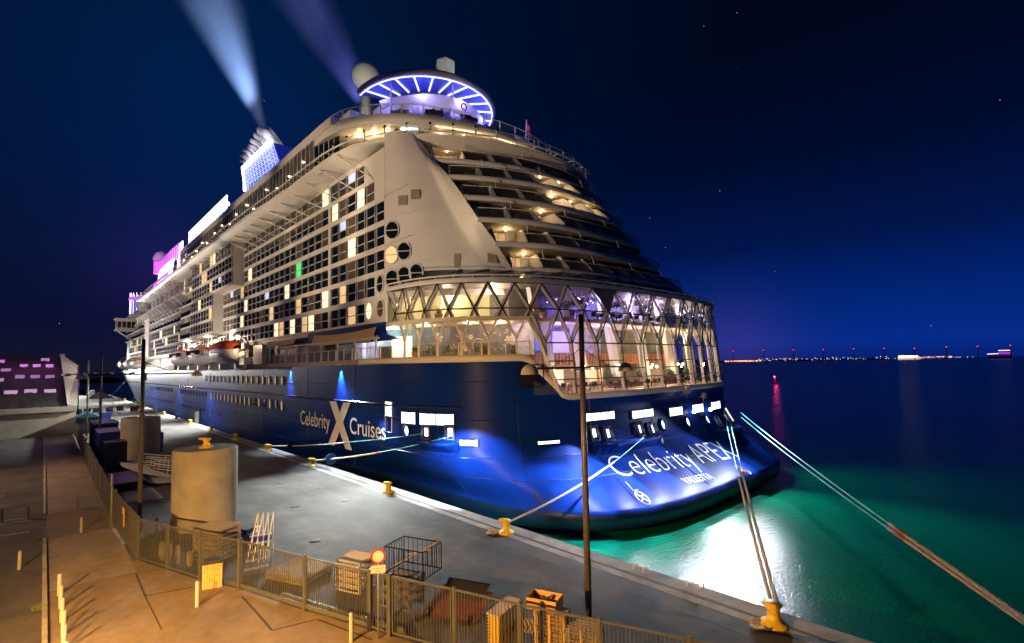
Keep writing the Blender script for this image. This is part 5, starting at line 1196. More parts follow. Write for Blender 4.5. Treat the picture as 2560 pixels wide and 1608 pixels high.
for i in range(14):
    x = 38.2+i*2.05; y = 32.5+(i % 3)*.9+abs(i-6)**2*.02; o = leafball((0, 0, 0), .38+.22*rs.random(), 150, .12, rnd=rs).build('hanging_basket', mat('basket_leaves', (.05, .10, .10), .7, noise=.5, nscale=8)); o.location = (x, y, 16.9+.45*(i % 3)); tag(o, 'ball of leaves hanging in the upper restaurant, %s from the left' % ORD[i], 'plant', 'hanging plants in the upper restaurant')
for i, x in enumerate((46, 52.5, 59, 63.5)):
    o = leafball((0, 0, .3), .6, 180, .14, rnd=rs).build('planter_greenery', M['green']); o.location = (x, 34.2, 9.35); tag(o, 'bushy green planting on the lower restaurant floor, %s from the left' % ORD[i], 'plant', 'planting on the lower restaurant floor')
# seated diners on the terrace and passengers by the side rail
def person(loc, rz, sit, shirt, trousers, hair, label, group=None):
    o = empty('person', loc, None, None, None, rz); tag(o, label, 'person', group)
    me = bpy.data.meshes.new('body'); hip = .5 if sit else .92
    V = [(0, 0, hip), (0, .02, hip+.25), (0, .02, hip+.47), (0, .03, hip+.56), (0, .03, hip+.72)]; E_ = [(0, 1), (1, 2), (2, 3), (3, 4)]; Rr_ = [.15, .14, .16, .06, .10]
    for sx in (-1, 1):
        b0 = len(V); V += [(sx*.19, .02, hip+.47), (sx*.24, -.03, hip+.22), (sx*.2, -.22, hip+.16) if sit else (sx*.25, -.06, hip-.02), (sx*.17, -.33, hip+.2) if sit else (sx*.24, -.09, hip-.12)]; Rr_ += [.065, .045, .038, .035]; E_ += [(2, b0), (b0, b0+1), (b0+1, b0+2), (b0+2, b0+3)]
        b1 = len(V)
        if sit: V += [(sx*.1, -.05, hip), (sx*.12, -.46, hip+.02), (sx*.12, -.46, .08), (sx*.12, -.6, .05)]
        else: V += [(sx*.1, 0, hip-.02), (sx*.11, -.02, .48), (sx*.11, .02, .08), (sx*.11, -.13, .05)]
        Rr_ += [.09, .065, .045, .04]; E_ += [(0, b1), (b1, b1+1), (b1+1, b1+2), (b1+2, b1+3)]
    me.from_pydata(V, E_, []); me.update(); b_ = bpy.data.objects.new('body', me); col.objects.link(b_); b_.parent = o
    sk = b_.modifiers.new('skin', 'SKIN'); 
    for i, v in enumerate(me.skin_vertices[0].data): v.radius = (Rr_[i], Rr_[i]*.8); v.use_root = (i == 0)
    ss = b_.modifiers.new('sub', 'SUBSURF'); ss.levels = ss.render_levels = 1
    me.materials.append(shirt)
    hd = MB().sphere((0, .03, hip+.79), .105, 12, 10, sz=1.2); hd.sphere((0, -.075, hip+.78), .022, 6, 5); hd.build('head', M['skin'], o); MB().sphere((0, .05, hip+.82), .112, 12, 8, sz=1.15, z0=-.2).build('hair', hair, o)
    return o
hr = mat('brown_hair', (.06, .03, .015), .7); sh1 = mat('black_jacket', (.02, .02, .025), .8); sh2 = mat('cream_blouse', (.6, .5, .38), .8); sh3 = mat('olive_shirt', (.12, .10, .05), .8)
person((28.2, 39.5, 11.93), R(200), True, sh1, sh1, hr, 'diner in black seated at the terrace table nearest the quay')
person((29.2, 38.2, 11.93), R(20), True, sh2, sh2, mat('fair_hair', (.45, .30, .14), .7), 'fair haired diner in a cream top seated on the stern terrace')
person((30.6, 37.3, 11.93), R(150), True, sh3, sh3, hr, 'diner in an olive shirt seated furthest along the stern terrace')
person((26.2, 56.2, 11.93), R(250), True, sh1, sh1, hr, 'passenger in dark clothes seated by the side rail under the awning'); person((26.3, 60.5, 11.93), R(280), False, sh1, sh1, hr, 'passenger in dark clothes standing by the side rail under the awning')
# loungers and sofas on the top deck
for i, a in enumerate((-48, -28, -6, 14, 34, 54)):
    p = cy(11.2-abs(a)*.012, R(a), 38.95); r_ = empty('deck_sofa', p, 'dark woven sofa at the top deck railing by the violet bar, %s from the left' % ORD[i], 'sofa', 'sofas around the violet bar', R(a)); MB().box((-.9, -.4, 0), (.9, .4, .42)).build('seat', M['chairm'], r_); MB().box((-.9, .41, 0), (.9, .6, .85)).build('backrest', M['chairm'], r_); MB().box((-.2, -.1, .425), (.2, .2, .7)).build('cushion', M['dgrey'], r_)
p = cy(12.1, R(-12), 39.9); o = MB().tube([(.36*math.cos(q), 0, .36*math.sin(q)) for q in [2*math.pi*i/16 for i in range(16)]], .08, 6, closed=True).build('life_ring', M['red']); o.location = p; tag(o, 'red life ring hung on the top deck railing', 'life ring')
# ensign on its staff
fx = hy(1313, 346, 45.3); o = empty('ensign_staff', (fx.x, fx.y, fx.z), 'red ensign on a raked white lattice staff at the stern rail of the top deck', 'flag')
MB().tube([(0, 0, -1.5), (-.1, -.4, 2.3)], .08, 6).build('staff', M['white2'], o); mb = MB(); mb.loft([[(-.05+.02*i, -.3-.05*i-.1*math.sin(i), 2.0-.08*i) for i in range(8)], [(.1+.06*i, -.2-.06*i+.12*math.sin(i*1.3), .6-.1*i) for i in range(8)]]); mb.build('flag', M['red'], o)
lamp('ensign_light', 'POINT', (fx.x-1, fx.y-1.5, 41), 60, (.7, .6, 1), size=.1)

# ---- lifeboats
def lifeboat(Y0, L_, kind, label, group, X=23.4, z=12.1):
    o = empty('lifeboat', (X, Y0+L_/2, z), label, 'lifeboat', group)
    def ring(u, zf, wf): pass
    n = 22; hull_, top_, win_ = MB(), MB(), MB()
    def w_(u): return 1.75*(1-abs(2*u-1)**3.2)**.6+.02
    sec = [(-.0, .0), (.35, .12), (.75, .55), (.97, 1.1), (1.0, 1.6)]
    rings = []
    for wf, zf in [(-q[0], q[1]) for q in sec[::-1]]+sec[1:]:
        rings.append([(w_(i/n)*wf, L_*(i/n-.5), zf+.45*abs(2*i/n-1)**3) for i in range(n+1)])
    hull_.loft(rings); hull_.build('hull', M['white2'], o)
    tz = 3.3 if kind == 'enclosed' else 3.0
    sec2 = [(1.0, 1.6), (.98, 2.1), (.86, tz-.35), (.5, tz), (0, tz+.06)]
    rr = []
    for wf, zf in [(-q[0], q[1]) for q in sec2]+sec2[::-1][1:]:
        rr.append([(w_(min(max(i/n, .04), .96))*wf, L_*(i/n-.5)*.97, zf-.5*abs(2*i/n-1)**4*(zf-1.6)) for i in range(n+1)])
    k_ = 2 if kind == 'enclosed' else 3
    top_.loft(rr[k_-1:len(rr)-k_+1]); top_.build('canopy', M['orange'], o)
    win_.loft(rr[:k_]); win_.loft(rr[len(rr)-k_:]); win_.build('cabin_side', M['white2'] if kind == 'enclosed' else M['white2'], o)
    if kind != 'enclosed':
        for i in range(5):
            y0 = -L_*.38+i*L_*.15; MB().box((-1.74, y0, 1.72), (-1.66, y0+L_*.125, 2.45)).build('cabin_window', M['pane'], o)
        MB().tube([(-1.78, -L_*.42+L_*.84*i/10, 1.45-.12*(i % 2)) for i in range(11)], .05, 5).build('grab_line', M['black'], o)
        mb = MB(); mb.tube([(-1.8+.0, L_*-.45, 2.1)], .1) if False else None
        MB().tube([(-1.72, -L_*.43+.3*math.cos(a), 2.15+.3*math.sin(a)) for a in [2*math.pi*i/14 for i in range(14)]], .07, 5, closed=True).build('life_ring', M['orange'], o)
    MB().tube([(-1.76, -L_*.48+L_*.96*i/12, 1.62) for i in range(13)], .06, 5).build('fender_strip', M['dgrey'], o)
    o.scale = (1.05, 1, 1.22)
    for yy in (-L_*.3, L_*.3): mb = MB(); mb.tube([(.9, yy, 4.2), (-.2, yy, 3.9), (-.2, yy, tz)], .1, 5); mb.build('davit_hook', M['white2'], o)
    return o
lifeboat(91.8, 15.5, 'enclosed', 'large enclosed lifeboat with orange top, nearest the stern', None)
lifeboat(109, 17, 'tender', 'orange roofed tender boat with black windows, directly ahead of the enclosed lifeboat', 'tender boats along the side')
lifeboat(128, 18, 'tender', 'orange roofed tender boat second ahead of the enclosed lifeboat', 'tender boats along the side')
lifeboat(205, 17, 'tender', 'small looking orange lifeboat far forward, nearest of the distant group by the bow', 'distant lifeboats near the bow')
lifeboat(225, 17, 'tender', 'small looking orange lifeboat far forward, middle of the distant group by the bow', 'distant lifeboats near the bow')
lifeboat(245, 16, 'enclosed', 'small looking orange lifeboat closest to the bow', 'distant lifeboats near the bow')
for yy, e_ in ((102, 900), (118, 1100), (138, 900), (165, 900), (176, 700), (215, 500), (235, 500)): lamp('boat_deck_light', 'POINT', (24.4, yy, 17.0 if yy < 150 else 14), e_, (1, .8, .6), size=.3)
mb = MB(); mb.box((24.0, 152, 11.4), (24.3, 200, 12.6)); 
for i in range(24): mb.box((23.9, 152+i*2, 11.4), (24.0, 152.3+i*2, 15.2))
mb.box((23.9, 152, 15.0), (26, 200, 15.4)); mb.build('promenade_side', M['white'], ship)
# boat cradles
for y in (94, 104, 112, 122, 131, 143): MB().obox((24.2, y, 11.9), (0, 0, 1), .7, (1, 0, 0), .8, .35).build('boat_cradle', M['white2'], ship)

# ---- plumes of smoke from the stack, lit by the ship's lamps
def plume(name, a, b_, ra, rb, dens, label, c_=(.6, .75, 1)):
    m = bpy.data.materials.new(name); m.use_nodes = True; t = m.node_tree; t.nodes.clear(); out_ = t.nodes.new('ShaderNodeOutputMaterial'); v = t.nodes.new('ShaderNodeVolumePrincipled'); t.links.new(v.outputs[0], out_.inputs['Volume'])
    v.inputs['Color'].default_value = (*c_, 1); v.inputs['Anisotropy'].default_value = .2
    tc_ = t.nodes.new('ShaderNodeTexCoord'); sp_ = t.nodes.new('ShaderNodeSeparateXYZ'); t.links.new(tc_.outputs['Object'], sp_.inputs[0])
    ln = t.nodes.new('ShaderNodeMath'); ln.operation = 'MULTIPLY'; t.links.new(sp_.outputs['X'], ln.inputs[0]); t.links.new(sp_.outputs['X'], ln.inputs[1])
    l2 = t.nodes.new('ShaderNodeMath'); l2.operation = 'MULTIPLY_ADD'; t.links.new(sp_.outputs['Y'], l2.inputs[0]); t.links.new(sp_.outputs['Y'], l2.inputs[1]); t.links.new(ln.outputs[0], l2.inputs[2])
    sq_ = t.nodes.new('ShaderNodeMath'); sq_.operation = 'SQRT'; t.links.new(l2.outputs[0], sq_.inputs[0])
    Lh = (b_-a).length; rz_ = t.nodes.new('ShaderNodeMapRange'); t.links.new(sp_.outputs['Z'], rz_.inputs[0]); rz_.inputs[2].default_value = Lh; rz_.inputs[3].default_value = ra; rz_.inputs[4].default_value = rb
    dv = t.nodes.new('ShaderNodeMath'); dv.operation = 'DIVIDE'; t.links.new(sq_.outputs[0], dv.inputs[0]); t.links.new(rz_.outputs[0], dv.inputs[1])
    fl = t.nodes.new('ShaderNodeMapRange'); fl.interpolation_type = 'SMOOTHSTEP'; t.links.new(dv.outputs[0], fl.inputs[0]); fl.inputs[1].default_value = 1; fl.inputs[2].default_value = .1; fl.inputs[3].default_value = 0; fl.inputs[4].default_value = 1
    dz = t.nodes.new('ShaderNodeMath'); dz.operation = 'DIVIDE'; dz.inputs[0].default_value = dens*ra*2.2; t.links.new(rz_.outputs[0], dz.inputs[1])
    no = t.nodes.new('ShaderNodeTexNoise'); no.inputs['Scale'].default_value = .22; mpp = t.nodes.new('ShaderNodeMapping'); mpp.inputs['Scale'].default_value = (1, 1, .12); t.links.new(tc_.outputs['Object'], mpp.inputs[0]); t.links.new(mpp.outputs[0], no.inputs['Vector'])
    nm = t.nodes.new('ShaderNodeMapRange'); t.links.new(no.outputs[0], nm.inputs[0]); nm.inputs[1].default_value = .3; nm.inputs[2].default_value = .7; nm.inputs[3].default_value = .5; nm.inputs[4].default_value = 1.3
    m1 = t.nodes.new('ShaderNodeMath'); m1.operation = 'MULTIPLY'; t.links.new(fl.outputs[0], m1.inputs[0]); t.links.new(dz.outputs[0], m1.inputs[1]); m2 = t.nodes.new('ShaderNodeMath'); m2.operation = 'MULTIPLY'; t.links.new(m1.outputs[0], m2.inputs[0]); t.links.new(nm.outputs[0], m2.inputs[1]); t.links.new(m2.outputs[0], v.inputs['Density'])
    mb = MB(); mb.lathe([(.01, 0), (ra, .01), (rb, Lh), (.01, Lh+.1)], (0, 0, 0), 20); o = mb.build(name, m); o.location = a; o.rotation_euler = (b_-a).to_track_quat('Z', 'Y').to_euler(); tag(o, label, 'smoke', None, 'stuff'); return o
pa = hy(660, 322, 90); pb = hy(505, -60, 120); plume('smoke_plume', pa, pb, .7, 8.8, .085, 'pale blue plume of smoke rising from the tallest funnel pipe')
d_ = (pb-pa).normalized(); lamp('smoke_flood', 'SPOT', (pa.x-8, pa.y-7, pa.z-4), 900000, (.50, .66, 1), tuple(pa.lerp(pb, .55)), .4, 42, .8)
pa2 = hy(905, 245, 105); pb2 = hy(728, -70, 135); plume('smoke_plume', pa2, pb2, 2.5, 11.5, .02, 'faint violet plume of smoke behind the white radome', (.5, .5, 1))
lamp('smoke_flood', 'SPOT', tuple(pa2-(pb2-pa2).normalized()*14), 230000, (.40, .45, 1), tuple(pb2), .5, 34, .6)

# ================================================================== QUAY FURNITURE
def bollard_mb(k=1.0):
    mb = MB(); mb.lathe([(.40, 0), (.42, .06), (.40, .10), (.22, .16), (.17, .36), (.19, .52), (.24, .6), (.2, .66), (.01, .68)], (0, 0, 0), 16)
    rings = []
    for i in range(9):
        u = i/8; x = -.40+.62*u; r_ = .12+.07*math.sin(math.pi*u)
        rings.append([(x, r_*1.5*math.cos(a), .62+.10*(1-u)+r_*.62*math.sin(a)) for a in [2*math.pi*j/10 for j in range(10)]])
    mb.loft(rings, True); mb.face(rings[0]); mb.face(rings[-1][::-1])
    return mb
bp_ = None
BN = [('second', ''), ]
BY = [(8.7, 22.55, 'nearest yellow mooring bollard, two steep ropes on it and slack line at its foot'), (25.3, 22.55, 'yellow mooring bollard holding the single rope that crosses the blue transom'), (40.8, 22.55, 'yellow mooring bollard without a rope on the white lit stretch of quay'), (58.0, 22.55, 'yellow mooring bollard holding the lower rope with a blue rat guard'), (73.3, 22.55, 'yellow mooring bollard holding the upper rope with a dark rat guard'), (89.2, 22.55, 'yellow bollard next beyond the one with the dark rat guard rope'), (105.6, 22.6, 'yellow bollard in the dark stretch, second beyond the roped ones'), (123.6, 22.7, 'yellow bollard in front of the grey fender slab'), (140.1, 22.8, 'yellow bollard just beyond the fender slab at the start of the bright quay'), (155.5, 22.8, 'yellow bollard on the bright quay, second beyond the fender slab'), (174.5, 23, 'yellow bollard on the bright quay, third beyond the fender slab'), (192, 23, 'far yellow bollard beside the barriers, nearer of two'), (212, 23, 'far yellow bollard beside the barriers, further of two'), (243, 23, 'distant yellow bollard just beyond the barriers'), (264, 23, 'distant yellow bollard below the flare of the bow'), (298, 23, 'distant yellow bollard holding the bright bow line'), (329, 23, 'distant yellow bollard last but one on the quay'), (359, 23, 'most distant yellow bollard at the far end of the quay'), (-1.8, 22.55, 'yellow mooring bollard beyond the right hand edge of the view')]
for i, (y, x, lb) in enumerate(BY):
    if bp_ is None: bp_ = bollard_mb().build('mooring_bollard', M['yellow']); o = bp_
    else: o = bp_.copy(); col.objects.link(o)
    o.location = (x, y, .012); sc = 1.35 if i < 1 else 1.25; o.scale = (sc, sc, sc); o.rotation_euler = (0, 0, R(-8 if i % 2 else 6)); tag(o, lb, 'bollard', 'yellow mooring bollards along the quay edge')
# ropes
def rope(pts, r_, m, name='mooring_line', sag=.6, n=40, wob=0, twist=True):
    a, b_ = Vector(pts[0]), Vector(pts[1]); P = []; rr = random.Random(int(a.x*10))
    for i in range(n+1):
        u = i/n; p = a.lerp(b_, u); p.z -= sag*4*u*(1-u); P.append(p)
    return P
def twisted(mb, P, r_, mi=0, pitch=.5):
    # three strands wound round each other
    S = 0; L3 = [[], [], []]
    Q = []
    tot = sum((P[i+1]-P[i]).length for i in range(len(P)-1)); n = int(tot/(pitch/6)); n = min(n, 420); Pp = [Vector(p) for p in resample([tuple(p) for p in P], n+1)]
    for i, p in enumerate(Pp):
        t_ = (Pp[min(i+1, n)]-Pp[max(i-1, 0)]).normalized(); x = Vector((0, 0, 1)).cross(t_).normalized(); y = t_.cross(x)
        for k in range(3): a = i*math.pi/3+k*2*math.pi/3; L3[k].append(p+x*math.cos(a)*r_*.5+y*math.sin(a)*r_*.5)
    for k in range(3): mb.tube(L3[k], r_*.58, 5, mi)
def mooring(start, end, split, sag, r_, label, group=None, dbl=False, guard=None, tail=True, offs=(0, 0, 0), rb=.035):
    start, end = Vector(start), Vector(end); P = rope((start, end), r_, None, sag=sag, n=60)
    o = empty('mooring_line', tuple(end), label, 'mooring rope', group, world=True); k_ = int(60*split)
    MB().tube(P[:k_+1], rb, 6).build('synthetic_line', M['ropeb'], o)
    mb = MB()
    twisted(mb, P[k_:], r_); mb.build('rope_tail', M['rope'], o)
    MB().tube([P[k_-1], P[k_], P[k_+1]], r_*1.1, 8).build('splice', M['ropep'], o)
    if guard:
        g = P[int(60*guard)]; t_ = (P[int(60*guard)+1]-g).normalized(); mb = MB(); mb.tube([g-t_*.05, g+t_*.05], .55, 14); return o, g
    return o, None
def hp(x, y, off=.5): s_, z_, p = hull_hit(*z4(x, y)); return surf(s_, z_, off)
B1 = (22.75, 8.7, .72); B2 = (22.75, 25.3, .68); B4 = (22.8, 58.0, .66); B5 = (22.8, 73.3, .66)
s_a = hp(2236, 985, 1.1); s_b = hp(2262, 980, 1.1)
mooring(s_a, (B1[0]-.05, B1[1]+.1, B1[2]), .52, .5, .085, 'left rope of the steep pair from the stern to the nearest bollard', 'stern ropes to the nearest bollard')
mooring(s_b, (B1[0]+.15, B1[1]-.05, B1[2]), .50, .4, .085, 'right rope of the steep pair from the stern to the nearest bollard', 'stern ropes to the nearest bollard')
s_d = hp(2300, 945, 1.6); s_c = (s_d[0]+.1, s_d[1]-.1, s_d[2]-.3)
mooring(s_c, (22.7, -1.9, .75), .72, .5, .10, 'lower of the two long ropes that cross the green water to the right', 'long ropes across the green water', rb=.055)
mooring((s_d[0]+.5, s_d[1]+.1, s_d[2]+.25), (22.8, -1.5, 1.05), .74, .4, .10, 'upper of the two long ropes that cross the green water to the right', 'long ropes across the green water', rb=.055)
mooring(hp(1712, 1078, 1.3), B2, .33, .6, .085, 'single rope slanting down across the blue transom to a quay bollard')
o, g = mooring(hp(590, 1072, .9), B4, .48, .35, .10, 'lower rope from the stern quarter to the quay, carrying a blue rat guard', guard=.86)
def guard(g, m, label):
    o = MB().tube([(g.x, g.y-.04, g.z), (g.x, g.y+.04, g.z)], .62, 16).build('rat_guard', m); tag(o, label, 'rat guard'); return o
guard(g, mat('blue_plastic', (.02, .12, .6), .4), 'round blue rat guard on the lower stern quarter rope')
o, g = mooring(hp(428, 1060, .5), B5, .42, .3, .09, 'upper rope from the stern quarter to the quay, carrying a dark rat guard', guard=.80)
guard(g, mat('dark_blue_plastic', (.01, .02, .08), .4), 'dark rat guard on the upper stern quarter rope')
for (p, q, lb) in (((30, 310, 8), (22.8, 298, .7), 'bright line from the bow down to a distant bollard'), ((31, 316, 8.5), (22.8, 359, .7), 'thin grey line from the bow to the far end of the quay')):
    P = rope((Vector(p), Vector(q)), .1, None, sag=.8, n=20); o = MB().tube(P, .14, 5).build('mooring_line', M['rope']); tag(o, lb, 'mooring rope')
# slack line piled at the nearest bollards
def coil(c, n, r_, label):
    rr = random.Random(3); mb = MB(); P = []
    for i in range(n): a = i*.42; q = r_*(.35+.65*abs(math.sin(i*.23))); P.append((c[0]+q*math.cos(a)*1.0, c[1]+q*math.sin(a)*.7, c[2]+.03+.02*(i % 5)+.0006*i))
    mb.tube(P, .022, 5); o = mb.build('slack_line', mat('thin_line', (.5, .42, .3), .9)); tag(o, label, 'rope')
coil((22.1, 9.0, .02), 150, .62, 'tangle of thin line lying at the foot of the nearest bollard'); coil((21.9, 25.9, .02), 90, .5, 'small tangle of thin line at the foot of the bollard in front of the transom')
# loose ends, ladder heads on the quay edge
for (x, y, lb) in ((1617, 1420, 'white ladder head on the quay edge beyond the lamp post'), (1735, 1474, 'white ladder head on the quay edge near the steep ropes')):
    p = hz(x, y, 0); mb = MB()
    for dy in (-.3, .3): mb.tube([(23.8, p.y+dy, -1.5), (23.8, p.y+dy, .25), (23.3, p.y+dy, .32), (23.2, p.y+dy, .02)], .03, 6)
    mb.tube([(23.3, p.y-.3, .32), (23.3, p.y+.3, .32)], .03, 6); o = mb.build('quay_ladder', M['white2']); tag(o, lb, 'ladder')
mb = MB().box((23.95, 126, -3.5), (24.6, 127.4, 2.3)); o = mb.build('fender_slab', M['concrete']); tag(o, 'upright grey fender slab on the quay edge against the dark hull', 'fender')
for i, yy in enumerate((33, 50, 67, 82)): 
    o = MB().box((23.93, yy, -2.4), (24.35, yy+1.2, -.2)).build('rubber_fender', M['black']); tag(o, 'black rubber fender block on the quay wall, number %s from the stern' % ('one', 'two', 'three', 'four')[i], 'fender', 'rubber fenders on the quay wall')
# concrete pillars with bollards on top
for i, (x, y, h_, lb, lb2) in enumerate(((8.75, 42.4, 5.45, 'thick round concrete pillar, the nearer and larger looking one', 'yellow bollard on top of the nearer concrete pillar'), (9.15, 79.3, 5.3, 'thick round concrete pillar, the further one behind the tall lamp post', 'yellow bollard on top of the further concrete pillar'))):
    o = MB().lathe([(2.06, 0), (2.06, h_-.12), (1.94, h_)], (0, 0, 0), 48).build('concrete_pillar', M['concrete']); o.location = (x, y, 0); MB().lathe([(1.94, h_-.002), (.01, h_)], (0, 0, 0), 48).build('pillar_top', mat('shaded_top', (.07, .05, .035), .9, noise=.3, nscale=2), o); tag(o, lb, 'pillar', 'round concrete pillars on the quay')  # top disc painted darker for the shade left by low light
    b_ = bp_.copy(); b_.name = 'pillar_bollard'; col.objects.link(b_); b_.location = (x, y-.1, h_); b_.scale = (1.15, 1.15, .95); b_.rotation_euler = (0, 0, R(20)); b_['label'] = lb2; b_['category'] = 'bollard'; b_['group'] = 'bollards on top of the concrete pillars'
# street lamps with two domes on a cross arm
def lamp_post(x, y, h_, label, arm=3.2):
    o = empty('street_lamp', (x, y, 0), label, 'street lamp', 'unlit twin domed street lamps'); MB().tube([(0, 0, 0), (0, 0, h_)], .12, 12, rs=[.15, .115]).build('pole', M['pole'], o)
    MB().tube([(-arm, 0, 10.85), (arm, 0, 10.85)], .045, 6).build('cross_arm', M['dgrey'], o)
    for s_ in (-1, 1):
        MB().tube([(s_*arm*.62, 0, 10.87), (0, 0, 11.7)], .02, 4).build('stay_wire', M['dgrey'], o)
        mb = MB(); mb.sphere((s_*(arm+.05), 0, 10.62), .36, 16, 8, z0=0, sz=1.15); mb.lathe([(.36, 0), (.01, .02)], (s_*(arm+.05), 0, 10.63), 16); mb.build('lamp_dome', mat('dome_white', (.62, .56, .48), .4), o)
    return o
M['pole'] = mat('pole_steel', (.10, .085, .075), .4, noise=.15, nscale=5)
lamp_post(17.44, 14.35, 13.2, 'tall street lamp in front of the ship stern, nearest to the camera')
lamp_post(5.08, 43.7, 13.3, 'tall street lamp beside the nearer concrete pillar')
for (px, py), lb in (((255, 888), 'tall street lamp third along the quay, left of the further concrete pillar'), ((222, 900), 'tall street lamp fourth along the quay'), ((198, 911), 'tall street lamp fifth along the quay by the green roofed building'), ((178, 916), 'thin looking street lamp most distant of the row')):
    p = hz(px, py, 13.3); lamp_post(p.x, p.y, 13.3, lb)
# railing fence and gates
M['fence2'] = M['fence']
fence = empty('railing_fence', (4.28, 37.4, 0), 'grey brown vertical bar railing fence between forecourt and quay', 'fence', world=True)
FH = 2.42
def panel(a, b_, parent, name='fence_panel', kick=.0, z0=.12):
    a = Vector((a[0], a[1], 0)); b_ = Vector((b_[0], b_[1], 0)); d = b_-a; l = d.length; t_ = d/l; mb = MB(); n = Vector((-t_.y, t_.x, 0))
    mb.obox(a+d/2+Vector((0, 0, FH-.03)), t_, l/2, (0, 0, 1), .035, .035); mb.obox(a+d/2+Vector((0, 0, z0+.04+kick/2)), t_, l/2, (0, 0, 1), .04+kick/2, .03)
    m_ = int(l/.135)
    for i in range(1, m_): mb.obox(a+t_*(l*i/m_)+Vector((0, 0, (FH+z0)/2)), t_, .011, (0, 0, 1), (FH-z0)/2-.04, .013)
    for q in (a+t_*.02, b_-t_*.02): mb.obox(q+Vector((0, 0, (FH+z0)/2)), t_, .03, (0, 0, 1), (FH-z0)/2, .03)
    return mb.build(name, M['fence'], parent)
gates = {6: 'vertical bar gate in the fence beside the round no entry sign', 2: None}
for i in range(len(FP)-1):
    a, b_ = FP[i], FP[i+1]
    if i == 5: continue
    if i == 6:
        g_ = empty('gate', (a[0], a[1], 0), 'vertical bar gate leaf with diagonal braces, beside the round prohibition sign', 'gate', world=True); panel((a[0]+.05, a[1]-.12), (b_[0]-.05, b_[1]+.12), g_, 'gate_leaf')
        mb = MB(); mb.tube([(a[0]+.1, a[1]-.3, 2.2), ((a[0]+b_[0])/2+.05, (a[1]+b_[1])/2, .3)], .025, 5); mb.build('brace', M['fence'], g_)
        continue
    t_ = Vector((b_[0]-a[0], b_[1]-a[1], 0)).normalized()*.07; panel((a[0]+t_.x, a[1]+t_.y), (b_[0]-t_.x, b_[1]-t_.y), fence, kick=.10 if i in (2, 3, 4) else 0)
for i, p in enumerate(FP):
    w_ = .09 if i in (3, 6, 5) else .06
    d = Vector((FP[min(i+1, len(FP)-1)][0]-FP[max(i-1, 0)][0], FP[min(i+1, len(FP)-1)][1]-FP[max(i-1, 0)][1], 0)).normalized()
    MB().obox((p[0], p[1], FH/2+.04), d, w_, (0, 0, 1), FH/2+.04, w_).build('fence_post', M['fence'], fence)
panel(FP[5], FP[6], fence)
mb = MB().obox((9.9, 22.4, .16), (10.35-8.0, 20.3-27.1, 0), 3.8, (0, 0, 1), .155, .07); mb.build('plinth', M['fence'], fence)
scr = empty('sheet_fence', (4.2, 46, 0), 'solid sheet metal fence running away along the pavement, with orange stickers near its corner', 'fence', world=True)
mb = MB(); mb.obox(((3.95+4.28)/2, 41.7, 1.32), (-.33, 8.4, 0), 4.25, (0, 0, 1), 1.2, .03); mb.build('sheet_panel', mat('sheet_metal', (.085, .085, .07), .5, noise=.12, nscale=3), scr)
for k in range(14):
    y = 46.2+k*5.4; MB().obox((3.95+.02*k, y+2.65, 1.3), (.02, 5.3, 0), 2.6, (0, 0, 1), 1.15, .04).build('sheet_panel', MATS['sheet_metal'], scr); MB().box((3.88+.02*k, y-.07, 0), (4.02+.02*k, y+.03, 2.7)).build('fence_post', M['fence'], scr)
for (yy, z_, h_, w_) in ((40.9, 1.75, .55, .34), (41.6, 2.1, .22, .2)): MB().box((3.94, yy, z_-h_), (3.97, yy+w_, z_+h_)).build('orange_sticker', mat('orange_sticker', (.75, .33, .02), .5), scr)
o = MB().tube([(3.72, 46.0, 0), (3.72, 46.0, 3.8)], .06, 8).build('signal_post', M['galv']); tag(o, 'slim pale post standing where the sheet fence panels meet', 'post')
# prohibition sign
sg = empty('road_sign', (10.26, 19.44, 0), 'round red rimmed prohibition sign with a white plate below, on a post at the gate', 'road sign', rz=R(-31))
MB().tube([(0, 0, 0), (0, 0, 3.65)], .035, 8).build('post', M['galv'], sg)
mb = MB(); mb.tube([(0, -.05, 3.3), (0, -.08, 3.3)], .30, 28); mb.build('sign_rim', M['red'], sg); mb = MB(); mb.tube([(0, -.081, 3.3), (0, -.087, 3.3)], .225, 28); mb.build('sign_face', mat('sign_white', (.75, .70, .6), .5), sg)
MB().box((-.30, -.07, 2.62), (.30, -.05, 2.95)).build('sign_plate', M['red'], sg); MB().box((-.285, -.075, 2.635), (.285, -.0705, 2.935)).build('plate_face', MATS['sign_white'], sg)
for i, tx_ in enumerate(('Arbejdskørsel', 'tilladt')):
    me = text_mesh(tx_, .085); xs = [v.co.x for v in me.vertices]; c_ = (min(xs)+max(xs))/2
    for v in me.vertices: v.co = (v.co.x-c_, -.077, 2.80-.11*i+v.co.y)
    me.materials.append(M['black']); to = bpy.data.objects.new('plate_lettering', me); col.objects.link(to); to.parent = sg
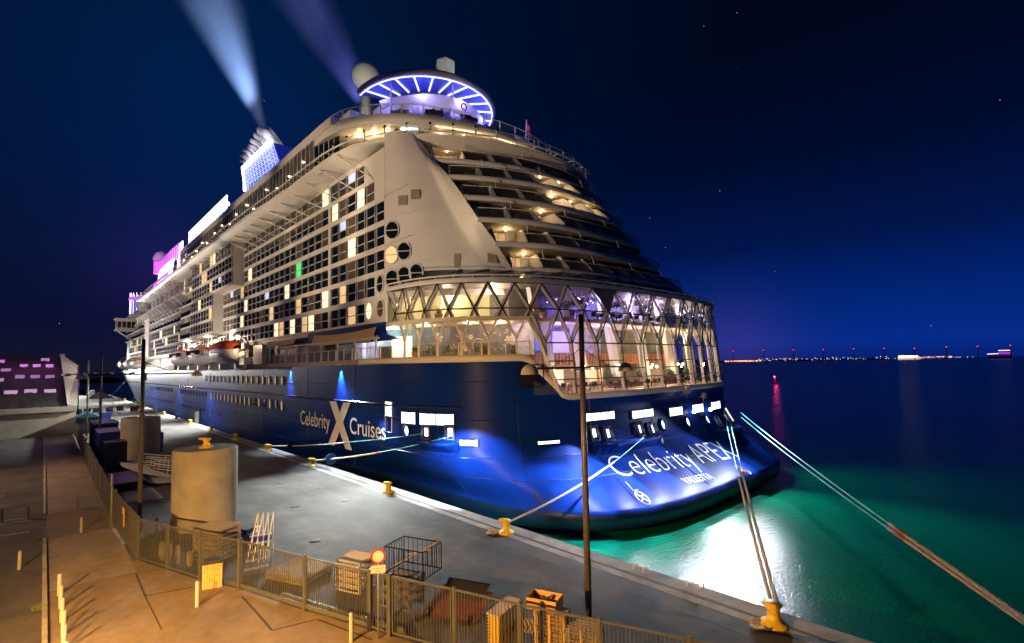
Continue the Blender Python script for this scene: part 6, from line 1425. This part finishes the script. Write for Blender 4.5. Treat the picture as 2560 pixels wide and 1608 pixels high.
# small pedestrian bollards
pb_ = None
def pbol(x, y, h_, lb, grp):
    global pb_
    if pb_ is None: pb_ = MB().lathe([(.085, 0), (.085, 1.0), (.07, 1.03), (.01, 1.035)], (0, 0, 0), 14).build('pedestrian_bollard', mat('bollard_pale', (.42, .37, .29), .5, noise=.15, nscale=8)); o = pb_
    else: o = pb_.copy(); col.objects.link(o)
    o.location = (x, y, .006); o.scale = (1, 1, h_); tag(o, lb, 'bollard', grp)
for i, (x, y) in enumerate(((0.82, 34.4), (.84, 32.5), (.85, 30.7), (.86, 29.05), (.84, 27.4), (.84, 25.7))): pbol(x, y, 1.0, 'pale slim bollard in the kerb row, ' + ('furthest of the row', 'second furthest of the row', 'third furthest of the row', 'third nearest of the row', 'second nearest of the row', 'nearest of the row')[i], 'row of slim bollards beside the kerb')
for (x, y, h_, lb) in ((5.52, 28.0, 1.12, 'slim bollard in front of the wooden litter bin'), (9.36, 20.0, 1.1, 'slim bollard left of the prohibition sign at the lower edge of the view'), (-.76, 40.5, 1.0, 'slim bollard on the road side of the kerb'), (2.15, 46.6, 1.0, 'slim bollard on the pavement near the dark crossing strip'), (2.22, 54.8, 1.0, 'slim bollard on the pavement beyond the dark crossing strip'), (-.63, 54.0, 1.0, 'slim bollard at the parking lines, the right one'), (-2.05, 54.2, 1.0, 'slim bollard at the parking lines, the left one'), (5.9, 42.5, 1.0, 'slim grey post on the quay behind the sheet fence corner')): pbol(x, y, h_, lb, 'scattered slim bollards')
# litter bin
bn = empty('litter_bin', (6.62, 30.05, 0), 'wooden slatted litter bin with a grey lid by the fence', 'litter bin', rz=R(-18)); mb = MB()
for i in range(8):
    x = -.36+i*.09; mb.box((x+.012, -.36, .03), (x+.086, -.33, 1.05)); mb.box((x+.004, .33, .03), (x+.086, .36, 1.05)); mb.box((-.36, x+.004, .03), (-.33, x+.086, 1.05)); mb.box((.33, x+.004, .03), (.36, x+.086, 1.05))
mb.build('slatted_body', mat('bin_wood', (.62, .36, .10), .6, noise=.2, nscale=6), bn); MB().box((-.33, -.33, .02), (.33, .33, 1.0)).build('liner', M['dgrey'], bn)
mb = MB(); mb.loft([[(-.38, -.38, 1.05), (.38, -.38, 1.05), (.38, .38, 1.05), (-.38, .38, 1.05)], [(-.3, -.3, 1.16), (.3, -.3, 1.16), (.3, .3, 1.16), (-.3, .3, 1.16)]], True, smooth=False); mb.face([(-.3, -.3, 1.16), (.3, -.3, 1.16), (.3, .3, 1.16), (-.3, .3, 1.16)]); mb.build('lid', M['dgrey'], bn); bn.scale = (1.2, 1.2, 1.18)
# stacks behind the fence
def pallet_mb(m=None, L_=1.2, W_=.8):
    mb = MB()
    for i in range(5): mb.box((-L_/2, -W_/2+i*(W_-.12)/4, .122), (L_/2, -W_/2+i*(W_-.12)/4+.12, .144))
    for x in (-L_/2, -.07, L_/2-.14):
        mb.box((x, -W_/2, .1), (x+.14, W_/2, .12))
        for y in (-W_/2, -.06, W_/2-.12): mb.box((x, y, .022), (x+.14, y+.12, .1))
    for y in (-W_/2, -.06, W_/2-.12): mb.box((-L_/2, y, 0), (L_/2, y+.12, .021))
    return mb
def stack(name, mk, m, n, loc, rz, dz, base, grp, cat):
    pr = None; W_ = ['bottom', 'second from the bottom', 'third from the bottom', 'fourth from the bottom', 'fifth from the bottom', 'sixth from the bottom', 'seventh from the bottom', 'eighth from the bottom', 'ninth from the bottom', 'tenth from the bottom', 'eleventh from the bottom', 'twelfth from the bottom']
    for i in range(n):
        if pr is None: pr = mk().build(name, m); o = pr
        else: o = pr.copy(); col.objects.link(o)
        o.location = (loc[0]+.015*math.sin(i*2.1), loc[1]+.012*math.cos(i*1.7), i*dz+.002); o.rotation_euler = (0, 0, R(rz)+.02*math.sin(i*3.1)); tag(o, '%s, %s' % (base, 'topmost' if i == n-1 else W_[i]), cat, grp)
stack('wooden_pallet', pallet_mb, M['wood'], 12, (14.35, 13.55), -68, .146, 'wooden pallet in the tall stack that carries the open crate', 'tall stack of wooden pallets', 'pallet')
stack('wooden_pallet', pallet_mb, mat('pallet_grey', (.33, .25, .17), .85, noise=.3, nscale=9), 10, (14.75, 12.35), -68, .146, 'weathered pallet in the lower stack beside the lamp post', 'lower stack of weathered pallets', 'pallet')
cr = empty('open_crate', (14.3, 13.9, 12*.146+.01), 'open topped plank crate of scrap wood on top of the tall pallet stack', 'crate', rz=R(-68)); mb = MB()
for y in (-.4, .38): mb.box((-.6, y, 0), (.6, y+.02, .42))
for x in (-.6, .58): mb.box((x, -.379, 0), (x+.02, .379, .42))
mb.build('crate_sides', mat('crate_wood', (.50, .29, .09), .7, noise=.25, nscale=6), cr); MB().box((-.57, -.375, .0), (.57, .375, .02)).build('crate_bottom', M['woodd'], cr)
for i in range(7): o = MB().obox((rs.uniform(-.3, .3), rs.uniform(-.2, .2), .12+.03*i), (rs.uniform(-1, 1), rs.uniform(-1, 1), .1), .33, (0, 0, 1), .02, .04).build('scrap_plank', M['woodd'], cr)
hc = empty('honeycomb_pack', (13.35, 15.15, 0), 'upright pack of yellow corrugated sheets under a pale board', 'crate', rz=R(17)); mb = MB()
for i in range(12):
    z_ = .2+i*.12; mb.loft([[(-.75, -.25, z_), (.75, -.25, z_)], [(-.85, -.30, z_+.06), (.85, -.30, z_+.06)], [(-.75, -.25, z_+.12), (.75, -.25, z_+.12)]], smooth=False); mb.loft([[(-.75, -.25, z_), (-.75, .25, z_)], [(-.87, -.25, z_+.06), (-.87, .25, z_+.06)], [(-.75, -.25, z_+.12), (-.75, .25, z_+.12)]], smooth=False)
mb.box((-.74, -.245, .1), (.74, .25, 1.64)); mb.build('corrugated_sheets', M['yfoam'], hc); MB().box((-.85, -.3, 1.66), (.85, .32, 1.72)).build('top_board', mat('pale_board', (.5, .42, .32), .8), hc)
def grid_mb(L_=2.4, W_=1.5, h_=.22):
    mb = MB()
    for i in range(13): y = -W_/2+i*W_/12; mb.box((-L_/2, y-.02, h_-.05), (L_/2, y+.02, h_))
    for i in range(7): x = -L_/2+i*L_/6; mb.box((x-.03, -W_/2, h_-.10), (x+.03, W_/2, h_-.052))
    for y in (-W_/2, W_/2-.06): mb.box((-L_/2, y, 0.02), (L_/2, y+.06, .1))
    for x in (-L_/2, L_/2-.1):
        for y in (-W_/2+.07, W_/2-.17): mb.box((x, y, 0), (x+.1, y+.1, h_-.101))
    return mb
stack('steel_grating', lambda: grid_mb(2.0, 1.5, .26), mat('galv_grating', (.26, .22, .15), .5, metal=.2), 7, (7.75, 34.4), -62, .27, 'slatted grating in the stack at the nearer pillar', 'stack of gratings by the pillar', 'grating')
stack('steel_grating', lambda: grid_mb(2.6, 2.0, .2), mat('dark_grating', (.22, .19, .14), .5, metal=.2), 2, (10.3, 28.2), -66, .21, 'wide dark grating lying low behind the fence', 'low pair of dark gratings', 'grating')
stack('slatted_crate', lambda: grid_mb(1.5, 1.2, .3), mat('pale_slats', (.42, .36, .24), .7, noise=.2, nscale=8), 5, (11.75, 24.6), -68, .31, 'pale slatted crate in the stack left of the prohibition sign', 'stack of pale slatted crates', 'crate')
stack('slatted_crate', lambda: grid_mb(1.5, 1.3, .42), mat('dark_slat_crate', (.12, .10, .07), .7, noise=.3, nscale=8), 3, (12.6, 21.4), -68, .44, 'dark slatted crate in the short stack behind the gate', 'short stack of dark slatted crates', 'crate')
cg = empty('cage_trolley', (13.1, 21.4, 1.34), 'black open bar cage standing on dark crates behind the prohibition sign', 'cage', rz=R(-68)); 
for (p, q) in (((-1.1, -.75), (1.1, -.75)), ((1.1, -.75), (1.1, .75)), ((1.1, .75), (-1.1, .75)), ((-1.1, .75), (-1.1, -.75))):
    mb = MB()
    for z_ in (.03, 1.25): mb.tube([(*p, z_), (*q, z_)], .03, 5)
    for i in range(9): u = i/8; x, y = p[0]+(q[0]-p[0])*u, p[1]+(q[1]-p[1])*u; mb.tube([(x, y, 0), (x, y, 1.25)], .018 if i % 8 else .03, 4)
    mb.build('bar_side', M['black'], cg)
mb = MB(); mb.tube([(-1.1, -.75, .1), (1.1, .6, 1.35)], .02, 4); mb.tube([(1.6, -.9, 1.5), (-.9, .7, .4)], .025, 4); mb.build('lashing_strap', mat('yellow_strap', (.55, .35, .05), .7), cg)
rd = empty('red_ramp', (14.0, 19.0, 0), 'low red steel loading ramp with dark rubber flap behind the fence', 'ramp', rz=R(-66)); mb = MB(); mb.loft([[(-1.3, -.9, .15), (1.3, -.9, .15)], [(-1.3, .9, .65), (1.3, .9, .65)]], smooth=False); mb.loft([[(-1.3, -.9, .02), (1.3, -.9, .02)], [(-1.3, -.9, .15), (1.3, -.9, .15)]], smooth=False); mb.box((-1.3, -.9, .02), (1.3, .9, .14)); mb.build('ramp_deck', M['redd'], rd); mb = MB(); mb.loft([[(-1.0, .2, .5), (1.0, .2, .5)], [(-1.1, 1.0, .95), (1.1, 1.0, .95)]], smooth=False); mb.build('rubber_flap', M['dgrey'], rd)
for x in (-1.0, 1.0): MB().tube([(x-.06, -.95, .22), (x+.06, -.95, .22)], .2, 14).build('wheel', M['black'], rd)
tyr = [(10.9, 26.6), ]
for i, (x, y, r_) in enumerate(((5.35, 36.4, .45), (5.6, 35.7, .45), (5.9, 35.0, .45), (6.3, 34.0, .35))):
    o = MB().tube([(x, y+r_*math.cos(a), r_+.06+r_*math.sin(a)) for a in [2*math.pi*k/18 for k in range(18)]], .11, 8, closed=True).build('rubber_ring', mat('grey_rubber', (.20, .18, .15), .8)); tag(o, 'grey rubber ring leaning behind the fence corner, ' + ('nearest the corner', 'second from the corner', 'third from the corner', 'smallest one')[i], 'tyre', 'rubber rings behind the fence corner')
for i in range(5): 
    o = MB().tube([(13.95+.08*i, 14.8-.16*i+.22*math.cos(a), .9+.22*math.sin(a)) for a in [2*math.pi*k/14 for k in range(14)]], .07, 7, closed=True).build('hose_ring', MATS['grey_rubber']); tag(o, 'grey hose ring by the tall pallet stack, %s from the far side' % ORD[i], 'ring', 'grey hose rings by the pallets')
# white handrails of portable stairs
st_ = empty('portable_stairs', (9.4, 32.0, 0), 'portable white stairs with pairs of slanting handrails behind the fence, right of the pillar', 'stairs', rz=R(-10))
for k, dx in enumerate((0, .45, .9, 1.35)): mb = MB(); mb.tube([(dx*.6-.8, -1.6-.2*k, .6), (dx*.6, .9-.1*k, 2.5)], .03, 5); mb.tube([(dx*.6, .9-.1*k, 2.5), (dx*.6, .9-.1*k, .1)], .022, 4); mb.tube([(dx*.6-.4, -.35-.1*k, 1.55), (dx*.6-.4, -.35-.1*k, .1)], .022, 4); mb.build('handrail', M['white2'], st_)
mb = MB()
for i in range(5): mb.box((-.9+.1*i, -1.7+.45*i, .15+.3*i), (.3+.1*i, -1.4+.45*i, .19+.3*i))
mb.build('treads', M['galv'], st_)
pu = empty('tow_truck', (9.9, 35.2, 0), 'dark blue luggage tug half hidden behind the grating stack', 'tug', rz=R(-60)); MB().box((-.9, -.55, .25), (.9, .55, .8)).build('body', M['bluec'], pu); mb = MB(); mb.tube([(.3, 0, .8), (.45, 0, 1.15)], .03, 5); mb.tube([(.45+.16*math.cos(a), .16*math.sin(a), 1.17) for a in [2*math.pi*k/12 for k in range(12)]], .025, 5, closed=True); mb.build('steering_wheel', M['white2'], pu); MB().box((-.6, -.3, .81), (-.1, .3, 1.0)).build('seat', M['black'], pu)
for x, y in ((-.6, -.6), (.6, -.6), (-.6, .6), (.6, .6)): MB().tube([(x, y-.06, .25), (x, y+.06, .25)], .25, 14).build('wheel', M['black'], pu)
# gangway parts lying on the quay between the pillars
gp = empty('gangway', (8.3, 66, 0), 'dismantled gangway of pale plates with white tubular rails lying between the pillars', 'gangway', world=True)
def plate(pts, z_, name='deck_plate', m='galvp'):
    mb = MB(); P = [(*G(x, y), ) for x, y in pts]; mb.slab([tuple(p) for p in P], z_, z_+.06); return mb.build(name, mat('plate_grey', (.42, .42, .40), .6, noise=.12, nscale=1), gp)
plate([(287, 1155), (330, 1160), (372, 1180), (392, 1195), (360, 1195), (310, 1172)], .5)
plate([(298, 1172), (340, 1180), (432, 1210), (428, 1214), (350, 1202), (303, 1184)], .75)
plate([(352, 1185), (430, 1200), (436, 1212), (380, 1215), (352, 1205)], .2)
for k in range(3):
    Y_ = 69-k*3.2; X0, X1 = 9.0, 11.2; mb = MB(); z0_ = 1.35; zz = [1.9, 1.4]
    mb.tube([(8.0+.3*k, Y_+1.5, 1.9), (11.4+.2*k, Y_-1.8, 1.5), (11.1+.2*k, Y_-1.9, .5), (7.9+.3*k, Y_+1.4, 1.1)], .05, 5, closed=True); mb.tube([(7.95+.3*k, Y_+1.45, 1.5), (11.3+.2*k, Y_-1.85, 1.0)], .04, 4)
    for q in (.33, .66): mb.tube([(8.0+.3*k+3.3*q, Y_+1.5-3.3*q, 1.9-.4*q), (7.9+.3*k+3.2*q, Y_+1.4-3.3*q, .5-.2*q)], .04, 4)
    mb.build('tubular_rail', M['white2'], gp)
o = MB().slab([G(313, 1257), G(410, 1247), (7.85, 59.16), (7.06, 59.66), (5.6, 59)], .0, .03).build('steel_sheet', mat('pale_sheet', (.30, .26, .24), .7)); tag(o, 'pale steel sheet lying flat on the quay behind the sheet fence', 'steel sheet')
o = empty('flat_trailer', (6.2, 63, 0), 'low black trailer frame beside the sheet fence', 'trailer'); MB().box((-1.3, -3.5, .5), (1.2, 3.5, .75)).build('frame', M['black'], o)
for y in (-2.5, 2.5): MB().tube([(-1.2, y, .4), (-1.0, y, .4)], .4, 14).build('wheel', M['black'], o)
# containers and bins
def ribbed(x0, y0, x1, y1, h_, name, m, label, cat, grp=None, lid=True):
    o = empty(name, ((x0+x1)/2, (y0+y1)/2, 0), label, cat, grp); W_, D_ = (x1-x0)/2, (y1-y0)/2; mb = MB().box((-W_, -D_, .12), (W_, D_, h_))
    for i in range(int(2*D_/.6)): mb.box((-W_-.06, -D_+i*.6, .2), (-W_-.001, -D_+i*.6+.15, h_-.1)); 
    for i in range(int(2*W_/.6)): mb.box((-W_+i*.6, -D_-.06, .2), (-W_+i*.6+.15, -D_-.001, h_-.1))
    mb.build('body', m, o)
    if lid: MB().box((-W_-.08, -D_-.08, h_+.001), (W_+.08, D_+.08, h_+.12)).build('lid', mat('pale_blue_lid', (.20, .20, .42), .5), o)
    return o
ribbed(5.2, 73, 7.2, 76, 3.1, 'waste_container', mat('dark_green_grey', (.015, .02, .03), .5), 'dark ribbed waste container in front of the blue ones', 'container', lid=False)
ribbed(5.1, 80, 7.2, 86, 3.6, 'blue_container', M['bluec'], 'blue container with pale lid, nearer of two beside the further pillar', 'container', 'blue containers beside the further pillar'); ribbed(5.1, 90, 7.8, 97, 3.9, 'blue_container', M['bluec'], 'blue container with pale lid, further of two beside the further pillar', 'container', 'blue containers beside the further pillar')
ribbed(11.3, 84, 12.2, 87, 2.7, 'blue_container', M['bluec'], 'narrow blue container peeping out to the right of the further pillar', 'container', lid=False)
o = empty('skip', (9.3, 137, 0), 'dark blue tapering skip on the bright quay left of the lamp posts', 'skip'); mb = MB(); mb.loft([[(-1.0, -1.0, .1), (1.0, -1.0, .1), (1.0, 1.0, .1), (-1.0, 1.0, .1)], [(-1.35, -1.3, 2.5), (1.35, -1.3, 2.5), (1.35, 1.3, 2.5), (-1.35, 1.3, 2.5)]], True, smooth=False); mb.build('body', M['bluec'], o); MB().box((-1.45, -1.4, 2.5), (1.45, 1.4, 2.65)).build('rim', M['bluec'], o)
o = empty('covered_skip', (6.0, 122, 0), 'long skip under a teal tarpaulin beside the building', 'skip'); mb = MB(); mb.box((-1.5, -2, .1), (1.6, 2, 3.0)); mb.build('body', M['dgrey'], o); mb = MB(); mb.loft([[(-1.9, -2.2, 3.0), (-1.9, 2.2, 3.0)], [(0, -2.2, 3.9), (0, 2.2, 3.9)], [(1.9, -2.2, 3.0), (1.9, 2.2, 3.0)]]); mb.face([(-1.9, -2.2, 3), (0, -2.2, 3.9), (1.9, -2.2, 3)]); mb.build('tarpaulin', M['teal'], o)
tn = hz(250, 996, 2.6); o = empty('tent', (tn.x, tn.y, 0), 'dark pitched marquee tent on the far bright quay', 'tent'); mb = MB(); mb.lathe([(3.6, 2.5), (3.6, 2.7), (.05, 4.9)], (0, 0, 0), 4, smooth=False); mb.build('canopy', mat('tent_grey', (.10, .08, .11), .8), o)
for x, y in ((-2.4, 0), (2.4, 0), (0, 2.4), (0, -2.4)): MB().tube([(x*1.4, y*1.4, 0), (x*1.4, y*1.4, 2.6)], .06, 5).build('leg', M['dgrey'], o)
# crowd barriers and carts on the far quay
cb = None
for i in range(16):
    x = 8.5+i*.95; y = 176+4*math.sin(i*1.3)
    if cb is None:
        mb = MB(); mb.tube([(-1.1, 0, .1), (-1.1, 0, 1.1), (1.1, 0, 1.1), (1.1, 0, .1)], .04, 4, closed=True)
        for k in range(8): mb.tube([(-.95+.27*k, 0, .1), (-.95+.27*k, 0, 1.1)], .02, 3)
        cb = mb.build('crowd_barrier', M['galv']); o = cb
    else: o = cb.copy(); col.objects.link(o)
    o.location = (x, y, 0); o.rotation_euler = (0, 0, R(20*math.sin(i*2.3))); o.scale = (1.1, 1.1, 1.3); tag(o, 'grey steel crowd barrier on the far bright quay, %s from the left' % ORD[i], 'barrier', 'crowd barriers on the far quay')
ct = None
for i, (x, y) in enumerate(((6.6, 170), (8.4, 172), (10.2, 171), (13, 173), (15.5, 176), (18, 171), (20, 178))):
    if ct is None: ct = empty('luggage_cart', (x, y, 0)); MB().box((-.7, -.4, .3), (.7, .4, .45)).build('deck', M['grey'], ct); MB().box((-.6, -.35, .451), (.6, .35, 1.3)).build('load', M['dgrey'], ct); MB().tube([(.8, 0, .4), (1.1, 0, 1.1)], .04, 5).build('handle', M['dgrey'], ct); o = ct
    else: o = copy_tree(ct)
    o.location = (x, y, 0); o.scale = (1.2, 1.2, 1.4); tag(o, 'dark loaded luggage cart on the far bright quay, %s from the left' % ORD[i], 'cart', 'luggage carts on the far quay')
# terminal building with planted sloping roof and roof hatches
tb_ = empty('terminal_building', (-20, 130, 0), 'low white terminal building with sloping planted roof, small hatches and pink lit chimney', 'building', world=True)
def hyp(px, py, Y): p = hy(px, py, Y); return (p.x, p.y, p.z)
yw = 122.0; WZ = hy(186, 1015, yw).z
mb = MB(); mb.box((-60, yw, 0), (4.4, yw+.4, WZ)); mb.box((-60, yw-.5, WZ-.9), (4.5, yw+.02, WZ)); mb.box((-9.5, yw-.08, 0), (-9.2, yw-.001, WZ-.9)); mb.build('front_wall', mat('terminal_white', (.42, .36, .30), .7, noise=.1, nscale=.6), tb_)
rA, rB, rC, rD = hyp(-200, 1021, yw+.2), hyp(169, 1014, yw+.2), hyp(150, 890, yw+34), hyp(-120, 896, yw+34)
mb = MB(); nx_ = 40; ny_ = 24; rr = random.Random(5); rings = []
for j in range(ny_+1):
    u = j/ny_; rings.append([(rA[0]+(rB[0]-rA[0])*i/nx_+((rD[0]-rA[0])*(1-i/nx_)+(rC[0]-rB[0])*i/nx_)*u, yw+.2+34*u, WZ+(rC[2]-WZ)*u+rr.uniform(-.12, .12)) for i in range(nx_+1)])
mb.loft(rings); mb.build('planted_roof', mat('sedum_roof', (.014, .018, .006), .9, c2=(.030, .012, .010), nscale=.5, bump=.6, bscale=8), tb_)
mb = MB(); mb.loft([[(rB[0], yw, 0), (rC[0]-.2, yw+34, 0)], [(rB[0]+.02, yw, WZ), (rC[0], yw+34, rC[2]+.3)]], smooth=False); mb.loft([[(rB[0]+.0, yw, WZ+.35), (rC[0], yw+34, rC[2]+.6)], [(4.6, yw, WZ+.1), (rC[0]+3.2, yw+34, rC[2]-2.2)], [(5.6, yw, 0), (rC[0]+3.4, yw+34, 0)]], smooth=False); mb.build('side_wall', MATS['terminal_white'], tb_)
ch_ = [hyp(149, 918, yw+34), hyp(162, 886, yw+34)]; MB().box((ch_[0][0], yw+33, ch_[0][2]-6), (ch_[1][0], yw+35, ch_[1][2])).build('chimney', M['white'], tb_)
n_ = Vector((0, -(rC[2]-WZ)/34, 1)).normalized()
for (px, py, w_) in ((113, 896, 16), (5, 900, 10), (60, 911, 15), (92, 911, 15), (124, 911, 15), (15, 922, 18), (50, 938, 18), (88, 938, 18), (125, 938, 18), (0, 946, 14), (27, 977, 25), (77, 974, 24), (125, 974, 23)):
    d = ray(px*1.0, py+4); # intersect roof plane
    P0 = Vector((0, yw+.2, WZ)); nn = Vector((0, -(rC[2]-WZ), 34)).normalized(); den = d.dot(nn); t_ = (P0-CAMP).dot(nn)/den; p = CAMP+d*t_
    if t_ < 0 or p.y > yw+40: continue
    hwd = w_/2/1265*t_*.95; mb = MB(); mb.box((p.x-hwd, p.y-.9, p.z-.5), (p.x+hwd, p.y+.9, p.z+.35)); mb.build('roof_hatch', mat('roof_hatch_glow', (.6, .5, .6), .6, emit=(.70, .30, .75), es=.42), tb_)  # emission stands in for pink light reflected by the hatches
lamp('pink_wall_light', 'POINT', (ch_[0][0]-4, yw+22, ch_[0][2]+5), 1500, (.75, .2, 1), size=.5)
for i, (px, py) in enumerate(((169, 925), (173, 932), (171, 938), (180, 941), (186, 934))):
    p = hy(px, py, 200); o = MB().sphere((0, 0, 0), .55, 8, 6).build('festoon_lamp', M['lamp']); o.location = p; tag(o, 'glowing lamp beside the terminal chimney, %s of the cluster' % ('topmost', 'second highest', 'third highest', 'lowest', 'fourth highest')[i], 'lamp', 'glowing lamps beside the terminal')
lamp('festoon_glow', 'POINT', tuple(hy(176, 934, 198)), 1800, (1, .55, .3), size=.5)
# grass tufts by the kerb
for i, (px, py, lb) in enumerate(((98, 1350, 'tuft of weeds at the kerb beyond the bollard row'), (97, 1525, 'tuft of weeds at the kerb at the bottom left'))):
    p = hz(px, py, 0); mb = MB()
    for _ in range(60): a = rs.uniform(0, 6.28); q = rs.uniform(.03, .25); h_ = rs.uniform(.1, .35); mb.face([(q*math.cos(a), q*math.sin(a), 0), (q*math.cos(a)+.02, q*math.sin(a), 0), (q*1.6*math.cos(a), q*1.6*math.sin(a), h_)])
    o = mb.build('weeds', mat('weed_green', (.12, .14, .02), .8)); o.location = (p.x, p.y, .01); tag(o, lb, 'weeds')
# ================================================================== HORIZON
wtp = None
TX = [(1832, 879), (1908, 877), (1983, 876), (2058, 875), (2134, 873), (2210, 872), (2286, 872), (2366, 868.5), (2444, 867), (2526, 865)]
W_ = ['first', 'second', 'third', 'fourth', 'fifth', 'sixth', 'seventh', 'eighth', 'ninth', 'tenth']
for i, (px, py) in enumerate(TX):
    d = ray(px, py); k_ = 5200/math.hypot(d.x, d.y); hub = CAMP+d*k_
    if wtp is None:
        wtp = empty('wind_turbine', (hub.x, hub.y, -3)); H_ = hub.z+3
        MB().tube([(0, 0, 0), (0, 0, H_)], 3, 8, rs=[3.6, 2]).build('tower', mat('turbine_grey', (.03, .03, .05), .7), wtp); MB().box((-2.5, -5, H_-2), (2.5, 5, H_+2)).build('nacelle', MATS['turbine_grey'], wtp)
        for k in range(3): a = R(90+120*k); MB().tube([(0, -6, H_), (40*math.cos(a), -6, H_+40*math.sin(a))], 1.6, 5, rs=[2, .6]).build('blade', MATS['turbine_grey'], wtp)
        MB().sphere((0, -7, H_+3), 4.2, 8, 6).build('warning_lamp', mat('red_lamp', (1, .1, .1), .5, emit=(1, .04, .10), es=2.2), wtp); o = wtp; HR = H_
    else: o = copy_tree(wtp)
    o.location = (hub.x, hub.y, hub.z-HR-.0); o.rotation_euler = (0, 0, -math.atan2(hub.x, hub.y)); o['label'] = 'distant wind turbine with a red lamp, %s from the left on the horizon' % W_[i]; o['category'] = 'wind turbine'; o['group'] = 'wind turbines on the horizon'
mb = MB(); rc = random.Random(9)
mb2 = MB(); mb3 = MB()
def shore_dot(px, up, r_, tgt): d = ray(px, 903.5-(px-1813)*.0183); k_ = 6300/math.hypot(d.x, d.y); p = CAMP+d*k_; tgt.sphere((p.x, p.y, up), r_, 5, 4)
for i in range(150): shore_dot(1812+rc.random()*90, 6+rc.random()*9, 3.0, mb)
for i in range(90): shore_dot(1895+rc.random()*480*rc.random()**.5, 8+rc.random()*24, 2.1+rc.random()*1.6, mb if rc.random() < .5 else mb2)
for i in range(60): shore_dot(2290+rc.random()*90, 8+rc.random()*14, 2.6, mb)
for i in range(12): shore_dot(2380+rc.random()*60, 10, 2, mb2)
o = mb.build('shore_lights', mat('sodium_dots', (1, .6, .2), .5, emit=(1, .45, .16), es=2.6)); tag(o, 'orange lights of the town along the far shore', 'town lights', None, 'stuff')
o = mb2.build('shore_lights', mat('cool_dots', (1, .8, .9), .5, emit=(1, .7, .75), es=2.0)); tag(o, 'whitish harbour lights along the far shore', 'town lights', None, 'stuff')
def far_at(px, py, dist): d = ray(px, py); k_ = dist/math.hypot(d.x, d.y); return CAMP+d*k_
for (pxa, pya, pxb, label, es, c_) in ((2244, 893, 2302, 'brightly lit white ferry on the horizon, right of the town', 3.2, (1, .80, .45)),):
    a, b_ = far_at(pxa, pya, 5600), far_at(pxb, pya-1, 5600); o = empty('ferry', (a.x, a.y, -3), label, 'ship', world=True); d = (b_-a); n = Vector((0, 0, 1)); mid = (a+b_)/2; 
    MB().obox((mid.x, mid.y, 4), (d.x, d.y, 0), d.length/2, (0, 0, 1), 7, 9).build('hull', mat('ferry_hull', (.4, .4, .4), .6, emit=(1, .7, .4), es=.5), o); MB().obox((mid.x-d.x*.05, mid.y-d.y*.05, 21), (d.x, d.y, 0), d.length*.42, (0, 0, 1), 9.9, 8).build('lit_decks', mat('ferry_lights', (1, .9, .6), .5, emit=c_, es=es), o); MB().obox((mid.x-d.x*.3, mid.y-d.y*.3, 34), (d.x, d.y, 0), d.length*.1, (0, 0, 1), 3, 5).build('funnel', M['white'], o)
a, b_ = far_at(2468, 888, 4200), far_at(2526, 887, 4200); o = empty('cruise_liner', (a.x, a.y, -3), 'small distant ship with strings of pink and white lights at the right of the horizon', 'ship', world=True); d = b_-a
MB().obox(((a.x+b_.x)/2, (a.y+b_.y)/2, 4), (d.x, d.y, 0), d.length/2, (0, 0, 1), 7, 6).build('hull', M['dgrey'], o)
MB().tube([a+Vector((0, 0, 6)), a+(b_-a)*.5+Vector((0, 0, 8))], 2.0, 4).build('light_string', mat('ship_pinkwhite', (1, .8, .9), .5, emit=(1, .65, .8), es=2), o); MB().tube([a+(b_-a)*.5+Vector((0, 0, 26)), b_+Vector((0, 0, 26))], 2.2, 4).build('light_string', MATS['ship_pinkwhite'], o); MB().tube([a+(b_-a)*.5+Vector((0, 0, 10)), b_+Vector((0, 0, 9))], 4, 4).build('lit_side', mat('magenta_side', (1, .1, .8), .5, emit=(.7, .02, .55), es=1), o)
bp2 = hz(1937, 960, -3); by = empty('buoy', (bp2.x, bp2.y, -3), 'red lit navigation buoy on the dark water right of the stern', 'buoy'); MB().lathe([(1.3, -.3), (1.3, .6), (.5, 1.2), (.35, 3.6), (.01, 3.7)], (0, 0, 0), 12).build('body', M['red'], by); MB().sphere((0, 0, 4.2), .42, 10, 8).build('lantern', mat('red_lantern', (1, .1, .1), .5, emit=(1, .03, .16), es=25), by); lamp('buoy_light', 'POINT', (bp2.x-.5, bp2.y-1.2, 1.4), 450, (1, .05, .2), size=.3)
